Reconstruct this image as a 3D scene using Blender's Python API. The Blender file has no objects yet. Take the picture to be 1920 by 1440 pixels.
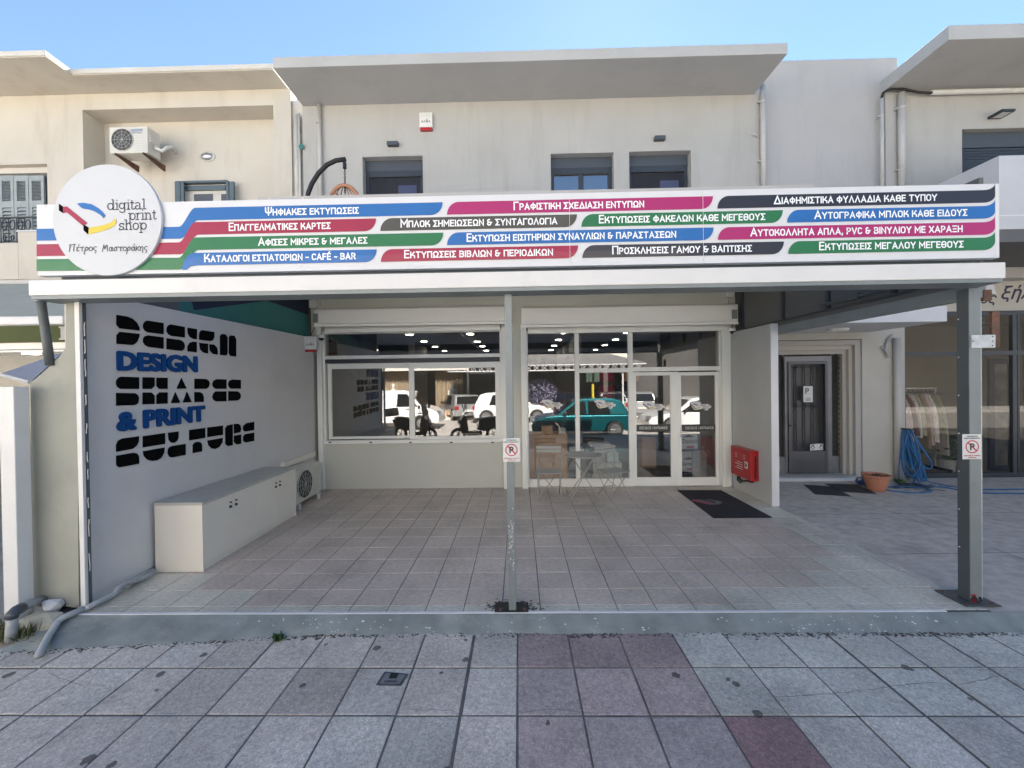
import bpy, math, random
from mathutils import Vector, Matrix
R = math.radians
random.seed(7)
SC = bpy.context.scene
COL = SC.collection

# ---------------------------------------------------------------- camera
FPX, H = 750.0, 1.95
YAW, PITCH, ROLL = 1.0, -0.46, -0.79
ROT = (Matrix.Rotation(R(YAW), 3, 'Z') @ Matrix.Rotation(R(90 + PITCH), 3, 'X') @ Matrix.Rotation(R(ROLL), 3, 'Z'))
cam_d = bpy.data.cameras.new('camera')
cam = bpy.data.objects.new('camera', cam_d); COL.objects.link(cam)
cam_d.sensor_width = 36; cam_d.lens = FPX / 1920 * 36
cam_d.clip_start = 0.05; cam_d.clip_end = 2000
cam.matrix_world = Matrix.Translation((0, 0, H)) @ ROT.to_4x4()
SC.camera = cam

# ---------------------------------------------------------------- sky, sun, exposure
SUN_EL, SUN_AZ = 44.0, 13.0          # azimuth east of +Y
w = bpy.data.worlds.new('World'); SC.world = w; w.use_nodes = True
nt = w.node_tree; nt.nodes.clear()
sky = nt.nodes.new('ShaderNodeTexSky'); sky.sky_type = 'NISHITA'; sky.sun_disc = False
sky.sun_elevation = R(SUN_EL); sky.sun_rotation = R(SUN_AZ)
sky.air_density = 1.0; sky.dust_density = 0.03; sky.ozone_density = 2.5; sky.altitude = 50
bg = nt.nodes.new('ShaderNodeBackground'); bg.inputs['Strength'].default_value = 0.05
wo = nt.nodes.new('ShaderNodeOutputWorld')
nt.links.new(sky.outputs[0], bg.inputs[0]); nt.links.new(bg.outputs[0], wo.inputs[0])
sl = bpy.data.lights.new('sun', 'SUN'); sl.energy = 5.0; sl.angle = R(0.5); sl.color = (1, .93, .83)
sun = bpy.data.objects.new('sun', sl); COL.objects.link(sun)
sd = Vector((math.sin(R(SUN_AZ)) * math.cos(R(SUN_EL)), math.cos(R(SUN_AZ)) * math.cos(R(SUN_EL)), math.sin(R(SUN_EL))))
sun.rotation_euler = sd.to_track_quat('Z', 'Y').to_euler()
SC.view_settings.view_transform = 'Standard'; SC.view_settings.look = 'None'
SC.view_settings.exposure = 2.42; SC.view_settings.gamma = 1
SC.cycles.max_bounces = 8; SC.cycles.diffuse_bounces = 4; SC.cycles.glossy_bounces = 4
SC.cycles.transparent_max_bounces = 16; SC.cycles.caustics_reflective = False

# ---------------------------------------------------------------- photo rays -> world
CAMP = Vector((0, 0, H))
def ray(px, py): return ROT @ Vector(((px - 960) / FPX, -(py - 720) / FPX, -1))
def P(px, py, Y):
    d = ray(px, py); return CAMP + d * (Y / d.y)
def G(px, py, z=0.0):
    d = ray(px, py); return CAMP + d * ((z - H) / d.z)
def PX(px, py, X):
    d = ray(px, py); return CAMP + d * (X / d.x)
YM = 7.33
def M(px, py, D):
    p = P(px, py, D); return Vector((p.x, 2 * YM - D, p.z))
def PL(px, py, a, n):
    d = ray(px, py); return CAMP + d * ((a - CAMP).dot(n) / d.dot(n))

# ---------------------------------------------------------------- mesh helpers
ORG = {}
class MB:
    def __init__(s): s.v = []; s.f = []; s.c = []; s.col = None
    def add(s, vs, fs):
        b = len(s.v); s.v += [tuple(p) for p in vs]
        for f in fs: s.f.append([b + i for i in f]); s.c.append(s.col)
        return s
    def box(s, x0, x1, y0, y1, z0, z1):
        if x0 > x1: x0, x1 = x1, x0
        if y0 > y1: y0, y1 = y1, y0
        if z0 > z1: z0, z1 = z1, z0
        return s.add([(x0,y0,z0),(x1,y0,z0),(x1,y1,z0),(x0,y1,z0),(x0,y0,z1),(x1,y0,z1),(x1,y1,z1),(x0,y1,z1)],
              [(0,3,2,1),(4,5,6,7),(0,1,5,4),(1,2,6,5),(2,3,7,6),(3,0,4,7)])
    def prism(s, pts, vec):
        n = len(pts); vec = Vector(vec); pts = [Vector(p) for p in pts]
        nrm = Vector((0,0,0))
        for i in range(n): nrm += pts[i].cross(pts[(i+1) % n])
        if nrm.dot(vec) > 0: pts = pts[::-1]
        return s.add(pts + [p + vec for p in pts], [tuple(range(n)), tuple(range(2*n-1, n-1, -1))] +
              [((i+1) % n, i, i+n, (i+1) % n + n) for i in range(n)])
    def poly(s, pts): return s.add(pts, [tuple(range(len(pts)))])
    def tube(s, pts, r, seg=8, closed=False):
        pts = [Vector(p) for p in pts]; n = len(pts); rs = r if isinstance(r, (list, tuple)) else [r] * n
        vs = []; prev = None
        for i, p in enumerate(pts):
            if closed: t = pts[(i+1) % n] - pts[i-1]
            else: t = pts[min(i+1, n-1)] - pts[max(i-1, 0)]
            t.normalize()
            if prev is None:
                a = Vector((0,0,1)) if abs(t.z) < .9 else Vector((1,0,0)); u = t.cross(a).normalized()
            else:
                u = prev - t * prev.dot(t)
                if u.length < 1e-6: u = t.cross(Vector((0,0,1)))
                u.normalize()
            prev = u; q = t.cross(u)
            for k in range(seg):
                an = 2*math.pi*k/seg; vs.append(p + (u*math.cos(an) + q*math.sin(an)) * rs[i])
        fs = []
        for i in range(n if closed else n-1):
            j = (i+1) % n
            for k in range(seg): fs.append((i*seg+k, i*seg+(k+1) % seg, j*seg+(k+1) % seg, j*seg+k))
        if not closed: fs += [tuple(range(seg))[::-1], tuple((n-1)*seg+k for k in range(seg))]
        return s.add(vs, fs)
    def lathe(s, c, prof, axis='Z', seg=24):
        c = Vector(c); vs = []
        for (r, h) in prof:
            for k in range(seg):
                a = 2*math.pi*k/seg; x, y = r*math.cos(a), r*math.sin(a)
                o = {'Z': (x, y, h), 'Y': (x, h, y), 'X': (h, x, y)}[axis]; vs.append(c + Vector(o))
        fs = []
        for i in range(len(prof)-1):
            for k in range(seg): fs.append((i*seg+k, i*seg+(k+1) % seg, (i+1)*seg+(k+1) % seg, (i+1)*seg+k))
        fs += [tuple(range(seg))[::-1], tuple((len(prof)-1)*seg+k for k in range(seg))]
        return s.add(vs, fs)
    def build(s, name, mt, parent=None, bevel=0, smooth=False, origin=None):
        if parent is not None: o0 = ORG[parent.name]
        elif origin is not None: o0 = Vector(origin)
        else:
            xs = [p[0] for p in s.v]; ys = [p[1] for p in s.v]; zs = [p[2] for p in s.v]
            o0 = Vector(((min(xs)+max(xs))/2, (min(ys)+max(ys))/2, min(zs)))
        me = bpy.data.meshes.new(name)
        me.from_pydata([(p[0]-o0.x, p[1]-o0.y, p[2]-o0.z) for p in s.v], [], s.f)
        me.materials.append(mt)
        if any(c is not None for c in s.c):
            ca = me.color_attributes.new('tone', 'FLOAT_COLOR', 'CORNER')
            li = 0
            for f, c in zip(s.f, s.c):
                for _ in f: ca.data[li].color = (*(c or (1,1,1)), 1); li += 1
        if smooth: me.polygons.foreach_set('use_smooth', [True]*len(me.polygons))
        o = bpy.data.objects.new(name, me); COL.objects.link(o)
        ORG[o.name] = o0
        if parent is not None: o.parent = parent
        else: o.location = o0
        if bevel:
            m = o.modifiers.new('bevel', 'BEVEL'); m.width = bevel; m.segments = 2; m.limit_method = 'ANGLE'; m.angle_limit = R(40)
            m.harden_normals = False
        return o
def thing(name, label, cat, loc, group=None):
    o = bpy.data.objects.new(name, None); COL.objects.link(o); o.location = loc; ORG[o.name] = Vector(loc)
    o.empty_display_size = .1
    return tag(o, label, cat, group)
def tag(o, label, cat, group=None):
    o['label'] = label; o['category'] = cat
    if group: o['group'] = group
    return o
def struct(o, kind='structure', label=None, cat=None):
    o['kind'] = kind
    if label: o['label'] = label; o['category'] = cat
    return o
def copy_tree(o, loc, rotz=None):
    c = o.copy(); COL.objects.link(c); c.location = loc; ORG[c.name] = Vector(loc)
    if rotz is not None: c.rotation_euler = (0, 0, rotz)
    def rec(a, b):
        for ch in list(a.children):
            d = ch.copy(); COL.objects.link(d); d.parent = b; rec(ch, d)
    rec(o, c); return c

# ---------------------------------------------------------------- materials
MATS = {}
def mat(name, col, rough=.7, metal=0, var=.06, scale=3.0, bump=.0, bscale=60, emit=None, stretch=(1,1,1), dirt=None, dscale=1.2, spec=.5, coat=0, damt=.5, streak=None):
    if name in MATS: return MATS[name]
    m = bpy.data.materials.new(name); m.use_nodes = True; t = m.node_tree; N = t.nodes; L = t.links
    b = N['Principled BSDF']; b.inputs['Roughness'].default_value = rough; b.inputs['Metallic'].default_value = metal
    b.inputs['Specular IOR Level'].default_value = spec
    if coat: b.inputs['Coat Weight'].default_value = coat
    geo = N.new('ShaderNodeNewGeometry'); mp = N.new('ShaderNodeMapping'); mp.inputs['Scale'].default_value = stretch
    L.new(geo.outputs['Position'], mp.inputs[0])
    nz = N.new('ShaderNodeTexNoise'); nz.inputs['Scale'].default_value = scale; nz.inputs['Detail'].default_value = 5
    L.new(mp.outputs[0], nz.inputs['Vector'])
    mr = N.new('ShaderNodeMapRange'); mr.inputs[1].default_value = .3; mr.inputs[2].default_value = .7
    mr.inputs[3].default_value = 1 - var; mr.inputs[4].default_value = 1 + var
    L.new(nz.outputs['Fac'], mr.inputs[0])
    vm = N.new('ShaderNodeVectorMath'); vm.operation = 'SCALE'; vm.inputs[0].default_value = col
    L.new(mr.outputs[0], vm.inputs['Scale'])
    out = vm.outputs[0]
    if dirt:
        n2 = N.new('ShaderNodeTexNoise'); n2.inputs['Scale'].default_value = dscale; n2.inputs['Detail'].default_value = 9; n2.inputs['Roughness'].default_value = .65
        if streak:
            m2 = N.new('ShaderNodeMapping'); m2.inputs['Scale'].default_value = streak; L.new(geo.outputs['Position'], m2.inputs[0]); L.new(m2.outputs[0], n2.inputs['Vector'])
        else: L.new(mp.outputs[0], n2.inputs['Vector'])
        r2 = N.new('ShaderNodeMapRange'); r2.inputs[1].default_value = .52; r2.inputs[2].default_value = .75; r2.inputs[4].default_value = damt
        L.new(n2.outputs['Fac'], r2.inputs[0])
        mx = N.new('ShaderNodeMix'); mx.data_type = 'RGBA'; mx.inputs[7].default_value = (*dirt, 1)
        L.new(r2.outputs[0], mx.inputs[0]); L.new(out, mx.inputs[6]); out = mx.outputs[2]
    L.new(out, b.inputs['Base Color'])
    if bump:
        n3 = N.new('ShaderNodeTexNoise'); n3.inputs['Scale'].default_value = bscale; n3.inputs['Detail'].default_value = 4
        L.new(geo.outputs['Position'], n3.inputs['Vector'])
        bp = N.new('ShaderNodeBump'); bp.inputs['Strength'].default_value = bump; bp.inputs['Distance'].default_value = .01
        L.new(n3.outputs['Fac'], bp.inputs['Height']); L.new(bp.outputs[0], b.inputs['Normal'])
    if emit: b.inputs['Emission Color'].default_value = (*col, 1); b.inputs['Emission Strength'].default_value = emit
    MATS[name] = m; return m
def glass_mat(name, refl=.2, tint=.8, rough=0.0):
    m = bpy.data.materials.new(name); m.use_nodes = True; t = m.node_tree; N = t.nodes; L = t.links; N.clear()
    tr = N.new('ShaderNodeBsdfTransparent'); tr.inputs[0].default_value = (tint, tint*1.01, tint, 1)
    gl = N.new('ShaderNodeBsdfGlossy'); gl.inputs['Roughness'].default_value = rough
    lw = N.new('ShaderNodeFresnel'); lw.inputs[0].default_value = 1.5
    ad = N.new('ShaderNodeMath'); ad.inputs[1].default_value = refl - .04; ad.use_clamp = True
    L.new(lw.outputs[0], ad.inputs[0])
    mx = N.new('ShaderNodeMixShader'); o = N.new('ShaderNodeOutputMaterial')
    L.new(ad.outputs[0], mx.inputs[0]); L.new(tr.outputs[0], mx.inputs[1]); L.new(gl.outputs[0], mx.inputs[2]); L.new(mx.outputs[0], o.inputs[0])
    MATS[name] = m; return m
def slab_mat(name, rough, gum, streak, sp=0.0, bumps=.25, grit=0.0):
    """stone slab / tile: the tone colour attribute of each slab times noise, speckle, stains and gum marks"""
    m = bpy.data.materials.new(name); m.use_nodes = True; t = m.node_tree; N = t.nodes; L = t.links
    b = N['Principled BSDF']; b.inputs['Roughness'].default_value = rough
    at = N.new('ShaderNodeAttribute'); at.attribute_name = 'tone'
    geo = N.new('ShaderNodeNewGeometry')
    def noise(sc, det, mp=None, ro=.5):
        n = N.new('ShaderNodeTexNoise'); n.inputs['Scale'].default_value = sc; n.inputs['Detail'].default_value = det; n.inputs['Roughness'].default_value = ro
        if mp:
            k = N.new('ShaderNodeMapping'); k.inputs['Scale'].default_value = mp; L.new(geo.outputs['Position'], k.inputs[0]); L.new(k.outputs[0], n.inputs['Vector'])
        else: L.new(geo.outputs['Position'], n.inputs['Vector'])
        return n.outputs['Fac']
    def rng(x, a, c, lo, hi):
        r = N.new('ShaderNodeMapRange'); r.inputs[1].default_value = a; r.inputs[2].default_value = c; r.inputs[3].default_value = lo; r.inputs[4].default_value = hi
        L.new(x, r.inputs[0]); return r.outputs[0]
    def mul(a, c):
        k = N.new('ShaderNodeMath'); k.operation = 'MULTIPLY'; L.new(a, k.inputs[0]); L.new(c, k.inputs[1]); return k.outputs[0]
    f = mul(rng(noise(1.6, 6), .3, .7, .84, 1.14), rng(noise(14, 8, streak, .7), .3, .7, 1 - .36, 1 + .30))
    f = mul(f, rng(noise(300 if not grit else 100, 3), .3, .75, 1 - sp - grit*.5, 1 + sp + grit))
    f = mul(f, rng(noise(.9, 10, None, .72), .52, .70, 1.0, .66))
    if gum:
        vo = N.new('ShaderNodeTexVoronoi'); vo.inputs['Scale'].default_value = 5.5
        wd = N.new('ShaderNodeVectorMath'); wd.operation = 'ADD'
        nn = N.new('ShaderNodeTexNoise'); nn.inputs['Scale'].default_value = 25; L.new(geo.outputs['Position'], nn.inputs['Vector'])
        sc_ = N.new('ShaderNodeVectorMath'); sc_.operation = 'SCALE'; sc_.inputs['Scale'].default_value = .03; L.new(nn.outputs['Color'], sc_.inputs[0])
        L.new(geo.outputs['Position'], wd.inputs[0]); L.new(sc_.outputs[0], wd.inputs[1]); L.new(wd.outputs[0], vo.inputs['Vector'])
        se = N.new('ShaderNodeSeparateColor'); L.new(vo.outputs['Color'], se.inputs[0])
        th = N.new('ShaderNodeMath'); th.operation = 'MULTIPLY'; th.inputs[1].default_value = .085
        k2 = N.new('ShaderNodeMath'); k2.operation = 'SUBTRACT'; k2.inputs[1].default_value = gum; L.new(se.outputs[0], k2.inputs[0]); L.new(k2.outputs[0], th.inputs[0])
        k3 = N.new('ShaderNodeMath'); k3.operation = 'MULTIPLY'; k3.inputs[1].default_value = 3.5; L.new(th.outputs[0], k3.inputs[0])
        lt = N.new('ShaderNodeMath'); lt.operation = 'LESS_THAN'; L.new(vo.outputs['Distance'], lt.inputs[0]); L.new(k3.outputs[0], lt.inputs[1])
        f = mul(f, rng(lt.outputs[0], 0, 1, 1, .3))
    vm = N.new('ShaderNodeVectorMath'); vm.operation = 'SCALE'; L.new(at.outputs['Color'], vm.inputs[0]); L.new(f, vm.inputs['Scale'])
    L.new(vm.outputs[0], b.inputs['Base Color'])
    bp = N.new('ShaderNodeBump'); bp.inputs['Strength'].default_value = bumps; bp.inputs['Distance'].default_value = .004
    L.new(noise(90, 6), bp.inputs['Height']); L.new(bp.outputs[0], b.inputs['Normal'])
    MATS[name] = m; return m

# ---------------------------------------------------------------- text
_tc = {}
def glyphs(s, bold=0.0, res=3, shear=0, font=None):
    k = (s, bold, res, shear)
    if k in _tc: return _tc[k]
    cu = bpy.data.curves.new('txt', 'FONT'); cu.body = s; cu.offset = bold; cu.resolution_u = res; cu.shear = shear; cu.fill_mode = 'FRONT'
    ob = bpy.data.objects.new('txt', cu); COL.objects.link(ob)
    dg = bpy.context.evaluated_depsgraph_get(); ev = ob.evaluated_get(dg); me = ev.to_mesh()
    vs = [(v.co.x, v.co.y) for v in me.vertices]; fs = [tuple(p.vertices) for p in me.polygons]
    ev.to_mesh_clear(); bpy.data.objects.remove(ob); bpy.data.curves.remove(cu)
    _tc[k] = (vs, fs); return _tc[k]
CAP = None
def capnat():
    global CAP
    if CAP is None: CAP = max(v[1] for v in glyphs('H')[0])
    return CAP
def text(mb, s, org, ux, uz, width=None, cap=None, bold=.02, small=False, align='L', depth=0, shear=0, res=3):
    """lettering; weight comes from overlaid copies, each a hair in front of the last"""
    org = Vector(org); ux = Vector(ux); uz = Vector(uz)
    if small and len(s) > 1:
        a, fa = glyphs(s[0], 0, res); b_, fb = glyphs(s[1:], 0, res)
        r = 1.3; mx = max(v[0] for v in a) * r; mn = min(v[0] for v in b_)
        parts = [([(x*r, y*r) for x, y in a], fa), ([(x - mn + mx + .07, y) for x, y in b_], fb)]
    else: parts = [glyphs(s, 0, res, shear)]
    x0 = min(v[0] for p in parts for v in p[0]) - bold; x1 = max(v[0] for p in parts for v in p[0]) + bold
    sy = cap / (capnat() + 2*bold); sx = width / (x1 - x0) if width else sy
    tw = (x1 - x0) * sx; off = {'L': 0, 'C': -tw/2, 'R': -tw}[align]
    n = ux.cross(uz)
    offs = [(0, 0)] if bold <= 0 else [(bold*math.cos(k*math.pi/4), bold*math.sin(k*math.pi/4)) for k in range(8)]
    if bold > .03: offs += [(bold*.5*math.cos(k*math.pi/2), bold*.5*math.sin(k*math.pi/2)) for k in range(4)]
    for j, (ox, oy) in enumerate(offs):
        dd = n * (j * .0003)
        for vs, fs in parts:
            pts = [org + dd + ux * ((x + ox - x0)*sx + off) + uz * ((y + oy + bold)*sy) for x, y in vs]
            if depth:
                mb.add([p + n*depth for p in pts], fs)
                cnt = {(f[i], f[(i+1) % len(f)]) for f in fs for i in range(len(f))}
                for e in cnt:
                    if (e[1], e[0]) not in cnt: mb.add([pts[e[0]], pts[e[1]], pts[e[1]] + n*depth, pts[e[0]] + n*depth], [(0,1,2,3)])
            else: mb.add(pts, fs)
UX, UZ = Vector((1,0,0)), Vector((0,0,1))
def px_rect(x0, y0, x1, y1, Y, xr=None):
    """world X0,X1,Z0,Z1 of a photo rectangle lying on plane Y (y's read at xr)"""
    ym = (y0+y1)/2; xr = (x0+x1)/2 if xr is None else xr
    return P(x0, ym, Y).x, P(x1, ym, Y).x, P(xr, y1, Y).z, P(xr, y0, Y).z
def pbox(mb, x0, y0, x1, y1, Y, depth, xr=None):
    a, b, c, d = px_rect(x0, y0, x1, y1, Y, xr); mb.box(a, b, Y, Y+depth, c, d); return a, b, c, d
def wall_open(mb, X0, X1, Y0, Y1, Z0, Z1, ops):
    xs = sorted({X0, X1, *[o[0] for o in ops], *[o[1] for o in ops]}); zs = sorted({Z0, Z1, *[o[2] for o in ops], *[o[3] for o in ops]})
    xs = [x for x in xs if X0 <= x <= X1]; zs = [z for z in zs if Z0 <= z <= Z1]
    for i in range(len(xs)-1):
        run = None
        for j in range(len(zs)-1):
            cx, cz = (xs[i]+xs[i+1])/2, (zs[j]+zs[j+1])/2
            solid = not any(o[0] < cx < o[1] and o[2] < cz < o[3] for o in ops)
            if solid:
                if run is None: run = zs[j]
            elif run is not None: mb.box(xs[i], xs[i+1], Y0, Y1, run, zs[j]); run = None
        if run is not None: mb.box(xs[i], xs[i+1], Y0, Y1, run, Z1)
def frame_ring(mb, a, b, c, d, Y, dep, w, wb=None):
    """rectangular frame, outer a..b x c..d, member width w (bottom wb)"""
    wb = w if wb is None else wb
    mb.box(a, a+w, Y, Y+dep, c, d); mb.box(b-w, b, Y, Y+dep, c, d)
    mb.box(a+w, b-w, Y, Y+dep, d-w, d); mb.box(a+w, b-w, Y, Y+dep, c, c+wb)

# ---------------------------------------------------------------- rounded capitals drawn as pen strokes (cap height 1)
def bow(cx_, cy, rx, ry_, a0, a1, n=14): return [(cx_+rx*math.cos(R(a0+(a1-a0)*i/n)), cy+ry_*math.sin(R(a0+(a1-a0)*i/n))) for i in range(n+1)]
def _r(x0, y0, x1, y1, r=.2):   # rounded rectangle outline, closed
    return bow(x1-r,y1-r,r,r,90,0,4)+bow(x1-r,y0+r,r,r,0,-90,4)+bow(x0+r,y0+r,r,r,-90,-180,4)+bow(x0+r,y1-r,r,r,180,90,4)+[(x1-r,y1)]
DIN = {'Α':(.70,[[(0,0),(.35,1),(.70,0)],[(.13,.30),(.57,.30)]]),'Γ':(.52,[[(0,0),(0,1),(.52,1)]]),'Δ':(.74,[[(0,0),(.37,1),(.74,0),(0,0)]]),
 'Β':(.58,[[(0,0),(0,1),(.33,1)]+bow(.33,.76,.22,.24,90,-90,6)+[(0,.52)],[(.33,.52)]+bow(.35,.26,.24,.26,90,-90,6)+[(0,0)]]),
 'Ε':(.50,[[(.50,1),(0,1),(0,0),(.50,0)],[(0,.52),(.44,.52)]]),'Η':(.60,[[(0,0),(0,1)],[(.60,0),(.60,1)],[(0,.5),(.60,.5)]]),'Ι':(.0,[[(0,0),(0,1)]]),
 'Θ':(.62,[_r(0,0,.62,1,.28),[(.12,.5),(.50,.5)]]),'Κ':(.60,[[(0,0),(0,1)],[(0,.46),(.22,.50),(.54,1)],[(.22,.50),(.60,.30),(.60,0)]]),'Λ':(.68,[[(0,0),(.34,1),(.68,0)]]),
 'Μ':(.78,[[(0,0),(0,1),(.39,.35),(.78,1),(.78,0)]]),'Ν':(.62,[[(0,0),(0,1),(.62,0),(.62,1)]]),'Ξ':(.56,[[(0,1),(.56,1)],[(.06,.5),(.50,.5)],[(0,0),(.56,0)]]),
 'Ο':(.62,[_r(0,0,.62,1,.28)]),'Π':(.62,[[(0,0),(0,1),(.62,1),(.62,0)]]),'Ρ':(.54,[[(0,0),(0,1),(.30,1)]+bow(.28,.72,.26,.28,90,-90,8)+[(0,.44)]]),
 'Σ':(.54,[[(.54,1),(0,1),(.34,.5),(0,0),(.54,0)]]),'Τ':(.60,[[(0,1),(.60,1)],[(.30,1),(.30,0)]]),'Υ':(.64,[[(0,1),(.32,.45),(.64,1)],[(.32,.45),(.32,0)]]),
 'Φ':(.74,[_r(0,.20,.74,.82,.28),[(.37,-.04),(.37,1.04)]]),'Χ':(.64,[[(0,0),(.64,1)],[(0,1),(.64,0)]]),'Ψ':(.74,[[(0,1),(0,.62)]+bow(.26,.58,.26,.26,180,270,5)+bow(.48,.58,.26,.26,270,360,5)+[(.74,1)],[(.37,1.04),(.37,0)]]),
 'Ω':(.74,[[(0,0),(.24,0),(.24,.14)]+bow(.37,.58,.36,.42,215,-35,14)+[(.50,.14),(.50,0),(.74,0)]]),'P':(.54,[[(0,0),(0,1),(.30,1)]+bow(.28,.72,.26,.28,90,-90,8)+[(0,.44)]]),
 'V':(.66,[[(0,1),(.33,0),(.66,1)]]),'C':(.54,[[(.54,.86)]+bow(.28,.72,.28,.28,60,180,5)+bow(.28,.28,.28,.28,180,300,5)+[(.54,.14)]]),'F':(.48,[[(0,0),(0,1),(.48,1)],[(0,.52),(.42,.52)]]),
 'É':(.50,[[(.50,1),(0,1),(0,0),(.50,0)],[(0,.52),(.44,.52)],[(.2,1.17),(.36,1.34)]]),'R':(.56,[[(0,0),(0,1),(.30,1)]+bow(.28,.73,.26,.27,90,-90,8)+[(0,.46)],[(.30,.46),(.56,0)]]),
 '&':(.66,[[(.66,.5),(.30,.5),(.18,.54)]+bow(.22,.78,.20,.22,250,60,7),[(.30,.5)]+bow(.26,.26,.26,.26,120,300,8)+[(.50,.2),(.52,.5)]]),
 '-':(.34,[[(0,.42),(.34,.42)]]),',':(.1,[[(.06,.08),(0,-.18)]]),' ':(.30,[]),'A':None,'B':None}
DIN['A'] = DIN['Α']; DIN['B'] = DIN['Β']
def strip(mb, pts, w, f):
    """mitred ribbon along 2-D points; f maps (u,v) to world"""
    pts = [Vector((p[0], p[1])) for p in pts]; pts = [p for i, p in enumerate(pts) if i == 0 or (p-pts[i-1]).length > 1e-5]
    closed = (pts[0]-pts[-1]).length < 1e-4
    if closed: pts = pts[:-1]
    n = len(pts); L_ = []; R_ = []
    for i in range(n):
        a = pts[i-1] if (i > 0 or closed) else None; b = pts[(i+1) % n] if (i < n-1 or closed) else None
        if a is None: d = (b-pts[i]).normalized(); nn = Vector((-d.y, d.x)); o = nn*w/2; e = -d*w*.5
        elif b is None: d = (pts[i]-a).normalized(); nn = Vector((-d.y, d.x)); o = nn*w/2; e = d*w*.5
        else:
            d1 = (pts[i]-a).normalized(); d2 = (b-pts[i]).normalized(); n1 = Vector((-d1.y, d1.x)); n2 = Vector((-d2.y, d2.x)); m = n1+n2
            if m.length < .2: m = n1
            m.normalize(); o = m*(w/2)/max(.42, m.dot(n1)); e = Vector((0,0))
        L_.append(pts[i]+e+o); R_.append(pts[i]+e-o)
    vs = [f(p) for p in L_]+[f(p) for p in R_]
    mb.add(vs, [(i, n+i, n+(i+1) % n, (i+1) % n) for i in range(n if closed else n-1)])
def dintext(mb, s, x0, x1, z, Y, cap, w=.17, first=1.3):
    sp = .30; tot = 0; lay = []
    for i, c in enumerate(s):
        k = first if i == 0 else 1.0; g = DIN[c]; lay.append((c, tot, k)); tot += g[0]*k + (sp if c != ' ' else .12)
    tot -= sp; sx = (x1-x0-w*cap)/tot; sc = cap*(1-w)
    for c, u0, k in lay:
        for j, st in enumerate(DIN[c][1]):
            strip(mb, [(x0+w*cap/2+(u0+u*k)*sx, z+w*cap/2+v*k*sc) for u, v in st], w*cap*(1.08 if k > 1 else 1), lambda p, j=j: (p.x, Y-j*.0004, p.y))
# ================================================================= MATERIALS
m_wall = mat('wall_plaster', (.41,.40,.38), .85, var=.05, scale=1.2, bump=.2, bscale=35, dirt=(.31,.295,.265), dscale=1.3, damt=.5, streak=(2.6,2.6,.35))
m_wall_low = mat('lower_wall_lightened', (.54,.545,.49), .8, var=.035, scale=1.2, bump=.12, bscale=35, dirt=(.50,.49,.44), dscale=1.4, damt=.45)  # greener grey; colour lightened to make up for dim light under the canopy
m_wall2 = mat('annex_plaster', (.40,.39,.385), .85, var=.05, scale=1.0, bump=.2, bscale=35, dirt=(.31,.30,.285), dscale=1.3, damt=.45, streak=(2.2,2.2,.3))
m_eave = mat('eave_paint', (.41,.405,.395), .8, var=.05, scale=1, bump=.1, bscale=30, dirt=(.31,.305,.295), dscale=1.6, damt=.5)
m_cream = mat('cream_plaster', (.53,.49,.425), .85, var=.05, scale=1.5, bump=.2, bscale=25, dirt=(.38,.33,.26), dscale=1.3, damt=.55, streak=(2.5,2.5,.4))
m_creamw = mat('cream_white_trim', (.56,.535,.49), .85, var=.05, scale=2, bump=.2, bscale=20, dirt=(.40,.35,.28), dscale=3, damt=.5)
m_white = mat('white_aluminium', (.80,.80,.76), .4, var=.02, bump=0)
m_whitep = mat('white_paint', (.64,.64,.635), .45, var=.02, bump=.05, bscale=15, dirt=(.55,.55,.54), dscale=3.2, damt=.5)
m_box = mat('shutter_box_paint', (.70,.70,.68), .5, var=.02, bump=0)
m_grayp = mat('grey_paint_metal', (.20,.225,.23), .45, metal=.2, var=.06, dirt=(.13,.14,.14), dscale=4, damt=.4)
m_graydk = mat('dark_grey_metal', (.085,.097,.10), .5, metal=.2, var=.06)
m_sidepanel = mat('dark_fascia_panel', (.11,.112,.11), .6, var=.1, scale=1.5)
m_anth = mat('anthracite_frame', (.035,.042,.052), .4, var=.03)
m_anthp = mat('anthracite_panel', (.06,.07,.085), .45, var=.03)
m_black = mat('black_rubber', (.012,.012,.013), .6, var=.1)
m_blackg = mat('black_gloss', (.012,.012,.014), .2, var=.05, coat=.5)
m_pipe = mat('pipe_beige', (.47,.46,.44), .5, var=.04, dirt=(.33,.31,.28), dscale=5, damt=.4)
m_pipeg = mat('pipe_grey', (.36,.375,.38), .5, var=.1, dirt=(.12,.13,.13), dscale=9, damt=.6)
m_cab = mat('cabinet_cream', (.74,.695,.61), .45, var=.03, scale=1.5, dirt=(.62,.57,.49), dscale=3, damt=.35)
m_cabtop = mat('cabinet_top', (.46,.45,.41), .5, var=.05, scale=2, dirt=(.25,.24,.22), dscale=4, damt=.4)
m_ac = mat('ac_casing', (.60,.585,.53), .45, var=.03, dirt=(.42,.38,.30), dscale=4, damt=.5)
m_acdk = mat('ac_fan_dark', (.05,.042,.036), .6, var=.1)
m_mural = mat('mural_wall_paint', (.58,.57,.56), .75, var=.025, scale=1.2, bump=.06, bscale=40, dirt=(.44,.435,.425), dscale=1.1, damt=.45)
m_letk = mat('letter_black', (.004,.004,.004), .95, var=.02, spec=.08)
m_letb = mat('letter_blue', (.004,.055,.21), .6, var=.02, spec=.2)
m_teal = mat('mural_teal', (.035,.16,.155), .7, var=.05); m_navy = mat('mural_navy', (.012,.018,.045), .7, var=.05)
m_plas = mat('old_plaster', (.33,.335,.29), .9, var=.08, scale=2, bump=.25, bscale=30, dirt=(.22,.22,.19), dscale=1.4, damt=.5)
m_sblue = mat('sign_blue', (.008,.12,.38), .5, var=.04, bump=.25, bscale=60, coat=.2)
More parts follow.
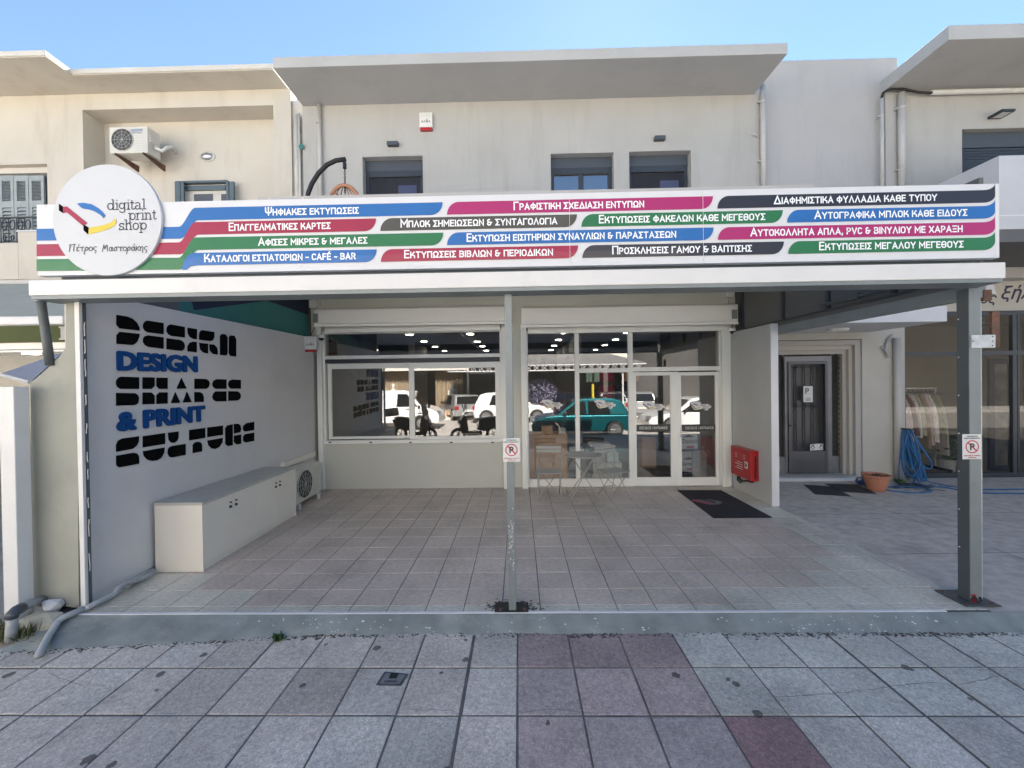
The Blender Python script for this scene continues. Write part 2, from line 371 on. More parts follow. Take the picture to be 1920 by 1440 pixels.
m_scrim = mat('sign_crimson', (.30,.007,.045), .5, var=.05, bump=.25, bscale=60, coat=.2)
m_smag = mat('sign_magenta', (.36,.008,.12), .4, var=.03, coat=.2)
m_sgreen = mat('sign_green', (.007,.145,.045), .5, var=.05, bump=.25, bscale=60, coat=.2)
m_sblk = mat('sign_black', (.015,.014,.022), .4, var=.05, coat=.2)
m_solive = mat('sign_charcoal', (.058,.055,.042), .45, var=.15, scale=2, bump=.2, bscale=60, coat=.2)
m_swhite = mat('sign_white', (.62,.63,.65), .45, var=.02, bump=.08, bscale=50, dirt=(.57,.58,.60), dscale=2.5, damt=.4)
m_disc = mat('disc_white', (.53,.55,.575), .45, var=.015)
m_dtext = mat('disc_text', (.03,.034,.04), .5, var=.02)
m_yel = mat('logo_yellow', (.62,.48,.045), .45, var=.03)
m_glass = glass_mat('shop_glass', .28, .92)
m_glass2 = glass_mat('upper_window_glass', .45, .3)
m_glassr = glass_mat('dress_shop_glass', .07, .92)
m_int = mat('interior_wall', (.17,.16,.14), .8, var=.06)
m_intc = mat('interior_ceiling', (.075,.077,.078), .8, var=.04)
m_intf = mat('interior_floor', (.17,.155,.135), .35, var=.06)
m_lamp = mat('lamp_glow', (1,.93,.78), .5, var=0, emit=9)
m_card = mat('cardboard', (.68,.43,.25), .8, var=.05, scale=4)
m_cardw = mat('white_card', (.68,.68,.66), .7, var=.03)
m_red = mat('red_enamel', (.40,.012,.015), .35, var=.04, coat=.3)
m_silver = mat('brushed_steel', (.45,.45,.46), .35, metal=.8, var=.1, stretch=(1,1,4), scale=5)
m_galv = mat('galvanised_steel', (.50,.54,.56), .4, metal=.5, var=.2, scale=14)
m_rust = mat('rusty_steel', (.10,.055,.04), .8, var=.35, scale=18, dirt=(.30,.11,.05), dscale=20, damt=.9)
m_chair = mat('chair_grey', (.33,.33,.305), .5, var=.05)
m_terra = mat('terracotta', (.40,.165,.10), .75, var=.1, scale=5, dirt=(.30,.20,.15), dscale=7, damt=.5)
m_hose = mat('hose_blue', (.018,.12,.30), .4, var=.08)
m_soil = mat('soil', (.05,.038,.028), .95, var=.3, scale=30, bump=.6)
m_leaf = mat('leaf_green', (.04,.10,.025), .6, var=.3, scale=20)
m_leafd = mat('leaf_dry', (.13,.13,.045), .8, var=.3, scale=20)
m_matdk = mat('doormat_pile', (.014,.012,.018), .95, var=.15, scale=40, bump=.5, bscale=250)
m_matgr = mat('grey_mat', (.035,.035,.037), .9, var=.3, scale=60, bump=.4, bscale=200)
m_concr = mat('yard_concrete', (.50,.445,.39), .7, var=.2, scale=7, bump=.6, bscale=70, dirt=(.22,.20,.175), dscale=1.5, damt=.7, stretch=(1.1,1.4,1))
m_ramp = mat('ramp_paint', (.20,.225,.22), .6, var=.2, scale=5, bump=.25, bscale=50, dirt=(.33,.335,.30), dscale=2.8, damt=.85, streak=(.8,2,2))
m_road = mat('asphalt', (.40,.375,.345), .85, var=.1, scale=.7, bump=.4, bscale=200)
m_under = mat('joint_mortar', (.14,.13,.12), .95, var=.3, scale=8, bump=.4)
m_alu = mat('aluminium_strip', (.85,.87,.90), .3, metal=.35, var=.04)
m_dirtm = mat('joint_dirt', (.085,.08,.07), .95, var=.4, scale=25, bump=.6)
m_awn = mat('awning_grey', (.33,.35,.31), .8, var=.05)
m_olive = mat('olive_signboard', (.055,.07,.008), .7, var=.05)
m_shut = mat('blue_grey_shutter', (.29,.33,.335), .7, var=.08, scale=8, dirt=(.18,.22,.24), dscale=6, damt=.4)
m_shutd = mat('slate_shutter', (.085,.12,.14), .6, var=.08)
m_iron = mat('wrought_iron', (.03,.035,.04), .6, var=.1)
m_rattan = mat('rattan', (.42,.20,.11), .7, var=.1, scale=40)
m_gate = mat('door_steel', (.115,.117,.125), .4, metal=.5, var=.08, scale=4)
m_gatel = mat('door_panel_steel', (.20,.205,.22), .4, metal=.5, var=.12, scale=4)
m_dkglass = mat('dark_pane', (.10,.10,.105), .25, var=.05)
m_marble = mat('marble_step', (.55,.56,.57), .4, var=.08, scale=4)
m_dress = mat('beige_wall_right', (.46,.445,.40), .85, var=.04)
m_curt = mat('curtain_fabric', (.42,.34,.24), .85, var=.1)
# ================================================================= GROUND
slab = slab_mat('pavement_slab', .8, .30, (3, 3, 1), grit=.34, bumps=.5)
tile = slab_mat('patio_tile', .42, 0, (1.4, 4.5, 1), sp=.05, bumps=.12)
mb = MB(); mb.box(-300, 300, -300, 300, -.30, -.25); struct(mb.build('road', m_road, origin=(0,0,0)))
# pavement base and slabs
mb = MB(); mb.box(-60, 60, -.15, 16, -.25, -.1045); struct(mb.build('pavement_base', m_under, origin=(0,0,0)))
mb = MB(); mb.box(-60, 60, -.30, -.152, -.25, -.10); struct(mb.build('kerb', mat('kerb_stone', (.36,.36,.35), .8, bump=.3), origin=(0,0,0)))
cols_px = [33, 148, 262, 378, 493, 621, 740, 864, 970, 1094, 1220, 1353, 1481, 1610, 1739, 1877]
cx = [G(x, 1343 if x > 800 else 1347, -.1).x for x in cols_px]
d0 = .395
cx = [cx[0] - d0*i for i in range(26, 0, -1)] + cx + [cx[-1] + d0*i for i in range(1, 26)]
mi = 26 + 8                      # joint at x=970
ry = [3.24, 2.842, 2.431, 2.03, 1.63, 1.23, .83, .43, .03, -.15]
mb = MB(); rnd = random.Random(3)
for i in range(len(cx)-1):
    for j in range(len(ry)-1):
        wide = .016 if (i in (mi-2, mi+5, mi+6, mi+7)) else .007
        g0, g1 = .005 + rnd.random()*.003, (wide)
        x0, x1, y1, y0 = cx[i]+g0, cx[i+1]-g1, ry[j]-.005, ry[j+1]+.006+rnd.random()*.005
        k = i - mi
        base = (.53,.485,.425); v = rnd.uniform(.88, 1.10); tint = rnd.uniform(-.012, .014)
        if k < 0: base = (.545+tint,.49,.425)
        if 0 <= k <= 2: base = (.42,.335,.31) if rnd.random() < .6 else (.45,.375,.345)
        if 0 <= k <= 2 and j == 0: base = (.34,.26,.245); v = 1
        if k == 3 and j == 2: base = (.30,.19,.185); v = 1
        if k == 2 and j == 2: base = (.38,.32,.30)
        if k >= 3 and j < 2 and not (k == 3 and j == 2): base = (.50,.475,.415)
        if k == -4 and j == 1: v = .8
        c = tuple(b*v for b in base); mb.col = c
        zt = -.10 + rnd.uniform(-.002, .003); e = .006; zt2 = zt - .0022
        h = [rnd.uniform(-.0015, .0015) for _ in range(4)]
        top = [(x0+e,y0+e,zt+h[0]),(x1-e,y0+e,zt+h[1]),(x1-e,y1-e,zt+h[2]),(x0+e,y1-e,zt+h[3])]
        mid = [(x0,y0,zt2),(x1,y0,zt2),(x1,y1,zt2),(x0,y1,zt2)]; bot = [(x0,y0,-.125),(x1,y0,-.125),(x1,y1,-.125),(x0,y1,-.125)]
        mb.add(top+mid+bot, [(0,1,2,3),(4,5,1,0),(5,6,2,1),(6,7,3,2),(7,4,0,3),(8,9,5,4),(9,10,6,5),(10,11,7,6),(11,8,4,7)])
struct(mb.build('pavement', slab, origin=(0,0,0)))
# patio
KY = 3.352; XL, XR = -3.9, 3.87
mb = MB(); mb.box(XL-.3, XR, KY, 7.6, -.24, -.006); struct(mb.build('patio_base', mat('grout', (.075,.068,.062), .9, var=.2), origin=(0,0,0)))
gx0 = G(941, 1148.6).x; sx = (G(1087.7,1148.6).x - G(651,1148.6).x)/6
rows = [KY+.012] + [G(960, y).y for y in (1134.6, 1104, 1073.3, 1047, 1025, 1005.4, 987.9, 972.7, 958.1, 945.9, 934, 923.5)] + [7.36]
mb = MB(); rnd = random.Random(5)
ks = [k for k in range(-14, 14) if gx0 + k*sx < XR and gx0 + (k+1)*sx > XL]
for k in ks:
    for j in range(len(rows)-1):
        x0, x1 = max(XL, gx0+k*sx)+.003, min(XR, gx0+(k+1)*sx)-.003; y0, y1 = rows[j]+.003, rows[j+1]-.003
        if x1-x0 < .02: continue
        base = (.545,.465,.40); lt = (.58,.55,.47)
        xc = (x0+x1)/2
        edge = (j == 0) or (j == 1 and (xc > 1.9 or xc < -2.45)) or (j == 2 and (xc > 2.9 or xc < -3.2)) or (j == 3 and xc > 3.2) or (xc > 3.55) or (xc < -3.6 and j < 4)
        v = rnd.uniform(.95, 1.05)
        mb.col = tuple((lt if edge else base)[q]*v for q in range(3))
        z = rnd.uniform(-.0006, .0006); e = .0025
        mb.add([(x0+e,y0+e,z),(x1-e,y0+e,z),(x1-e,y1-e,z),(x0+e,y1-e,z),(x0,y0,z-.004),(x1,y0,z-.004),(x1,y1,z-.004),(x0,y1,z-.004)],
               [(0,1,2,3),(4,5,1,0),(5,6,2,1),(6,7,3,2),(7,4,0,3)])
struct(mb.build('patio_floor', tile, origin=(0,0,0)))
mb = MB(); mb.box(-3.80, 3.50, KY-.012, KY+.012, -.03, .004); struct(mb.build('edge_strip', m_alu, origin=(0,0,0)))
# painted ramp in front of the patio edge
mb = MB(); n = 140; vs = []; rnd = random.Random(9)
for i in range(n+1):
    x = -4.05 + (9.0+4.05)*i/n
    yl = P(0,0,1).y and (3.205 - max(0, (-1.6 - x))*.085) + rnd.uniform(-.008, .008)
    for q, (yy, zz) in enumerate(((KY-.013, -.002), (KY-.03, -.010), ((KY+yl)/2, -.058), (yl+.02, -.094), (yl, -.118))): vs.append((x, yy, zz + (rnd.uniform(-.002,.002) if 0 < q < 4 else 0)))
fs = [(i*5+q+1, (i+1)*5+q+1, (i+1)*5+q, i*5+q) for i in range(n) for q in range(4)]
mb.add(vs, fs); struct(mb.build('kerb_ramp', m_ramp, origin=(0,0,0), smooth=True))
# paint specks on the ramp and dirt along its foot
mb = MB(); rnd = random.Random(21)
for i in range(150):
    x = rnd.choice((rnd.gauss(-1.9,.8), rnd.uniform(-3.4,3.5), rnd.gauss(2.6,.5))); 
    if not -3.6 < x < 3.7: continue
    t = rnd.uniform(.1,.95); y = KY-.03 + (3.21-KY+.03)*t; z = -.012 - .082*t + .006; r = rnd.uniform(.002,.006) * (1.6 if rnd.random()<.1 else 1); st = rnd.uniform(1,2.2)
    mb.poly([(x+math.cos(a)*r*st*rnd.uniform(.6,1.2), y+math.sin(a)*r*rnd.uniform(.6,1.2), z+ -(math.sin(a)*r)*-.5) for a in [q*math.pi/3.5 for q in range(7)]])
struct(mb.build('paint_specks', m_whitep, origin=(0,0,0)), 'stuff')
mb = MB(); rnd = random.Random(4)
for i in range(1500):
    x = rnd.uniform(-4.2, 4.2); yl = 3.205 - max(0, (-1.6 - x))*.085; y = yl + rnd.gauss(0, .016); r = rnd.uniform(.004,.015); z = -.103 + rnd.random()*.006
    if y > yl+.03: continue
    pts = [(x+math.cos(a)*r*rnd.uniform(.5,1.6), y+math.sin(a)*r*rnd.uniform(.4,1), z) for a in [q*math.pi/3 for q in range(6)]]
    c = (x, y, z+r*.5); mb.add(pts+[c], [(q, (q+1) % 6, 6) for q in range(6)])
struct(mb.build('joint_dirt', m_dirtm, origin=(0,0,0)), 'stuff')
# right yard and left ground
mb = MB(); mb.box(XR, 30, KY-.006, 12, -.24, -.012)
struct(mb.build('yard_floor', m_concr, origin=(0,0,0)))
mb = MB(); mb.box(-30, XL-.3, 3.1, 12, -.24, -.085); struct(mb.build('side_ground', mat('side_concrete', (.27,.27,.25), .9, var=.15, bump=.4, dirt=(.14,.14,.12), damt=.6), origin=(0,0,0)))
# ================================================================= SHOP BUILDING
YF = 7.30
LWX = lambda Y: -3.885 + .0466*(Y-3.468)
shop = thing('shop_building', 'two-storey grey plastered print shop building in the middle', 'building', (0.2, YF, 0))
XA, XB = -3.90, 4.42
win = px_rect(606, 619, 943, 829, YF, 775); ent = px_rect(988, 616, 1356, 914, YF, 1170); ent = (ent[0], ent[1], 0.0, ent[3])
ups = [px_rect(680, 293, 793, 372, YF), px_rect(1033, 287, 1151, 372, YF), px_rect(1180, 283, 1296, 372, YF)]
zf = 3.76
ups = [(a, b, zf, d) for a, b, c, d in ups]
mb = MB()
wall_open(mb, XA, 3.95, YF, YF+.25, 0, 3.6, [win, ent]); mb.build('lower_wall', m_wall_low, shop); mb = MB()
wall_open(mb, XA, XB, YF, YF+.25, 3.6, 7.03, ups)
mb.build('wall', m_wall, shop)
# eave
ex0, ex1 = P(511,118,6.4).x, P(1477,90,6.4).x
mb = MB(); mb.box(ex0, ex1, 6.4, 7.6, 7.03, 7.20)
mb.build('roof_eave', m_eave, shop, bevel=.008)
mb = MB(); mb.box(XA, XB, 7.6, 16, 6.95, 7.15); mb.build('roof_slab', m_eave, shop)
# interior shell
mb = MB(); mb.box(-4.0, -3.9, 7.55, 15, 0, 3.6); mb.box(3.95, 4.05, 7.55, 15, 0, 3.6); mb.box(-3.9, 3.95, 14.9, 15, 0, 3.6)
mb.box(1.35, 1.5, 9.6, 14.9, 0, 3.05); mb.box(-2.9, -2.75, 10.5, 12, 0, 3.05)
mb.build('interior_wall', m_int, shop)
mb = MB(); mb.box(-3.9, 3.95, 7.552, 14.9, 3.0, 3.1); mb.box(-1.6, -1.2, 7.6, 14.8, 2.93, 2.999); mb.build('interior_ceiling', m_intc, shop)
mb = MB(); mb.box(-3.9, 3.95, 7.552, 14.9, -.05, -.004); mb.build('interior_floor', m_intf, shop)
for (lx, ly) in ((768,627),(795,640),(816,650),(833.5,658),(881.6,626),(894.7,640.5),(904.5,649),(912,657),(1057,624),(1047,637),(1039,648),(1033,656),(1176,623.5),(1154,636.6),(1134,647),(1117,655.6)):
    p = G(lx, ly, 2.985)
    mb = MB(); mb.lathe((p.x, p.y, 2.975), [(.072, 0), (.072, .022)], seg=20); dl = mb.build('downlight', m_lamp, shop)
    mb = MB(); mb.tube([(p.x+.095*math.cos(t), p.y+.095*math.sin(t), 2.985) for t in [k*math.pi/10 for k in range(20)]], .012, 6, closed=True); mb.build('rim', m_white, dl)
# ---- shop window
sw = MB(); a, b, c, d = win
m = MB(); frame_ring(m, a, b, c, d, YF-.03, .09, .05)
zt0 = P(775, 668, YF).z; zt1 = P(775, 679, YF).z
m.box(a+.05, b-.05, YF-.02, YF+.06, P(775,671.5,YF).z, P(775,665,YF).z)
shw = m.build('window', m_white, shop, bevel=.004)
m = MB(); m.box(a+.05, b-.05, YF-.012, YF+.05, zt1, P(775,671.5,YF).z-.003); m.build('transom_bar', m_anth, shw)
def sash(x0, y0, x1, y1, gx0_, gy0, gx1, gy1, Y, par, nm='sash', gm=None, dep=.04):
    A = px_rect(x0, y0, x1, y1, Y); B = px_rect(gx0_, gy0, gx1, gy1, Y); q = MB()
    q.box(A[0], B[0], Y, Y+dep, A[2], A[3]); q.box(B[1], A[1], Y, Y+dep, A[2], A[3]); q.box(B[0], B[1], Y, Y+dep, B[3], A[3]); q.box(B[0], B[1], Y, Y+dep, A[2], B[2])
    o = q.build(nm, m_white, par, bevel=.004)
    return o, B, Y+dep/2
def pane(par, B, Y, gm=None, nm='pane'):
    q = MB(); q.poly([(B[0]-.004, Y, B[2]-.004), (B[1]+.004, Y, B[2]-.004), (B[1]+.004, Y, B[3]+.004), (B[0]-.004, Y, B[3]+.004)]); return q.build(nm, gm or m_glass, par)
s1, B1, Y1 = sash(615, 681, 771, 823, 622, 691, 767, 818, YF+.02, shop)
pane(s1, B1, Y1)
s2, B2, Y2 = sash(768, 679, 938, 823, 777, 690, 929, 818, YF-.025, shop)
pane(s2, B2, Y2)
Bt = px_rect(616, 626, 930, 664, YF+.02, 775); pane(shw, (a+.05, b-.05, P(775,665,YF).z, d-.05), YF+.03)
m = MB(); m.box(a-.02, b+.02, YF-.045, YF-.0305, P(775,830.5,YF).z, P(775,824,YF).z); m.build('sill_rail', m_white, shw, bevel=.003)
m = MB()
for x in (621, 697, 771, 847, 924):
    p = P(x, 829, YF); m.box(p.x-.025, p.x+.025, YF-.049, YF-.0455, p.z-.008, p.z+.012)
m.build('drain_cap', m_black, shw)
# guide rails & roller shutter boxes
for (x0, x1, y1) in ((597.5, 606, 915), (943, 954, 914), (978, 988.5, 914), (1353, 1369, 913)):
    A = px_rect(x0, 610, x1, y1, YF-.06, (x0+x1)/2)
    m = MB(); m.box(A[0], A[1], YF-.10, YF-.003, 0.003, A[3]); m.box(A[0]+.03, A[0]+.045, YF-.106, YF-.1003, 0.003, A[3]); m.build('shutter_guide', m_white, shop, bevel=.004)
for (x0, x1, y0, y1, xr) in ((589, 949, 576, 609, 770), (977, 1384, 573, 610, 1180)):
    A = px_rect(x0, y0, x1, y1, YF-.25, xr)
    m = MB(); prof = [(YF-.002, A[2]+.02), (YF-.22, A[2]+.02), (YF-.25, A[2]+.05), (YF-.25, A[3]-.02), (YF-.22, A[3]), (YF-.002, A[3])]
    m.prism([(A[0], y, z) for y, z in prof], (A[1]-A[0], 0, 0)); sb = m.build('shutter_box', m_box, shop, bevel=.004)
    m = MB(); m.box(A[0]-.002, A[1]+.002, YF-.258, YF-.251, A[2]-.012, A[2]+.03); m.build('trim', m_white, sb)
    m = MB(); xx = A[0]+.0 if x0 < 700 else A[1]-.09; m.box(xx-.02, xx+.07, YF-.262, YF-.2505, (A[2]+A[3])/2-.09, (A[2]+A[3])/2+.07); m.build('end_bracket', m_grayp, sb)
    m = MB(); m.box(A[0]+.12, A[1]-.12, YF-.12, YF-.032, A[2]-.10, A[2]-.004); m.box(A[0]+.12, A[1]-.12, YF-.135, YF-.1203, A[2]-.06, A[2]-.03); m.build('shutter_slat', m_white, sb, bevel=.003)
# ---- glazed entrance
a, b, c, d = ent
m = MB()
XX = lambda x, y=760: P(x, y, YF).x
ZZ = lambda y, x=1170: P(x, y, YF).z
m.box(a, a+.03, YF-.02, YF+.05, .003, d); m.box(b-.07, b, YF-.02, YF+.05, .003, d)
m.box(a+.03, b-.07, YF-.02, YF+.05, ZZ(622), d)
m.box(XX(1078.5), XX(1086.5), YF-.02, YF+.05, .003, ZZ(622)); m.box(XX(1178.5), XX(1187), YF-.02, YF+.05, .003, ZZ(622))
m.box(XX(1086.5), XX(1178.5), YF-.02, YF+.05, ZZ(698), ZZ(690)); m.box(XX(1187), b-.07, YF-.02, YF+.05, ZZ(697), ZZ(689))
m.box(a+.03, XX(1078.5), YF-.02, YF+.05, .003, ZZ(897.5, 1080)); m.box(XX(1086.5), XX(1178.5), YF-.02, YF+.05, .003, ZZ(897.5, 1080))
entr = m.build('entrance_frame', m_white, shop, bevel=.004)
pane(entr, (a+.03, XX(1078.5), ZZ(897.5,1080), ZZ(622)), YF+.015)
pane(entr, (XX(1086.5), XX(1178.5), ZZ(690), ZZ(622)), YF+.015)
pane(entr, (XX(1086.5), XX(1178.5), ZZ(897.5,1080), ZZ(698)), YF+.015)
pane(entr, (XX(1187), b-.07, ZZ(689), ZZ(622)), YF+.015)
def logo(mbs, O, s, Yv, off=.0):
    """shop logo: black, crimson, blue, yellow shapes; O = centre, s = metres per zoom pixel"""
    sh = {'k': [[(193,352),(222,372),(224,422),(193,402)], [(370,500),(408,525),(405,575),(370,545)]],
          'c': [[(222,375),(252,373),(400,493),(385,505),(370,500),(370,515),(250,415),(224,422)]],
          'y': [[(408,526),(460,518),(520,505),(570,487),(606,458),(606,490),(590,513),(560,530),(500,552),(405,575)]],
          'b': [[(322,352),(350,347),(380,347),(430,357),(480,385),(510,412),(528,438),(517,458),(490,432),(450,408),(410,395),(372,390),(355,382)]]}
    for k, L_ in sh.items():
        for pl in L_: mbs[k].poly([(O.x + (x-400)*s, Yv - off, O.z - (y-460)*s) for x, y in pl])
for nm, x0, x1, gx0_, gx1_, hx in (('door_leaf', 1187.5, 1264.5, 1193.5, 1257.7, 0), ('door_leaf', 1271.5, 1349, 1278, 1342, 1)):
    A = px_rect(x0, 697.5, x1, 911.5, YF-.03); Bq = px_rect(gx0_, 704, gx1_, 895, YF-.03)
    A = (A[0], A[1], .012, A[3]); q = MB(); Y = YF-.03
    q.box(A[0], Bq[0], Y, Y+.05, A[2], A[3]); q.box(Bq[1], A[1], Y, Y+.05, A[2], A[3]); q.box(Bq[0], Bq[1], Y, Y+.05, Bq[3], A[3]); q.box(Bq[0], Bq[1], Y, Y+.05, A[2], Bq[2])
    lf = q.build('door', m_white, shop, bevel=.004); pane(lf, Bq, Y+.02)
    z0, z1 = P(x0, 809.5, Y).z, P(x0, 796.5, Y).z
    q = MB(); q.box(Bq[0]+.002, Bq[1]-.002, Y+.012, Y+.0155, z0, z1); q.build('entrance_band', mat('band_grey', (.05,.052,.052), .5), lf)
    q = MB(); xc = (Bq[0]+Bq[1])/2 + (.02 if hx else 0); text(q, 'ΕΙΣΟΔΟΣ / ENTRANCE', (xc, Y+.009, (z0+z1)/2-.022), UX, UZ, width=.50, cap=.046, align='C', bold=.012)
    q.build('lettering', m_cardw, lf)
    if hx:
        q = MB(); hp = P(1276.5, 809, Y); q.box(hp.x-.018, hp.x+.018, Y-.008, Y-.0005, hp.z-.11, hp.z+.06)
        q.tube([(hp.x, Y-.009, hp.z), (hp.x, Y-.06, hp.z), (hp.x+.02, Y-.065, hp.z), (hp.x+.13, Y-.065, hp.z-.004)], .011, 8); q.build('handle', m_whitep, lf, smooth=False)
        q = MB(); q.lathe((hp.x, Y-.012, hp.z-.08), [(.009,0),(.009,.004)], 'Y', 10); q.build('lock', m_black, lf)
    else:
        q = MB(); q.box(A[1]+.002, XX(1271.5)-.002, YF-.02, YF+.03, .012, A[3]); q.build('closing_rail', m_white, lf)
q = MB(); q.box(XX(1187), b-.07, YF-.06, YF+.05, .003, .011); q.build('threshold', m_silver, shop)
# logo stickers on the panes
for i, (lx, ly) in enumerate(((1032, 760), (1131, 760), (1223, 763), (1310, 763))):
    Yg = YF+.008 if i < 2 else YF-.018
    o = P(lx, ly, Yg); s = .0011
    q = MB(); th_ = [(-.205,.11),(-.17,.16),(-.03,.16),(.04,.13),(.06,.075),(.22,.075),(.225,.03),(.27,.03),(.27,-.04),(.22,-.05),(.2,-.11),(.13,-.11),(.12,-.06),(.03,-.075),(-.06,-.10),(-.10,-.09)]
    q.poly([(o.x+x*.82, Yg, o.z+z*.62+.005) for x, z in th_]); st = q.build('logo_sticker', m_cardw, entr)
    mbs = {k: MB() for k in 'kcyb'}; logo(mbs, Vector((o.x-.068, 0, o.z+.01)), .00044, Yg, .003)
    for k, mm in (('k', m_letk), ('c', m_scrim), ('y', m_yel), ('b', m_sblue)): mbs[k].build('logo_mark', mm, entr)
    q = MB()
    for t_, dx, dz in (('digital', .03, .018), ('print', .085, -.012), ('shop', .055, -.042)): text(q, t_, (o.x+dx, Yg-.003, o.z+dz), UX, UZ, cap=.030, bold=.0)
    q.build('lettering', m_dtext, entr)
# ---- upper windows
for i, (a, b, c, d) in enumerate(ups):
    inset = YF+.14; q = MB()
    top = d - .085 + .0
    zb = d - .004
    q.box(a, b, inset-.002, inset+.05, zb-.19, zb-.0)         # shutter box
    w_ = q.build('window', m_anthp, shop, bevel=.004)
    q = MB(); frame_ring(q, a+.01, b-.01, c, zb-.192, inset+.0, .05, .06); q.box(a+.07, b-.07, inset-.008, inset+.04, zb-.30, zb-.252)
    if i == 1: q.box((a+b)/2-.045, (a+b)/2+.045, inset+.01, inset+.045, c+.06, zb-.30)
    q.build('frame', m_anth, w_, bevel=.003)
    pane(w_, (a+.07, b-.07, c+.06, zb-.30), inset+.035, m_glass2 if i == 1 else mat('insect_screen', (.03,.03,.045), .6, var=.1))
    if i != 1:
        q = MB(); x = a+.1
        while x < b-.1: q.box(x, x+.004, inset+.026, inset+.03, c+.06, zb-.31); x += .018
        q.build('screen_pleat', m_black, w_)
        q = MB(); q.box((a+b)/2+.05, b-.16, inset+.0235, inset+.0255, c+.06, zb-.45); q.build('painted_reflection', mat('reflection_bluish', (.06,.065,.12), .3), w_)  # bluish sheet painted as a reflection in the insect screen
    q = MB()
    for x in (a+.2, b-.2): q.lathe((x, inset-.014, zb-.275), [(.012,0),(.012,.006)], 'Y', 8)
    q.build('screw_cap', m_black, w_)
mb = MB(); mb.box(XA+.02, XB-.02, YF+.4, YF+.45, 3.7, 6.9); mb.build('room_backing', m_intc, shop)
# pipes
def drain(par, x, ytop, ybot, Y, r, name='drainpipe', brk=()):
    a = P(x, ytop, Y); b_ = P(x, ybot, Y); q = MB(); q.tube([(a.x, Y, a.z), (a.x, Y, b_.z)], r, 12); o = q.build(name, m_pipe, par, smooth=True)
    for yb in brk:
        p = P(x, yb, Y); q = MB(); q.lathe((a.x, Y, p.z-.012), [(r+.006,0),(r+.006,.025)], seg=12); q.box(a.x-r-.035, a.x-r, Y-.01, Y+.05, p.z-.01, p.z+.01); q.build('pipe_clip', m_pipe, o)
    return o
drain(shop, 598.5, 196, 368, YF-.05, .032, brk=(228, 333))
drain(shop, 1429.5, 160, 355, YF-.045, .045, brk=(191, 302))
q = MB(); p = P(1424, 255, YF-.06); q.tube([(p.x, YF-.02, p.z), (p.x-.04, YF-.05, p.z+.03), (p.x-.13, YF-.06, p.z+.035)], .012, 8); q.build('spout', m_pipe, shop)
q = MB(); q.tube([(P(x, y, YF-.02).x, YF-.02, P(x, y, YF-.02).z) for x, y in ((600, 574), (600, 556), (604, 552), (700, 550), (830, 548), (1000, 546), (1180, 545), (1366, 544), (1366, 570))], .010, 6); q.build('cable_conduit', m_pipe, shop)
q = MB()
for x in (640, 675, 712, 742, 770, 806, 846, 876, 1060, 1112, 1178, 1240, 1300): p = P(x, 549-(x-700)*.007, YF-.03); q.box(p.x-.02, p.x+.02, YF-.03, YF-.001, p.z-.015, p.z+.015)
q.build('cable_clip', m_grayp, shop)
for (x, y) in ((586, 570), (1369, 549)):
    p = P(x, y, YF-.06); q = MB(); q.box(p.x-.06, p.x+.06, YF-.07, YF-.001, p.z-.075, p.z+.075); q.build('junction_box', m_box, shop, bevel=.006)
q = MB(); q.tube([P(590,575,YF-.03), P(593,600,YF-.03), P(588,618,YF-.04), P(583,628,YF-.06), P(592,634,YF-.05)], .007, 6); q.tube([P(1366,575,YF-.03), P(1372,600,YF-.03), P(1374,612,YF-.04)], .007, 6); q.build('loose_cable', m_black, shop)
# ---- balcony slab with parapet (unseen patio roof; depth and whiteness set for light)
bal = thing('balcony', 'grey-edged white balcony slab over the shop windows behind the long signboard', 'balcony', (0, 6.4, 3.6))
q = MB(); q.box(-3.98, 3.95, 5.0, YF-.002, 3.60, 3.70); q.build('slab', m_white, bal)



q = MB(); q.box(-3.98, 3.95, 4.95, 4.999, 3.58, 3.74); q.build('edge_beam', m_eave, bal)
# ================================================================= CANOPY FRAME (beam, posts, side panels)
cano = thing('canopy_frame', 'white fascia beam on grey steel posts with dark side panels over patio', 'canopy', (0, 3.35, 0))
b0 = P(53, 536, 3.25).x; b1 = P(1886, 509, 3.25).x
q = MB(); q.box(b0, b1, 3.25, 3.45, 2.712, 2.838); q.build('fascia_beam', m_whitep, cano, bevel=.006)
q = MB(); q.box(b0+.01, b1-.01, 3.26, 3.46, 2.682, 2.711); q.build('beam_underside', m_grayp, cano)
q = MB(); q.box(-3.95, 3.85, 3.42, 3.46, 2.839, 3.0); q.build('gap_backing', m_graydk, cano)
# centre post
pc0 = G(961, 1145)
q = MB(); q.box(pc0.x-.031, pc0.x+.031, 3.36, 3.42, .012, 2.682); cp = q.build('post', m_grayp, cano, bevel=.004)
q = MB(); q.box(pc0.x-.15, pc0.x+.135, 3.345, 3.49, .001, .011); q.build('base_plate', mat('plate_dark', (.035,.033,.028), .7, var=.3, scale=20), cp)
q = MB()
for dx in (-.10, .10): 
    for dy in (3.37, 3.46): q.lathe((pc0.x+dx, dy, .011), [(.011,0),(.011,.012)], seg=6)
q.build('bolt', m_rust, cp)
q = MB(); rnd = random.Random(2)
for i in range(90):
    z = rnd.gauss(.66, .10) if i < 70 else rnd.gauss(.42,.06); x = pc0.x + rnd.uniform(-.026,.02); r = rnd.uniform(.002,.006)
    q.poly([(x+math.cos(t)*r*.6*rnd.uniform(.5,1.4), 3.3588, z+math.sin(t)*r*1.6*rnd.uniform(.5,1.4)) for t in [k*math.pi/3 for k in range(6)]][::-1])
q.build('chipped_paint', m_whitep, cp)
q = MB(); rnd = random.Random(8)
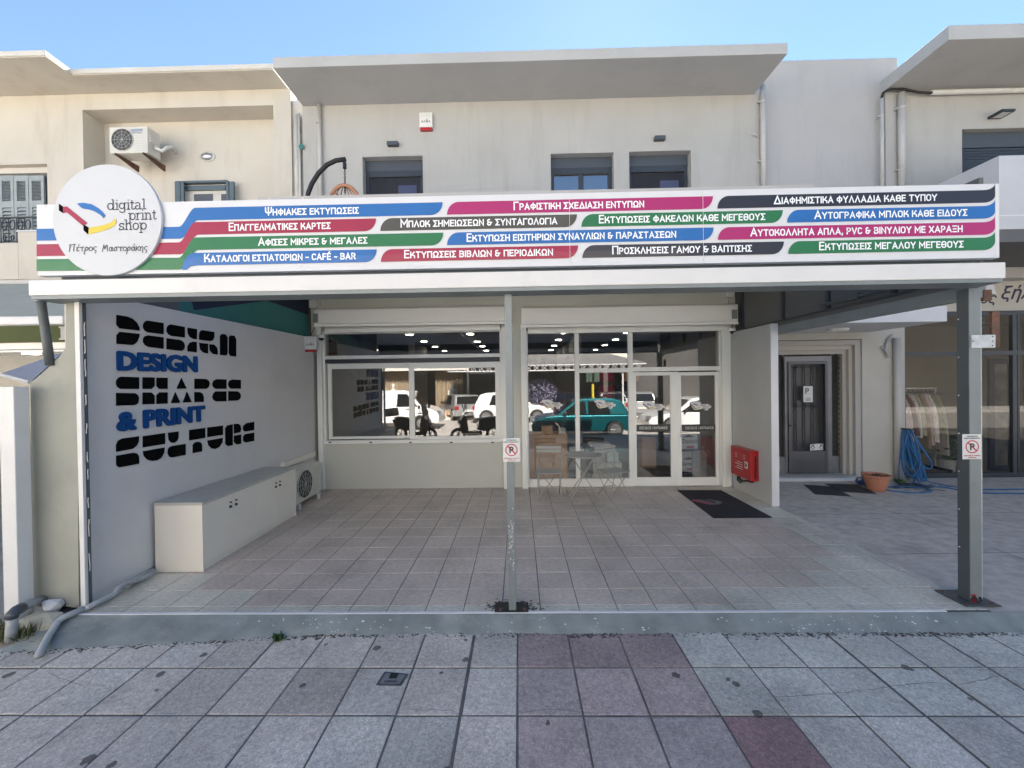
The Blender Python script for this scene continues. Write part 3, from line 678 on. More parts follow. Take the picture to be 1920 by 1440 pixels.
for i in range(160):
    x = pc0.x + rnd.gauss(0,.13); y = 3.43 + rnd.gauss(0,.05)
    if not (3.37 < y < 3.6) : continue
    r = rnd.uniform(.006,.02); q.poly([(x+math.cos(t)*r*rnd.uniform(.5,1.4), y+math.sin(t)*r*.7*rnd.uniform(.5,1.4), .0012+i*.000004) for t in [k*math.pi/3 for k in range(6)]])
q.build('grime', m_dirtm, cp)
# right post
rx0, rx1 = G(1814, 1128).x, G(1838, 1128).x
ry0 = G(1820, 1131).y
q = MB(); q.box(rx0, rx1-.01, ry0, ry0+.10, .012, 2.682); rp = q.build('post', m_grayp, cano, bevel=.004)
q = MB(); q.box(rx0-.004, rx0-.0005, ry0+.004, ry0+.096, .013, 2.68); q.build('dark_flank', m_graydk, rp)
q = MB(); q.box(rx1-.006, rx1+.028, ry0+.03, ry0+.036, .013, 2.68); q.box(rx1+.024, rx1+.028, ry0+.037, ry0+.06, .013, 2.68); q.build('angle_strip', m_galv, rp)
q = MB()
for z in [.35+.33*k for k in range(7)]:
    q.lathe((rx1+.012, ry0+.024, z), [(.005,0),(.005,.006)], 'Y', 8)
    q.lathe((rx0-.009, ry0+.08, z+.1), [(.005,0),(.005,.005)], 'X', 8)
q.build('rivet', m_alu, rp)
q = MB(); q.box(rx0-.10, rx1+.08, ry0-.06, ry0+.20, .001, .012); q.build('base_plate', m_graydk, rp)
q = MB()
for dx, dy in ((-.07,-.03),(-.07,.16),(.14,-.03),(.14,.16)): q.lathe((rx0+dx, ry0+dy, .012), [(.012,0),(.012,.012)], seg=6)
q.build('bolt', m_rust, rp)
q = MB(); A = px_rect(1821, 628, 1866, 652, ry0-.01); q.box(A[0], A[1], ry0-.012, ry0-.004, A[2], A[3]); br = q.build('bracket_plate', m_galv, rp)
q = MB()
for x, y in ((1825,640),(1861.5,639.5),(1861.5,631),(1861.5,648)): p = P(x, y, ry0-.015); q.lathe((p.x, ry0-.0155, p.z), [(.005,0),(.005,.003)], 'Y', 10)
q.build('bolt_hole', m_black, rp)
q = MB(); A = px_rect(1860, 584, 1875, 651, ry0); q.box(A[0], A[1], ry0+.0, ry0+.02, A[2], A[3]); q.build('rusty_plate', m_rust, rp)
q = MB(); A = px_rect(1824, 602, 1860, 606, ry0); q.box(A[0], A[1], ry0+.04, ry0+.05, A[2], A[3]); q.build('rod', m_graydk, rp)
q = MB(); a_ = P(1840, 530, ry0); q.prism([P(1843,528,ry0+.05), P(1855,528,ry0+.05), P(1863,535,ry0+.05), P(1868,552,ry0+.05), P(1850,549,ry0+.05)], (0,.1,0)); q.build('gutter_end', m_pipe, rp)
q = MB(); q.box(*[px_rect(1845,543,1860,563,ry0)[k] for k in (0,1)], ry0+.0, ry0+.03, *[px_rect(1845,543,1860,563,ry0)[k] for k in (2,3)]); q.build('rusty_clamp', m_rust, rp)
q = MB(); A = px_rect(1821.5, 1114, 1829.5, 1130, ry0); q.box(A[0], A[1], ry0-.003, ry0-.0012, A[2], A[3]); q.build('red_sticker', m_red, rp)
q = MB(); q.tube([(rx1-.03, ry0-.0, .05), (rx1-.04, ry0-.02, .03), (rx0+.03, ry0-.035, .025), (rx0+.01, ry0-.02, .07), (rx0-.02, ry0-.02, .03)], .008, 6); q.build('wire_end', m_black, rp)
# left post (white angle with grey strip)
lx0, lx1 = P(145, 850, 3.40).x, P(154, 850, 3.40).x
q = MB(); q.box(lx0, lx1, 3.40, 3.44, .003, 2.682); lp = q.build('post', m_whitep, cano, bevel=.003)
q = MB(); q.box(lx1+.001, P(161.5,850,3.43).x, 3.425, 3.455, .003, 2.682); q.build('steel_strip', m_graydk, lp)
q = MB(); rnd = random.Random(12)
for zz in (2.45, 2.3, 2.1, 1.85, 1.6, 1.35, 1.2, .95, .7, .4):
    x = lx1 + .02; q.tube([(x + rnd.uniform(-.004,.004), 3.423, zz + k*.03) for k in range(-2, rnd.choice((2,3,4)))], .004, 6)
q.build('sealant_bead', m_pipe, lp)
# right side: beam + dark panels with mullions
sx_ = 3.905
q = MB(); q.box(sx_, sx_+.07, 3.47, YF-.27, 2.60, 2.72); q.build('side_beam', m_grayp, cano, bevel=.003)
q = MB(); q.box(sx_+.012, sx_+.05, 3.47, YF-.003, 2.721, 3.615); q.build('side_panel', m_sidepanel, cano)
for px_ in (1390, 1464, 1547, 1668):
    yy = (sx_/((px_-973)/750.0)); yy = min(yy, YF-.06); q = MB(); q.box(sx_-.022, sx_+.011, yy-.02, yy+.03, 2.802, 3.61); q.build('mullion', m_anth, cano)
q = MB(); q.box(sx_-.012, sx_+.04, 3.47, YF-.27, 2.776, 2.80); q.build('side_rail', m_anth, cano)
q = MB(); q.tube([(sx_-.03, 4.1, 2.86), (sx_-.03, 5.2, 2.86)], .02, 8); q.box(sx_-.06, sx_-.01, 4.6, 4.75, 2.83, 2.89); q.build('cable_tray', m_graydk, cano)
# left side: mural panels above the mural wall
aL = Vector((LWX(3.468), 3.468, 0)); nL = Vector((1, -.0466, 0)).normalized()
def LW(px, py, off=0): return PL(px, py, aL + nL*off, nL)
zt = 2.80
q = MB(); q.prism([(LWX(3.47)-.10, 3.47, zt-.1), (LWX(3.47)-.10, 3.47, 3.615), (LWX(YF)-.10, YF-.003, 3.615), (LWX(YF)-.10, YF-.003, zt-.1)], (-.04, 0, 0)); lpn = q.build('side_panel', m_sidepanel, cano)
def zc(p): return Vector((p.x, p.y, max(zt-.08, min(3.6, p.z))))
Z2 = lambda x, y: (140 + x/3.84, 540 + y/3.84)
q = MB(); ya, yb = LW(*Z2(752,100), -.095).y, YF-.1
X_ = lambda y: LWX(y)-.095
q.poly([(X_(ya), ya, zt-.08), (X_(yb), yb, zt-.08), (X_(yb), yb, 3.6), (X_(ya), ya, 3.6)]); q.build('mural_field', m_teal, cano)
pts = [LW(*Z2(x, y), -.09) for x, y in ((860,160), (1385,92), (1582,165))]
y5 = YF-.1
q = MB(); q.poly([pts[0], pts[1], Vector((LWX(y5)-.09, y5, pts[2].z)), Vector((LWX(y5)-.09, y5, 3.6)), Vector((LWX(pts[0].y-.25)-.09, pts[0].y-.25, 3.6))]); q.build('mural_shape', m_navy, cano)
# ================================================================= SIGNBOARD
SY = 3.35
sg = thing('signboard', 'long white printed signboard with coloured ribbons and Greek lettering', 'sign', (0, SY, 2.9))
sx0, sx1 = P(69.5, 445, SY).x, P(1874, 418, SY).x; sz0 = 2.905; sz1 = 3.507
sz0 = P(960, 500.5, SY).z
q = MB(); q.box(sx0, sx1, SY, SY+.06, sz0, sz1); q.build('panel', m_swhite, sg, bevel=.003)
q = MB(); q.box(P(485,364,3.43).x, P(1524,352,3.43).x, 3.415, 3.46, 3.30, P(1000,359.5,3.43).z); q.build('top_rail', m_eave, sg)
q = MB(); q.box(P(1867.5,420,SY).x, P(1870,420,SY).x, SY-.002, SY-.0003, sz0, sz1); q.build('panel_joint', m_box, sg)
for xs_ in (1068, 1318): q = MB(); xw = P(xs_, 430, SY).x; q.box(xw-.0012, xw+.0012, SY-.0066, SY-.0001, sz0+.004, sz1-.004); q.build('sheet_seam', m_box, sg)
def rowtop(r, x):
    L_, R_ = ((385.5,356.5),(412.8,386.3),(441.7,416.7),(470.6,445.5))[r]; return L_ + (R_-L_)*(x-545)/1295.0
HB = 23.6
def S(x, y, o=.0):
    p = P(x, y, SY-.004-o); return (p.x, SY-.004-o, p.z)
def arc(x0, y0, x1, y1, kind, n=7):
    """quarter-ellipse points from (x0,y0) to (x1,y1)"""
    out = []
    for i in range(1, n):
        t = i/n*math.pi/2
        if kind == 'h': out.append((x0+(x1-x0)*math.sin(t), y0+(y1-y0)*(1-math.cos(t))))   # leaves horizontally
        else: out.append((x0+(x1-x0)*(1-math.cos(t)), y0+(y1-y0)*math.sin(t)))            # leaves vertically
    return out
def ribbon(r, x0, x1, m_, txt, t0, t1, left='arc', right='arc'):
    T = lambda x: rowtop(r, x); pts = []
    if left == 'arc': pts += [(x0, T(x0)+HB)] + arc(x0, T(x0)+HB, x0+22, T(x0+22), 'v') + [(x0+22, T(x0+22))]
    elif left == 'wave':
        lt = (429, 458, 486)[r]; lt2 = (425.2, 454.4, 483)[r]
        sx_ = 335 + r*0; ex = 366
        up = [(68.5, lt), (sx_, lt2)]; n = 10
        for i in range(1, n):
            t = i/n; up.append((sx_+(ex-sx_)*t, lt2 + (T(ex)-lt2)*(3*t*t-2*t*t*t)))
        up.append((ex, T(ex))); pts += up
    elif left == 'cut': pts += [(341.5, 505.8)] + arc(341.5,505.8,366,T(366),'v') + [(366, T(366))]
    xs = [pts[-1][0] + (x1-pts[-1][0])*k/3 for k in (1, 2)]
    if right == 'arc':
        pts += [(x1, T(x1))] + arc(x1, T(x1), x1-22, T(x1-22)+HB, 'v') + [(x1-22, T(x1-22)+HB)]
    else:
        pts += [(1844, T(1844))] + arc(1844, T(1844), 1865.5, T(1866)-12, 'h') + [(1865.5, T(1866)-12)]
        if r < 3: pts += [(1866, T(1866)+10)] + arc(1866, T(1866)+10, 1844, T(1844)+HB, 'v') + [(1844, T(1844)+HB)]
        else: pts += [(1866, T(1866)+7)] + arc(1866, T(1866)+7, 1844, T(1844)+HB, 'v') + [(1844, T(1844)+HB)]
    if left == 'wave':
        lt = (429, 458, 486)[r]; lt2 = (425.2, 454.4, 483)[r]; hb = 22.3; ex = 371; sx2 = 338
        dn = [(ex, T(ex)+HB)]; n = 10
        for i in range(1, n):
            t = i/n; dn.append((ex+(sx2-ex)*t, T(ex)+HB + (lt2+hb-T(ex)-HB)*(3*t*t-2*t*t*t)))
        dn += [(sx2, lt2+hb), (68.5, lt+hb)]; pts += dn
    elif left == 'cut': pts += [(371, T(371)+HB)] + arc(371, T(371)+HB, 351, 505.6, 'h') + [(351, 505.6)]
    q = MB(); P3 = [S(x, y, r*.0005) for x, y in pts]; q.poly(P3[::-1]); o = q.build('ribbon', m_, sg)
    # fix facing by triangulating robustly
    import bmesh
    bm = bmesh.new(); bm.from_mesh(o.data); bmesh.ops.triangulate(bm, faces=bm.faces[:], ngon_method='EAR_CLIP'); bm.to_mesh(o.data); bm.free()
    q = MB(); xm = (t0+t1)/2; yb = rowtop(r, xm)+HB-5.6
    A_ = P(t0, yb, SY-.007).x; B_ = P(t1, yb, SY-.007).x; zb = P(xm, yb, SY-.007).z
    dintext(q, txt, A_, B_, zb, SY-.007, 12.6*SY/FPX, w=.18); q.build('lettering', m_swl, o)
m_swl = mat('sign_letter_white', (.84,.86,.88), .5, var=.01)
ribbon(0, 0, 830, m_sblue, 'ΨΗΦΙΑΚΕΣ ΕΚΤΥΠΩΣΕΙΣ', 497, 673, 'wave')
ribbon(0, 838, 1337, m_smag, 'ΓΡΑΦΙΣΤΙΚΗ ΣΧΕΔΙΑΣΗ ΕΝΤΥΠΩΝ', 963, 1208)
ribbon(0, 1345, 1863, m_sblk, 'ΔΙΑΦΗΜΙΣΤΙΚΑ ΦΥΛΛΑΔΙΑ ΚΑΘΕ ΤΥΠΟΥ', 1451, 1757, right='wave')
ribbon(1, 0, 705, m_scrim, 'ΕΠΑΓΓΕΛΜΑΤΙΚΕΣ ΚΑΡΤΕΣ', 429, 620, 'wave')
ribbon(1, 713, 1082, m_solive, 'ΜΠΛΟΚ ΣΗΜΕΙΩΣΕΩΝ & ΣΥΝΤΑΓΟΛΟΓΙΑ', 751, 1045)
ribbon(1, 1090, 1468, m_sgreen, 'ΕΚΤΥΠΩΣΕΙΣ ΦΑΚΕΛΩΝ ΚΑΘΕ ΜΕΓΕΘΟΥΣ', 1123, 1435)
ribbon(1, 1476, 1863, m_sblue, 'ΑΥΤΟΓΡΑΦΙΚΑ ΜΠΛΟΚ ΚΑΘΕ ΕΙΔΟΥΣ', 1527, 1814, right='wave')
ribbon(2, 0, 831, m_sgreen, 'ΑΦΙΣΕΣ ΜΙΚΡΕΣ & ΜΕΓΑΛΕΣ', 484, 689, 'wave')
ribbon(2, 838, 1338, m_sblue, 'ΕΚΤΥΠΩΣΗ ΕΙΣΙΤΗΡΙΩΝ ΣΥΝΑΥΛΙΩΝ & ΠΑΡΑΣΤΑΣΕΩΝ', 875, 1268)
ribbon(2, 1346, 1863, m_smag, 'ΑΥΤΟΚΟΛΛΗΤΑ ΑΠΛΑ, PVC & ΒΙΝΥΛΙΟΥ ΜΕ ΧΑΡΑΞΗ', 1407, 1805, right='wave')
ribbon(3, 0, 706, m_sblue, 'ΚΑΤΑΛΟΓΟΙ ΕΣΤΙΑΤΟΡΙΩΝ - CAFÉ - BAR', 383, 667, 'cut')
ribbon(3, 714, 1084, m_scrim, 'ΕΚΤΥΠΩΣΕΙΣ ΒΙΒΛΙΩΝ & ΠΕΡΙΟΔΙΚΩΝ', 758, 1037)
ribbon(3, 1092, 1470, m_sblk, 'ΠΡΟΣΚΛΗΣΕΙΣ ΓΑΜΟΥ & ΒΑΠΤΙΣΗΣ', 1148, 1410)
ribbon(3, 1478, 1863, m_sgreen, 'ΕΚΤΥΠΩΣΕΙΣ ΜΕΓΑΛΟΥ ΜΕΓΕΘΟΥΣ', 1536, 1807, right='wave')
q = MB()
for x, y in ((567,371),(563,499),(992,491),(1831,352),(1600,357),(1862,478),(370,504),(505,372),(85,388)): p = P(x, y, SY-.004); q.lathe((p.x, SY-.006, p.z), [(.004,0),(.006,.004)], 'Y', 10)
q.build('screw', m_box, sg)
# ---- round sign
DY = 3.322
dc = P(200.5, 412.3, DY); dr = 105.5*DY/FPX
rs = thing('round_sign', 'round white disc sign with shop logo at left end of signboard', 'sign', (dc.x, DY, dc.z-dr))
q = MB(); q.lathe((dc.x, DY, dc.z), [(dr-.003,0),(dr,.003),(dr,.024)], 'Y', 96); q.build('disc', m_disc, rs)
ZD = lambda x, y: (60 + x/3.84, 290 + y/3.84)
def D(x, y, o=.003): p = P(*ZD(x, y), DY-o); return Vector((p.x, DY-o, p.z))
import bmesh
def tri(o):
    bm = bmesh.new(); bm.from_mesh(o.data); bmesh.ops.triangulate(bm, faces=bm.faces[:], ngon_method='EAR_CLIP'); bm.to_mesh(o.data); bm.free(); return o
for nm, mm, polys in (('logo_black', m_letk, [[(193,352),(222,372),(224,422),(193,402)], [(370,500),(408,525),(405,575),(370,545)]]),
    ('logo_crimson', m_scrim, [[(222,375),(252,373),(400,493),(385,505),(370,500),(370,515),(250,415),(224,422)]]),
    ('logo_yellow', m_yel, [[(409,526),(460,518),(520,505),(570,487),(606,458),(606,490),(590,513),(560,530),(500,552),(406,575)]]),
    ('logo_blue', m_sblue, [[(322,352),(350,347),(380,347),(430,357),(480,385),(510,412),(528,438),(517,458),(490,432),(450,408),(410,395),(372,390),(355,382)]])):
    q = MB()
    for pl in polys: q.poly([D(x, y) for x, y in pl][::-1])
    tri(q.build(nm, mm, rs))
# slab-serif lettering drawn as strokes; glyph box: x-height 1, ascender 1.45, descender -.42
def _bow(cx_, cy, rx, ry_, a0, a1, n=14): return [(cx_+rx*math.cos(R(a0+(a1-a0)*i/n)), cy+ry_*math.sin(R(a0+(a1-a0)*i/n))) for i in range(n+1)]
GL = {'d': (1.02, [bow(.42,.5,.36,.46,0,360), [(.80,1.45),(.80,.04),(.98,.04)], [(.62,1.45),(.80,1.45)]]),
 'i': (.5, [[(.10,.96),(.28,.96),(.28,.04)], [(.06,.04),(.50,.04)], [(.24,1.36),(.32,1.36)]]),
 'g': (1.0, [bow(.42,.55,.34,.40,0,360), [(.78,.96),(.78,-.15)] + bow(.45,-.15,.33,.26,0,-165,8), [(.78,.96),(.96,.96)]]),
 't': (.62, [[(.25,1.3),(.25,.2)] + bow(.42,.2,.17,.17,180,340,6), [(.02,.96),(.52,.96)]]),
 'a': (.95, [bow(.38,.72,.30,.24,150,0,8) + [(.68,.2)] + bow(.82,.18,.14,.14,180,300,4), bow(.38,.28,.30,.25,70,360,10)]),
 'l': (.5, [[(.08,1.45),(.28,1.45),(.28,.04)], [(.06,.04),(.50,.04)]]),
 'p': (1.02, [bow(.58,.5,.36,.46,0,360), [(.02,.96),(.2,.96),(.2,-.42)], [(.02,-.42),(.42,-.42)]]),
 'r': (.74, [[(.04,.96),(.24,.96),(.24,.04)], [(.04,.04),(.46,.04)], bow(.56,.6,.32,.36,180,60,8)]),
 'n': (1.12, [[(.04,.96),(.24,.96),(.24,.04)], [(.04,.04),(.44,.04)], bow(.54,.6,.30,.36,180,0,10)+[(.84,.04)], [(.68,.04),(1.06,.04)]]),
 's': (.82, [bow(.40,.72,.28,.24,20,270,10) + bow(.40,.26,.30,.22,90,-160,10), [(.66,.96),(.66,.74)], [(.10,.04),(.10,.28)]]),
 'h': (1.12, [[(.04,1.45),(.24,1.45),(.24,.04)], [(.04,.04),(.44,.04)], bow(.54,.6,.30,.36,180,0,10)+[(.84,.04)], [(.68,.04),(1.06,.04)]]),
 'o': (.96, [bow(.45,.5,.38,.46,0,360)])}
def stroke(mb, pts, w, Y):
    for i in range(len(pts)-1):
        a, b_ = Vector(pts[i]), Vector(pts[i+1]); d = b_ - a
        if d.length < 1e-6: continue
        d.normalize(); n = Vector((-d.y, d.x))*w/2; e = d*w*.3
        mb.poly([(v.x, Y - i*1e-5, v.y) for v in (a-e+n, a-e-n, b_+e-n, b_+e+n)][::-1])
def slabtext(mb, s, xl, xr, base, xh):
    tot = sum(GL[c][0] for c in s); p0 = D(xl, base); p1 = D(xr, base); sx = (p1.x-p0.x)/tot; sz = (D(xl, base-xh).z-p0.z); x = 0
    for c in s:
        for st in GL[c][1]: stroke(mb, [(p0.x + (x+u)*sx, p0.z + v*sz) for u, v in st], .0078, DY-.003)
        x += GL[c][0]
q = MB(); slabtext(q, 'digital', 541, 818, 398, 50); slabtext(q, 'print', 694, 897, 470, 50); slabtext(q, 'shop', 624, 826, 543, 50); q.build('lettering', m_dtext, rs)
HW = {'Π': [[(.02,.9),(1.0,1.0)], [(.22,.92),(.10,0)], [(.78,.96),(.74,.1),(.82,0)]], 'έ': [[(.55,.55),(.3,.62),(.12,.5),(.3,.35),(.1,.2),(.25,.02),(.55,.1)], [(.35,.8),(.45,.98)]],
 'τ': [[(.02,.5),(.62,.6)], [(.32,.55),(.30,.1),(.42,0)]], 'ρ': [[(.05,-.45),(.12,.3),(.35,.6),(.58,.45),(.5,.15),(.12,.08)]], 'ο': [bow(.32,.3,.26,.28,0,360,10)],
 'ς': [[(.6,.55),(.3,.6),(.1,.4),(.2,.15),(.5,.05),(.5,-.15),(.35,-.28)]], 'Μ': [[(.05,0),(.22,.95),(.42,.35),(.6,.9),(.75,.85),(.85,0)]], 'α': [[(.62,.6),(.5,.15),(.3,.02),(.1,.2),(.15,.5),(.38,.58),(.52,.3),(.72,.02)]],
 'σ': [[(.85,.6),(.3,.58),(.08,.3),(.25,.02),(.5,.1),(.55,.4),(.4,.58)]], 'ά': [[(.62,.6),(.5,.15),(.3,.02),(.1,.2),(.15,.5),(.38,.58),(.52,.3),(.72,.02)], [(.4,.8),(.5,.98)]],
 'κ': [[(.12,.62),(.08,0)], [(.55,.62),(.15,.32),(.6,0)]], 'η': [[(.05,.6),(.12,0)], [(.1,.35),(.35,.6),(.5,.5),(.48,-.3)]]}
HWW = {'Π':1.05,'έ':.62,'τ':.62,'ρ':.66,'ο':.62,'ς':.66,'Μ':1.0,'α':.74,'σ':.85,'ά':.74,'κ':.62,'η':.62}
q = MB()
for s_, xl, xr in (('Πέτρος', 262, 468), ('Μαστοράκης', 503, 833)):
    tot = sum(HWW[c] for c in s_); x = 0
    for c in s_:
        for st in HW[c]: stroke(q, [((D(xl,695).x + (x+u)/tot*(D(xr,695).x-D(xl,695).x)) + v*.006, D(xl,697).z - 0*u + v*52*DY/FPX/3.84) for u, v in st], .0062, DY-.003)
        x += HWW[c]
q.build('signature_lettering', m_dtext, rs)
# ================================================================= MURAL WALL (left side)
mw = thing('mural_wall', 'grey side wall with black and blue design lettering left of the patio', 'wall', (-3.9, 5.3, 0))
Ya, Yb = 3.46, 7.16
q = MB(); q.prism([(LWX(Ya), Ya, -.02), (LWX(Yb), Yb, -.02), (LWX(Yb), Yb, 2.775), (LWX(Ya), Ya, 2.80)], (-.11, 0, 0)); q.build('wall', m_mural, mw)
q = MB(); q.box(LWX(Yb)-.1, LWX(Yb)+.005, Yb+.002, YF-.002, 0, 2.76); q.build('end_strip', m_wall, mw)
BL = [[(299,193),(375,205),(415,222),(445,250),(462,285),(464,307),(322,291),(299,265)], [(299,340),(322,315),(464,330),(462,350),(448,385),(430,403),(412,411),(299,402)],
 [(520,234),(637,252),(637,333),(527,320),(505,309),(491,287),(491,263),(503,242)], [(525,341),(637,355),(637,438),(527,424),(505,411),(491,390),(491,365),(503,348)],
 [(690,262),(790,280),(790,357),(695,345),(672,333),(660,312),(662,285),(672,268)], [(660,361),(760,375),(780,388),(790,412),(787,437),(775,449),(762,452),(660,441)],
 [(811,285),(878,296),(876,370),(850,366),(825,350),(812,325)], [(850,386),(876,389),(876,464),(811,456),(811,420),(825,395)],
 [(915,303),(1003,317),(1003,350),(995,375),(975,383),(895,373),(895,335),(901,312)], [(895,395),(957,401),(957,472),(925,465),(902,442)], [(968,405),(1000,407),(1020,427),(1027,450),(1027,480),(995,475),(972,452)],
 [(1045,345),(1058,331),(1082,334),(1098,355),(1098,470),(1090,486),(1045,482)], [(1109,355),(1122,341),(1148,344),(1160,368),(1160,494),(1120,489),(1109,472)],
 [(335,638),(460,642),(460,727),(330,727),(308,715),(297,695),(297,668),(312,646)], [(297,755),(430,757),(450,769),(460,793),(455,825),(440,840),(420,844),(297,847)],
 [(487,642),(572,644),(572,705),(550,727),(487,727)], [(587,645),(666,646),(666,727),(608,727),(587,706)], [(487,752),(550,752),(572,775),(572,835),(487,838)], [(608,751),(666,751),(666,832),(587,835),(587,772)],
 [(766,648),(803,724),(732,725)], [(722,750),(757,826),(692,829)], [(806,748),(840,822),(776,825)],
 [(861,652),(945,655),(962,667),(970,688),(962,714),(945,726),(861,726)], [(861,749),(898,749),(918,761),(926,785),(926,820),(861,822)],
 [(1022,656),(1090,658),(1090,726),(1015,726),(997,714),(989,692),(998,668)], [(1015,744),(1090,744),(1090,815),(1018,817),(998,805),(989,782),(998,757)],
 [(1132,659),(1194,661),(1194,725),(1125,725),(1109,712),(1103,692),(1112,669)], [(1105,743),(1170,744),(1188,757),(1195,778),(1187,800),(1168,811),(1105,812)],
 [(340,1083),(460,1067),(458,1105),(445,1132),(418,1156),(400,1161),(297,1180),(297,1130),(310,1100)], [(297,1207),(420,1186),(445,1191),(459,1212),(461,1265),(340,1288),(318,1291),(300,1278),(297,1262)],
 [(489,1067),(647,1044),(648,1122),(489,1148)], [(489,1175),(645,1148),(640,1187),(622,1222),(592,1241),(555,1246),(520,1235),(497,1210)],
 [(671,1042),(745,1032),(745,1075),(737,1098),(715,1115),(692,1113),(675,1092)], [(700,1137),(796,1122),(796,1202),(700,1220),(680,1215),(668,1192),(670,1160),(683,1144)],
 [(823,1022),(937,1007),(937,1079),(823,1098)], [(849,1130),(864,1111),(888,1107),(907,1114),(914,1130),(914,1177),(849,1189)],
 [(954,1004),(1065,990),(1065,1057),(954,1074)], [(954,1098),(1064,1079),(1060,1112),(1040,1143),(1010,1159),(985,1155),(962,1133)],
 [(1082,1010),(1097,990),(1135,981),(1135,1132),(1102,1138),(1085,1125)], [(1145,978),(1175,977),(1191,989),(1196,1015),(1190,1038),(1145,1048)], [(1145,1064),(1196,1055),(1196,1121),(1165,1127),(1145,1108)],
 [(1235,973),(1290,963),(1290,1023),(1225,1034),(1211,1022),(1212,993)], [(1225,1052),(1290,1041),(1290,1101),(1230,1113),(1211,1100),(1212,1070)]]
for grp in (BL[:13], BL[13:28], BL[28:]):
    q = MB()
    for pl in grp: q.prism([LW(*Z2(x, y), .001) for x, y in pl], nL*.008)
    tri(q.build('stencil_lettering', m_letk, mw))
dirL = Vector((.0466, 1, 0)).normalized()
for s_, c0, c1, tp, bt in (('DESIGN', 300, 880, 447, 595), ('& PRINT', 297, 935, 888, 1036)):
    a_ = LW(*Z2(c0, bt), .002); b_ = LW(*Z2(c1, (617 if c0 == 300 else 973)), .002); t_ = LW(*Z2(c0, tp), .002)
    q = MB(); text(q, s_, a_, dirL, UZ, width=(b_-a_).length, cap=(t_.z-a_.z)*.97, bold=.05, depth=.018); q.build('blue_lettering', m_letb, mw)
# plaster pier end of that wall, facing the street
pp = [(124,553),(144,553),(147.5,1137),(61,1139),(57,717),(66,711),(90,690),(112,668),(123,652)]
pp3 = [(P(x, y, 3.43).x, 3.43, max(-.09, P(x, y, 3.43).z)) for x, y in pp]
q = MB(); q.prism(pp3, (0, .028, 0)); q.prism([(min(x, -3.91), y+.029, z) for x, y, z in pp3], (0, .2, 0)); pier = q.build('plaster_pier', m_plas); tag(pier, 'rough grey-green plaster pier with curved shoulder under left end of canopy', 'wall')
# ================================================================= ANNEX + RIGHT BUILDING
ann = thing('annex_block', 'tall plain grey rendered wall block right of the print shop roof', 'building', (5.6, 7.6, 0))
ax0, ax1 = XB+.002, P(1684, 200, 7.5).x
zt_ = P(1570, 110, 7.5).z
q = MB(); q.box(ax0, ax1, 7.5, 12, 3.66, zt_); q.build('wall', m_wall2, ann, bevel=.02)
q = MB(); q.box(XB+.002, 5.3, 7.36, 7.499, 3.66, 3.70); q.build('ledge', m_wall2, ann)
rb = thing('right_building', 'grey two-storey building with eave, balcony and corner shop on the right', 'building', (8, 7.7, 0))
YR = 7.7
rx = P(1660, 200, 7.45).x
uw = px_rect(1804, 240, 1990, 372, 7.45); 
q = MB(); wall_open(q, ax1+.002, 16, 7.45, 7.7, 3.7, 7.24, [(uw[0], uw[1], uw[2], uw[3])]); q.box(rx, ax1+.001, 7.45, 7.499, 3.7, P(1668,167,7.45).z)
q.build('upper_wall', m_wall, rb)
# eave
ze0 = P(1782, 74, 6.33).z; ze1 = P(1782, 47, 6.33).z
exl = P(1779, 60, 6.33).x
q = MB(); q.box(exl, 18, 6.33, 7.9, ze0, ze1); q.build('roof_eave', m_eave, rb, bevel=.008)
q = MB(); q.box(uw[0], uw[1], 7.56, 7.6, uw[3]-.28, uw[3]-.002); w_ = q.build('window', m_anthp, rb)
q = MB(); z = uw[3]-.29
while z > uw[2]+.05: q.box(uw[0]+.01, uw[1]-.01, 7.585-.008, 7.6, z-.042, z); z -= .05
q.box(uw[0]+.003, uw[1]-.003, 7.605, 7.64, uw[2], uw[3]-.01); q.build('roller_shutter', m_anth, w_)
# balcony parapet box
BY = 6.0
bx_ = P(1873, 292, BY).x; bz1 = P(1873, 292, BY).z; bz0 = P(1873, 430, BY).z
q = MB(); q.box(bx_, 16, BY, BY+.15, bz0, bz1); q.box(bx_, bx_+.15, BY+.151, 7.449, bz0, bz1); bp_ = q.build('balcony_parapet', mat('parapet_paint', (.52,.525,.54), .8, var=.03, bump=.1), rb)
q = MB(); q.box(bx_+.01, 16, BY-.004, BY-.001, P(1890,405,BY).z, P(1890,403,BY).z); q.build('groove', m_box, bp_)
q = MB(); q.box(bx_+.02, 16, BY+.02, YR+.2, bz0-.18, bz0-.001); q.build('balcony_slab', m_sidepanel, rb)
drain(rb, 1653, 184, 362, 7.40, .030, brk=(218,))
drain(rb, 1690, 174, 360, 7.39, .055, brk=(203, 318))
q = MB(); q.tube([P(1653,184,7.39), P(1656,174,7.38), P(1664,169,7.36), P(1675,167,7.36), P(1692,167,7.36), P(1708,170,7.36), P(1722,173,7.36), P(1747,174,7.36)], .022, 8); q.build('black_cable', m_black, rb, smooth=True)
q = MB(); a_ = P(1745, 173.5, 7.38); q.tube([(a_.x, 7.38, a_.z), (16, 7.38, a_.z-.0)], .042, 10); q.build('conduit', mat('conduit_white', (.60,.60,.58), .5, var=.05, dirt=(.4,.38,.33), dscale=5), rb, smooth=True)
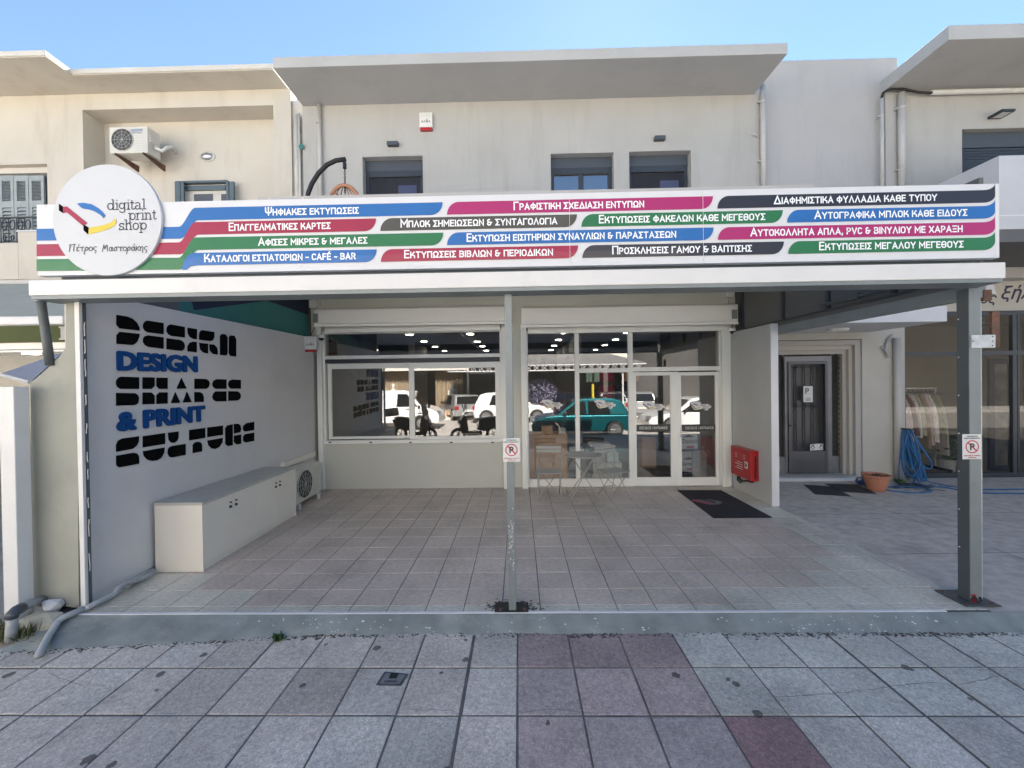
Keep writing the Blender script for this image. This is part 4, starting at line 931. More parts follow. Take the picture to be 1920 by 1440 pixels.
# ground floor: entry wall
dr_ = px_rect(1460, 655, 1580, 897, YR+.22, 1520)
EX0 = 3.96; EX1 = P(1697, 760, YR).x
dox0, dox1, doz1 = P(1452,760,YR).x, P(1617,760,YR).x, P(1540,637,YR).z
q = MB(); wall_open(q, EX0, EX1, YR, YR+.2, -.02, 3.7, [(dox0, dox1, .05, doz1)]); q.build('lower_wall', m_dress, rb)
for i, (xa, xb, yt, yy) in enumerate(((1604,1617,638,.0), (1592,1604,647,.07), (1580,1592,655,.14))):
    a2, b2, zt2 = P(xa,760,YR+yy).x, P(xb,760,YR+yy).x, P(1540,yt,YR+yy).z
    q = MB(); q.box(P(xa,760,YR+yy+.03).x, b2-.001, YR+yy+.03, YR+yy+.1, .05, zt2-.001); q.box(dox0, P(xa,760,YR+yy+.03).x-.001, YR+yy+.03, YR+yy+.1, P(1540,yt+9,YR+yy).z, zt2-.001)
    q.build('door_moulding', m_dress if i % 2 else m_wall, rb)
q = MB(); q.box(dox0, dox1, YR-.12, YR+.5, -.02, .045); q.build('doorstep', m_marble, rb, bevel=.006)
YD = YR+.24
dl_ = px_rect(1462, 655, 1580, 896, YD, 1520)
q = MB(); q.box(dl_[0], dl_[1], YD+.12, YD+.14, .046, dl_[3]); dd = q.build('entrance_door', m_dkglass, rb)
A = px_rect(1472, 668, 1560, 896, YD, 1515)
q = MB(); frame_ring(q, A[0], A[1], .046, A[3], YD, .06, .10)
for (xo, zo) in ((dl_[0], dl_[3]), (dl_[1], dl_[3])):
    xi = A[0] if xo == dl_[0] else A[1]
    q.tube([(xo, YD+.02, zo), (xi, YD+.02, A[3])], .018, 6)
q.build('frame', m_gatel, dd)
q = MB(); q.box(A[1]+.001, dl_[1], YD+.01, YD+.05, .047, .38); q.box(dl_[0], A[0]-.001, YD+.01, YD+.05, .047, .38); q.build('side_kickplate', m_gatel, dd)
# lattice panels
q = MB()
def lattice(x0, x1, z0, z1, n):
    z = z0
    while z < z1-.05:
        q.tube([(x0, YD+.05, z), ((x0+x1)/2, YD+.04, z+.06), (x1, YD+.05, z+.12)], .006, 4); q.tube([(x1, YD+.055, z), ((x0+x1)/2, YD+.045, z+.06), (x0, YD+.055, z+.12)], .006, 4); z += n
lattice(A[1]+.01, dl_[1]-.01, .4, A[3], .1)
x = A[0]+.02
while x < A[1]-.1: q.tube([(x, YD+.05, A[3]+.01), (x+.1, YD+.05, dl_[3]-.01)], .006, 4); q.tube([(x+.1, YD+.055, A[3]+.01), (x, YD+.055, dl_[3]-.01)], .006, 4); x += .09
q.tube([(dl_[0], YD+.03, dl_[3]-.01), (dl_[1], YD+.03, dl_[3]-.01)], .012, 6)
q.build('lattice', m_iron, dd)
L_ = px_rect(1479, 678, 1553, 894, YD-.03, 1515); LP_ = px_rect(1479, 846, 1553, 894, YD-.03, 1515)
q = MB(); frame_ring(q, L_[0], L_[1], .05, L_[3], YD-.03, .05, .05); q.box(L_[0]+.05, L_[1]-.05, YD-.025, YD+.01, .10, LP_[3]); q.build('door_leaf', m_gate, dd, bevel=.003)
q = MB(); zb, zt3 = LP_[3]+.01, L_[3]-.055
wd = L_[1]-L_[0]-.1
for k in range(4):
    xc = L_[0]+.05+wd*(k+.5)/4; z = zb+.02; zm = (zb+zt3)/2
    for (za, zc_) in ((zb+.13, zm-.35), (zm-.30, zm-.06), (zm+.10, zm+.40), (zm+.44, zt3-.12)):
        for s_ in (-1, 1): q.tube([(xc+s_*.004, YD-.015, za-.05), (xc+s_*.022, YD-.015, za), (xc+s_*.022, YD-.015, zc_), (xc+s_*.004, YD-.015, zc_+.04)], .009, 5)
    for zc_ in (zt3-.06, zm+.055, zm, zb+.06):
        q.tube([(xc, YD-.02, zc_-.045), (xc+.035, YD-.02, zc_), (xc, YD-.02, zc_+.045), (xc-.035, YD-.02, zc_)], .010, 5, closed=True)
for zc_ in (zt3-.05, zm+.027): q.tube([(L_[0]+.05, YD-.01, zc_), (L_[1]-.05, YD-.01, zc_)], .007, 5)
q.build('grille_bar', m_iron, dd)
q = MB(); q.lathe((L_[0]+.02, YD-.04, 1.0), [(.022,0),(.022,.02)], 'Y', 12); q.build('knob', m_black, dd)
# posted papers
B_ = px_rect(1507, 724, 1524.5, 754, YD-.04)
nt_ = MB(); nt_.box(B_[0], B_[1], YD-.032, YD-.030, B_[2], B_[3]); nt_o = nt_.build('paper_notice', m_cardw); tag(nt_o, 'white paper notice with letter P taped on iron entrance door', 'notice')
q = MB(); text(q, 'P', (B_[0]+.035, YD-.034, B_[3]-.15), UX, UZ, cap=.11, bold=.01)
for k in range(3): q.box(B_[0]+.04, B_[1]-.04, YD-.034, YD-.0335, B_[2]+.03+k*.022, B_[2]+.038+k*.022)
q.build('lettering', m_black, nt_o)
B_ = px_rect(1520, 833, 1544, 845, YD-.04); q = MB(); q.prism([(B_[0], YD-.028, B_[2]), (B_[1], YD-.028, B_[2]+.01), (B_[1]+.01, YD-.02, B_[3]+.01), (B_[0]+.01, YD-.02, B_[3])], (0,.004,0)); tag(q.build('letter_envelope', m_cardw), 'white envelope tucked in the lower grille of iron door', 'envelope')
# entrance canopy slab
cz0 = P(1776, 602.5, 6.3).z; cz1 = P(1776, 573.5, 6.3).z; cxr = P(1776, 590, 6.3).x
q = MB(); q.box(3.965, cxr, 6.3, YR-.001, cz0, cz1); q.build('entrance_canopy', mat('canopy_paint', (.60,.61,.62), .8, var=.03, bump=.08), rb, bevel=.005)
p = P(1570, 616.5, 7.0); 
cl = MB(); zc2 = cz0; pc_ = G(1570, 616.5, cz0); cl.lathe((pc_.x, pc_.y, cz0-.055), [(.13,0),(.16,.02),(.16,.054)], seg=24); tag(cl.build('ceiling_light', m_box, smooth=False), 'flat round grey ceiling light under canopy above iron door', 'lamp')
drain(rb, 1682, 634, 906, YR-.06, .055)
q = MB(); q.tube([P(1674,628,YR-.03), P(1667,634,YR-.03), P(1662,645,YR-.03), P(1661,656,YR-.04), P(1663,665,YR-.05)], .02, 8); q.tube([P(1652,650,YR-.06), P(1658,654,YR-.06), P(1663,660,YR-.06), P(1665,671,YR-.06)], .017, 8); q.build('cable_stub', m_pipeg, rb, smooth=True)
# dress shop front
GX0 = EX1+.002
def RZ(y, x=1780): return P(x, y, YR).z
def RX(x, y=740): return P(x, y, YR).x
q = MB(); q.box(GX0, 16, YR, YR+.2, RZ(584), 3.7); q.build('sign_wall', m_dress, rb)
q = MB(); q.box(GX0, 16, YR, YR+.2, -.02, RZ(897)); q.build('plinth', m_marble, rb)
q = MB()
q.box(GX0, 16, YR+.03, YR+.1, RZ(592), RZ(584)-.001); q.box(GX0, 16, YR+.03, YR+.1, RZ(667), RZ(659)); q.box(GX0, 16, YR+.03, YR+.1, RZ(897)+.001, RZ(888))
for (xa, xb) in ((1697, 1701), (1903, 1911), (1912,1916)): 
    q.box(RX(xa)+.003, RX(xb), YR+.031, YR+.099, RZ(888)+.001, RZ(667)-.001); q.box(RX(xa)+.003, RX(xb), YR+.031, YR+.099, RZ(659)+.001, RZ(592)-.001)
for x in (9.6+1.2, 9.6+3.0): q.box(x, x+.07, YR+.031, YR+.099, RZ(888)+.001, RZ(667)-.001)
fr = q.build('shopfront_frame', m_anth, rb)
q = MB(); q.poly([(GX0, YR+.06, RZ(893)), (16, YR+.06, RZ(893)), (16, YR+.06, RZ(588)), (GX0, YR+.06, RZ(588))]); q.build('pane', m_glassr, fr)
# leaning mirror-door inside
A = px_rect(1856, 673, 1902, 884, YR+.5)
q = MB(); frame_ring(q, A[0], A[1], A[2], A[3], YR+.5, .05, .10, .12); q.build('inner_door_frame', m_anth, fr)
q = MB(); q.box(A[0]+.1, A[1]-.1, YR+.53, YR+.54, A[2]+.12, A[3]-.1); q.build('inner_door_pane', mat('dim_pane', (.16,.14,.11), .3, var=.5, scale=4), fr)
# sign lettering
q = MB(); text(q, 'ές', (RX(1838,562), YR-.004, RZ(569,1850)), UX, UZ, cap=.19, bold=.012, shear=.35)
text(q, 'ξήλ', (RX(1877,560), YR-.004, RZ(561,1895)), UX, UZ, cap=.24, bold=.016, shear=.35)
q.build('sign_lettering', mat('sign_ink', (.03,.02,.06), .6), rb)
q = MB(); q.box(GX0, 16, YR+.2+.001, YR+.25, 3.55, 3.7)
q.box(ax1-3, 16, 13, 13.1, 0, 3.7); q.box(16, 16.1, YR+.2, 13, 0, 3.7); q.box(GX0-.35, GX0-.25, YR+.21, 13, 0, 3.7); q.box(GX0-.2, 16, YR+.26, 13, 3.5, 3.549)
q.build('interior_wall', mat('warm_interior', (.26,.23,.18), .8, var=.05), rb)
q = MB(); q.box(GX0-.2, 16, YR+.21, 13, -.02, .01); q.build('interior_floor', m_intf, rb)
q = MB()
for x in (8.2, 9.6, 11): q.lathe((x, 9.4, 3.46), [(.10,0),(.10,.03)], seg=16)
q.build('downlight', m_lamp, rb)
# ================================================================= LEFT BUILDING (cream)
lb = thing('cream_building', 'cream plastered old house with recessed balcony left of the print shop', 'building', (-7, 7.4, 0))
YN = 7.35; YI = 7.75
nx1 = P(547, 300, YN).x
zc0, zc1 = P(330, 137, 6.55).z, P(330, 126, 6.55).z
zr = P(156, 204, YN).z; zr2 = P(514, 197, YN).z
wl = (P(-60,400,YN).x, P(90,400,YN).x, P(0,470,YN).z, P(50,308,YN).z)
rec = (P(156.5, 300, YN).x, P(514, 300, YN).x, 3.9, zr2)
q = MB(); wall_open(q, -16, nx1, YN, YN+.2, 3.9, P(330,172,YN).z, [wl, rec]); q.build('upper_wall', m_cream, lb)
q = MB(); q.box(nx1-.001+.002, XA-.002, YN+.05, YN+.2, 3.7, P(555,185,YN).z); q.build('seam_wall', m_creamw, lb)
q = MB(); q.tube([(P(556,200,YN).x, YN, 6.9), (P(556,200,YN).x, YN, 3.8)], .05, 10); q.tube([(P(563,200,YN).x, YN-.05, 6.9), (P(563,200,YN).x, YN-.05, 3.8)], .02, 8); q.build('drainpipe', m_creamw, lb, smooth=True)
q = MB(); q.box(rec[0]-.05, rec[1]+.05, YI, YI+.1, 3.9, rec[3]+.3); q.box(rec[0]-.05, rec[0]-.0015, YN+.201, YI-.001, 3.9, rec[3]+.3); q.box(rec[1]+.0015, rec[1]+.05, YN+.201, YI-.001, 3.9, rec[3]+.3); q.box(rec[0]-.001, rec[1]+.001, YN+.201, YI-.001, rec[3]+.003, rec[3]+.3)
q.build('recess_wall', m_cream, lb)
# eave: main run and forward part at the left
zE = P(330, 172, YN).z
q = MB(); xj = P(134, 130, 6.55).x; xk = P(88, 98, 6.0).x; ze_ = P(60, 108, 6.0).z
pts = [(-16, 6.5), (P(86,100,6.5).x, 6.5), (P(134,140,6.9).x, 6.9), (P(512,128,6.9).x, 6.9), (P(540,170,7.34).x, 7.5), (-16, 7.5)]
zs0, zs1 = P(330, 137, 6.9).z, P(330, 125, 6.9).z
q.prism([(x, y, zE+.001) for x, y in pts], (0, 0, .012)); q.build('eave_soffit', m_cream, lb)
q = MB(); q.prism([(x, y-.02, zE+.014) for x, y in pts[:4]] + [(P(512,128,6.9).x, 7.4, zE+.014), (-16, 7.4, zE+.014)], (0, 0, zs1-zE-.014)); q.build('eave_edge', m_creamw, lb, bevel=.01)
# window with louvred shutters
def louvres(mb, x0, x1, z0, z1, Y, n):
    for i in range(n):
        z = z0+(z1-z0)*(i+.5)/n; h = (z1-z0)/n*.42
        mb.add([(x0,Y,z-h),(x1,Y,z-h),(x1,Y+.02,z+h),(x0,Y+.02,z+h),(x0,Y+.006,z-h),(x1,Y+.006,z-h),(x1,Y+.026,z+h),(x0,Y+.026,z+h)], [(0,1,2,3),(7,6,5,4),(0,4,5,1),(3,2,6,7),(0,3,7,4),(1,5,6,2)])
YS = YN+.12
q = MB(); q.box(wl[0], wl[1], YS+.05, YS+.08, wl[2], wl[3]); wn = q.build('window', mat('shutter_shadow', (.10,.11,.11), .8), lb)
q = MB(); q.box(wl[0], wl[1], YS-.01, YS+.05, P(50,325,YS).z, wl[3]-.002); q.build('lintel', m_creamw, wn)
for (xa, xb) in ((-56,-29),(-28,-2),(-1,26),(27,54),(55,83)):
    a_, b_ = P(xa,400,YS).x, P(xb,400,YS).x; zt4, zb4 = P((xa+xb)/2,329,YS).z, wl[2]+.01
    zm1, zm2 = P(40,380,YS).z, P(40,385.5,YS).z
    q = MB(); fw = .055
    q.box(a_, a_+fw, YS, YS+.03, zb4, zt4); q.box(b_-fw, b_, YS, YS+.03, zb4, zt4); q.box(a_+fw, b_-fw, YS, YS+.03, zt4-.10, zt4); q.box(a_+fw, b_-fw, YS, YS+.03, zm2-.03, zm1+.03); q.box(a_+fw, b_-fw, YS, YS+.03, zb4, zb4+.08)
    louvres(q, a_+fw, b_-fw, zm1+.03, zt4-.10, YS+.002, 14); louvres(q, a_+fw, b_-fw, zb4+.08, zm2-.03, YS+.002, 11); q.build('shutter', m_shut, wn)
# iron railing
zr_ = P(30, 408, YN-.05).z; zb5 = P(30, 445, YN-.05).z
q = MB(); q.tube([(P(-60,408,YN-.05).x, YN-.05, zr_), (P(70,405,YN-.05).x, YN-.05, zr_)], .016, 8)
xx = P(-58,408,YN-.05).x; xe = P(70,408,YN-.05).x
while xx < xe-.1:
    q.tube([(xx+.07+.05*math.cos(t), YN-.05, (zr_+zb5)/2+.05+.09*math.sin(t)) for t in [k*math.pi/7 for k in range(14)]], .009, 5, closed=True)
    q.tube([(xx+.07+.035*math.cos(t)*(1-t/14), YN-.05, zb5-.01+.05*math.sin(t)) for t in [k*.7 for k in range(12)]], .008, 5)
    q.tube([(xx, YN-.05, zr_), (xx, YN-.05, zb5-.35)], .007, 5); xx += .15
q.tube([(P(-60,408,YN-.05).x, YN-.05, zb5-.08), (xe, YN-.05, zb5-.08)], .008, 6); q.build('railing', m_iron, lb)
# stepped parapet in front
PYt = YN-.35
q = MB()
A1 = P(33, 435, PYt); q.box(A1.x, -3.98, PYt, PYt+.12, P(50,524,PYt).z, A1.z); q.box(-16, A1.x-.001, PYt, PYt+.12, P(20,524,PYt).z, P(20,455,PYt).z); pr_ = q.build('balcony_parapet', m_cream, lb, bevel=.008)
q = MB(); q.box(A1.x-.01, -3.98, PYt-.01, PYt+.13, A1.z+.001, A1.z+.03); q.build('coping', m_marble, pr_)
q = MB(); q.box(-16, -3.98, PYt-.004, PYt-.001, P(30,490.5,PYt).z, P(30,489,PYt).z); q.build('groove', m_cream, pr_)
q = MB(); q.box(-16, -3.98, PYt+.0, YN-.001, P(20,532,PYt).z, P(20,525,PYt).z); q.box(-16, XA-.3, YN+.01, YN+.2, 3.0, 3.895); q.build('slab', m_creamw, lb)
# recess door with open shutters
YDn = YI-.005
da = (P(345,350,YDn).x, P(427,350,YDn).x, 3.9, P(385,350,YDn).z)
q = MB(); A = px_rect(344, 347, 426, 376, YDn); q.box(A[0], A[1], YDn-.01, YDn-.001, 3.9, A[3]); bd = q.build('balcony_door', m_creamw, lb)
q = MB(); q.box(A[0]-.07, A[1]+.07, YDn-.10, YDn-.011, A[3], A[3]+.04); q.box(A[0]-.0, A[1], YDn-.05, YDn-.011, A[3]-.12, A[3]-.03); q.build('frame', m_shutd, bd)
q = MB()
for xa, xb in ((364,399),(415,424)): B_ = px_rect(xa, 364, xb, 376, YDn-.015); q.box(B_[0], B_[1], YDn-.02, YDn-.012, 3.9, B_[3])
q.build('pane', m_dkglass, bd)
for xa, xb in ((329,339),(340,346),(425,430),(431,440)):
    B_ = px_rect(xa, 341, xb, 376, YDn-.12); q = MB(); q.box(B_[0], B_[1], YDn-.14, YDn-.102, 3.9, B_[3]); q.build('shutter', m_shutd, bd, bevel=.006)
# left ground floor: awning, olive board, shopfront
YQ = 6.6
q = MB(); q.prism([P(-60,533,YQ), P(124,533,YQ), P(124,594,YQ-1.3), P(-60,594,YQ-1.3)], (0,0,.01)); aw = q.build('awning', m_awn); tag(aw, 'grey fabric awning of the neighbouring shop at far left', 'awning')
A = px_rect(-60, 594, 124, 610, YQ-1.3); q = MB(); q.box(A[0], A[1], YQ-1.34, YQ-1.28, A[2], A[3]); q.build('front_bar', m_whitep, aw, bevel=.015)
A = px_rect(-80, 611, 136, 642, YQ+.3); ob_ = MB(); ob_.box(A[0], A[1], YQ+.3, YQ+.34, A[2], A[3]); oo = ob_.build('olive_signboard', m_olive); tag(oo, 'dark olive green shop signboard with outlined pedestal under grey awning', 'sign')
q = MB(); B_ = px_rect(113, 612, 126, 637, YQ+.29); q.box(B_[0], B_[1], YQ+.294, YQ+.299, B_[2]+.03, B_[3]-.03); q.box(B_[0]-.03, B_[1]+.02, YQ+.294, YQ+.299, B_[2], B_[2]+.028); q.box(B_[0]-.03, B_[1]+.02, YQ+.294, YQ+.299, B_[3]-.028, B_[3]); q.build('pedestal_drawing', m_pipe, oo)
q = MB(); zl0 = P(60, 650, YQ+.4).z
q.box(-16, -4.2, YQ+.36, YQ+.44, P(60,655,YQ+.4).z, P(60,643,YQ+.4).z); q.box(-16, -4.2, YQ+.37, YQ+.41, P(60,660,YQ+.4).z, P(60,656.5,YQ+.4).z)
for x in (-4.6, -6.2, -7.8, -9.4): q.box(x, x+.08, YQ+.37, YQ+.41, -.08, P(60,660,YQ+.4).z-.001)
q.build('shopfront_frame', m_white, lb)
q = MB(); q.box(-16, -4.2, YQ+1.6, YQ+1.7, -.08, 3.2); q.build('interior_wall', mat('left_shop_back', (.20,.17,.11), .8, var=.3, scale=2), lb)
q = MB(); q.poly([(-16, YQ+.39, -.08), (-4.2, YQ+.39, -.08), (-4.2, YQ+.39, 2.6), (-16, YQ+.39, 2.6)]); q.build('pane', m_glassr, lb)
q = MB(); p = P(59, 664, YQ+.9); q.lathe((p.x, p.y, p.z), [(.12,0),(.12,.02)], seg=16); q.build('downlight', m_lamp, lb)
q = MB(); q.box(-16, -4.2, YQ+.45, YQ+1.6, 2.62, 2.7); q.build('interior_ceiling', m_intc, lb)
# small slanted roof panel, pipe, white column
q = MB(); q.prism([P(0,701,3.9), P(57,716,3.6), P(118,660,5.4), P(112,662,5.6)], (0,0,-.03)); sp = q.build('slanted_hood', mat('hood_grey', (.36,.38,.44), .6, var=.04)); tag(sp, 'small slanted grey roof panel beside the white column at left', 'hood')
q = MB(); q.tube([P(0,702,3.88), P(57,717,3.58)], .02, 6); q.build('edge_trim', m_pipe, sp)
q = MB(); q.tube([P(76,553,3.40), P(79,580,3.40), P(88,640,3.40), P(94,685,3.42)], .052*.6, 14); dp = q.build('downpipe', m_graydk, smooth=True); tag(dp, 'dark grey drainpipe leaning down from the canopy beam at left', 'pipe')
q = MB(); q.tube([P(75,553,3.40), P(77,566,3.40)], .038, 14); q.build('collar', m_pipeg, dp)
cxa, cxb = P(1,900,3.25).x, P(29,900,3.25).x; cxc = cxb
yb_ = 3.25*(29-973)/(57-973)
q = MB(); q.box(cxa, cxb, 3.25, max(3.36, yb_), -.10, P(20,725,3.25).z); wc = q.build('white_column', m_whitep, bevel=.006); tag(wc, 'white square column at the far left edge of the pavement', 'column')
# ================================================================= PARTITION WALL, FIRE CABINET
pw = thing('partition_wall', 'short white-edged grey partition wall right of the shop doors', 'wall', (3.9, 6.6, 0))
pxx = P(1376, 770, 7.1).x; pxx = 3.80
yf = G(1455, 949).y
ztp = P(1455, 607, yf).z
q = MB(); q.box(pxx, pxx+.10, yf+.002, YF-.11, .002, ztp); q.build('wall', mat('partition_paint', (.45,.455,.44), .75, var=.03, bump=.06, dirt=(.38,.38,.36), damt=.3), pw)
q = MB(); q.box(pxx-.004, pxx+.104, yf-.012, yf, .002, ztp+.004); q.build('edge_trim', m_whitep, pw)
fy0, fy1 = 6.42, 7.02
fx = pxx-.13
fz0, fz1 = P(1405, 903, fy0).z, P(1405, 846, fy0).z
fc = thing('fire_hose_cabinet', 'red enamel fire hose cabinet on inner face of the partition wall', 'fire cabinet', (pxx-.06, 6.7, fz0))
q = MB(); q.box(fx, pxx-.002, fy0, fy1, fz0, fz1); q.build('box', m_red, fc, bevel=.008)
q = MB(); q.box(fx-.006, fx-.001, fy0+.02, fy1-.02, fz0+.02, fz1-.02); q.build('door', m_red, fc, bevel=.002)
q = MB(); q.box(fx-.009, fx-.0065, fy0+.07, fy0+.16, (fz0+fz1)/2-.06, (fz0+fz1)/2+.05); q.build('handle', m_cardw, fc)
q = MB(); q.box(fx-.011, fx-.0092, fy0+.10, fy0+.135, (fz0+fz1)/2-.035, (fz0+fz1)/2+.025); q.build('handle_slot', m_black, fc)
q = MB()
for k in range(3):
    for yy in (fy0+.14, fy0+.38): q.box(fx-.008, fx-.0062, yy, yy+.07, fz1-.16+k*.03, fz1-.155+k*.03)
for k in range(4): q.box(fx-.008, fx-.0062, fy0+.22, fy0+.45-(k%2)*.06, fz0+.14+k*.035, fz0+.149+k*.035)
q.build('small_print', m_cardw, fc)
q = MB(); q.tube([(pxx-.06, fy0-.008, fz0+.04), (pxx-.06, fy0-.014, fz1-.08)], .012, 8); q.build('latch_rod', m_black, fc)
q = MB(); q.tube([(pxx-.03, fy1-.1, fz0-.005), (pxx-.03, fy1-.08, fz0-.08), (pxx-.05, fy1-.2, fz0-.10), (pxx-.05, fy1-.35, fz0-.05), (pxx-.05, fy0+.1, fz0-.04), (pxx-.05, fy0+.06, fz0-.005)], .013, 8)
q.tube([(pxx-.03, fy1-.05, fz0-.005), (pxx-.02, fy1-.0, fz0-.12), (pxx-.02, fy1-.1, fz0-.15)], .012, 8); q.build('hose', m_black, fc, smooth=True)
# ================================================================= STORAGE CABINET, AC UNITS
sc_ = thing('storage_cabinet', 'low cream storage cabinet with four doors along the lettered wall', 'cabinet', (-3.55, 5, 0))
c0x, c1x, c0y, c1y, czt = -3.82, -3.315, 4.095, 5.84, P(380, 942, 4.095).z
q = MB(); q.box(c0x, c1x-.02, c0y+.02, c1y-.02, .003, czt-.03); q.build('carcass', m_cab, sc_)
q = MB(); q.box(c0x, c1x, c0y, c0y+.018, .003, czt-.031); q.box(c0x, c1x, c1y-.018, c1y, .003, czt-.031); q.build('side_panel', m_cab, sc_, bevel=.002)
q = MB(); q.box(c0x-.003, c1x+.008, c0y-.006, c1y+.006, czt-.03, czt); q.build('top', m_cabtop, sc_, bevel=.003)
dw = (c1y-c0y-.04)/4
for k in range(4):
    y0 = c0y+.02+dw*k
    q = MB(); q.box(c1x-.019, c1x-.001, y0+.002, y0+dw-.002, .075, czt-.034); dr2 = q.build('door', m_cab, sc_, bevel=.002)
    hy = y0 + (dw-.045 if k % 2 == 0 else .045)
    q = MB(); q.lathe((c1x-.001, hy, czt-.12), [(.008,0),(.008,.022)], 'X', 8); q.lathe((c1x-.001, hy, czt-.17), [(.014,0),(.016,.012),(.008,.02)], 'X', 8); q.build('handle', m_black, dr2)
q = MB(); q.box(c1x-.045, c1x-.035, c0y+.02, c1y-.02, .003, .072); q.build('plinth', m_cabtop, sc_)
def ac_unit(name, label, L_, W_, H_, par_loc, grp=None):
    """outdoor unit, fan face towards -Y, base at z=0, centred"""
    t = thing(name, label, 'air conditioner', (0,0,0), grp)
    q = MB(); q.box(-L_/2, L_/2, -W_/2, W_/2, 0, H_); q.build('casing', m_ac, t, bevel=.012)
    fcx = -L_/2 + H_*.46 + .03; r = H_*.42
    q = MB(); q.lathe((fcx, -W_/2-.004, H_*.5), [(r,0),(r,.004)], 'Y', 32); q.build('fan_recess', m_acdk, t)
    q = MB()
    for rr in (r, r*.72, r*.45): q.tube([(fcx+rr*math.cos(a), -W_/2-.012, H_*.5+rr*math.sin(a)) for a in [k*math.pi/14 for k in range(28)]], .002 if rr < r else .006, 5, closed=True)
    for a in range(0, 180, 30): q.tube([(fcx-r*math.cos(R(a)), -W_/2-.016, H_*.5-r*math.sin(R(a))), (fcx+r*math.cos(R(a)), -W_/2-.016, H_*.5+r*math.sin(R(a)))], .0022, 5)
    q.build('grille', m_ac if name != 'x' else m_iron, t)
    q = MB()
    for k in range(5):
        a = k*2*math.pi/5; q.poly([(fcx, -W_/2-.006, H_*.5), (fcx+r*.9*math.cos(a), -W_/2-.008, H_*.5+r*.9*math.sin(a)), (fcx+r*.9*math.cos(a+.7), -W_/2-.006, H_*.5+r*.9*math.sin(a+.7))])
    q.build('fan_blade', m_graydk, t)
    q = MB()
    for k in range(14): z = H_*.08 + k*H_*.063; q.box(fcx+r+.03, L_/2-.02, -W_/2-.0025, -W_/2-.0005, z, z+.006)
    q.build('louvre_line', m_cabtop, t)
    q = MB(); q.box(L_/2+.001, L_/2+.02, -W_/2+.04, -W_/2+.16, H_*.45, H_*.7); q.build('valve_cover', m_ac, t, bevel=.004)
    return t
agl = ac_unit('air_conditioner', 'dusty cream air conditioner unit on floor feet behind the storage cabinet', .78, .29, .52, None)
agl.rotation_euler = (0, 0, R(90)); agl.location = (-3.565, 6.40, .10)
q = MB()
for y in (-.30, .30):
    q.box(y-.02, y+.02, -.17, .17, -.03, -.001); q.box(y-.02, y+.02, -.17, -.13, -.10, -.031); q.box(y-.02, y+.02, .13, .17, -.10, -.031)
q.build('foot', m_whitep, agl)
q = MB(); q.tube([(LWX(6.8)+.06, 6.8, .42), (LWX(7.0)+.06, 7.0, .44), (-3.66, 7.16, .46)], .02, 6); q.box(LWX(6.2), LWX(6.2)+.07, 6.2, 7.15, .64, .72); tag(q.build('pipe_duct', m_cab), 'cream duct running along the lettered wall above the floor air conditioner', 'duct')
aup = ac_unit('air_conditioner', 'old white air conditioner on iron brackets in the cream balcony recess', .80, .30, .54, None)
pa = P(234, 262, 7.15); aup.location = (pa.x, 7.35, P(234, 283, 7.15).z)
pa0, pa1 = P(198, 262, 7.2).x, P(270, 262, 7.2).x
s_ = (pa1-pa0)/.80; aup.scale = (s_, s_, s_)
q = MB()
for x in (-.28, .30): q.prism([(x, -.17, -.002), (x, .34, -.002), (x, .34, -.13), (x, .29, -.13), (x, -.17, -.03)], (.03, 0, 0))
q.build('bracket', m_rust, aup)
q = MB(); q.tube([(.42, .0, .18), (.52, .05, .14), (.55, .12, .25), (.50, .3, .38), (.46, .5, .30)], .035, 8); q.build('insulated_pipe', m_box, aup, smooth=True)
q = MB(); q.box(.06, .30, -.158, -.153, .44, .48); q.box(.08, .28, -.158, -.153, .40, .42); q.build('badge', m_silver, aup)
# ================================================================= BISTRO TABLE + CHAIRS
def chair_make(label):
    t = thing('folding_chair', label, 'chair', (0,0,0), 'grey folding bistro chairs')
    w_ = .19
    for s_ in (-1, 1):
        q = MB(); q.tube([(s_*w_, -.20, 0), (s_*w_, .20, .47), (s_*w_, .22, .82)], .0065, 6); q.build('leg', m_chair, t, smooth=True)
        q = MB(); q.tube([(s_*(w_-.02), .20, 0), (s_*(w_-.02), -.19, .44)], .0065, 6); q.build('leg', m_chair, t, smooth=True)
    q = MB()
    for y in [-.18+.062*k for k in range(6)]: q.box(-.21, .21, y, y+.05, .44, .452)
    q.build('seat', m_chair, t)
    q = MB()
    for z in (.74, .80): q.box(-.21, .21, .205, .217, z-.018, z+.028)
    q.build('backrest', m_chair, t)
    q = MB(); q.tube([(-w_, -.17, .04), (w_, .17, .43)], .006, 5) ; q.tube([(w_, -.17, .04), (-w_, .17, .43)], .006, 5); q.tube([(-w_, .2, .14), (w_, .2, .14)], .006, 5); q.tube([(-w_, .205, .47), (w_, .215, .70)], .005, 5); q.tube([(w_, .205, .47), (-w_, .215, .70)], .005, 5)
    q.build('stretcher', m_chair, t)
    return t
ch = chair_make('grey folding chair left of the round bistro table')
cL = G(1026, 917); cR = G(1140, 919)
ch.location = (cL.x, cL.y-.18, .001); ch.rotation_euler = (0,0,R(-4)); ch.location.y = 6.62
ch2 = copy_tree(ch, (G(1138, 919).x, 6.60, .001), R(24)); ch2['label'] = 'grey folding chair turned sideways right of the round bistro table'
tc = G(1088, 921)
bt = thing('bistro_table', 'round grey folding table between two bistro chairs by the glass', 'table', (tc.x, 6.62, 0), None)
q = MB(); q.lathe((tc.x, 6.62, .70), [(.285,0),(.30,.004),(.30,.018),(.285,.022)], seg=40); q.build('tabletop', m_chair, bt)
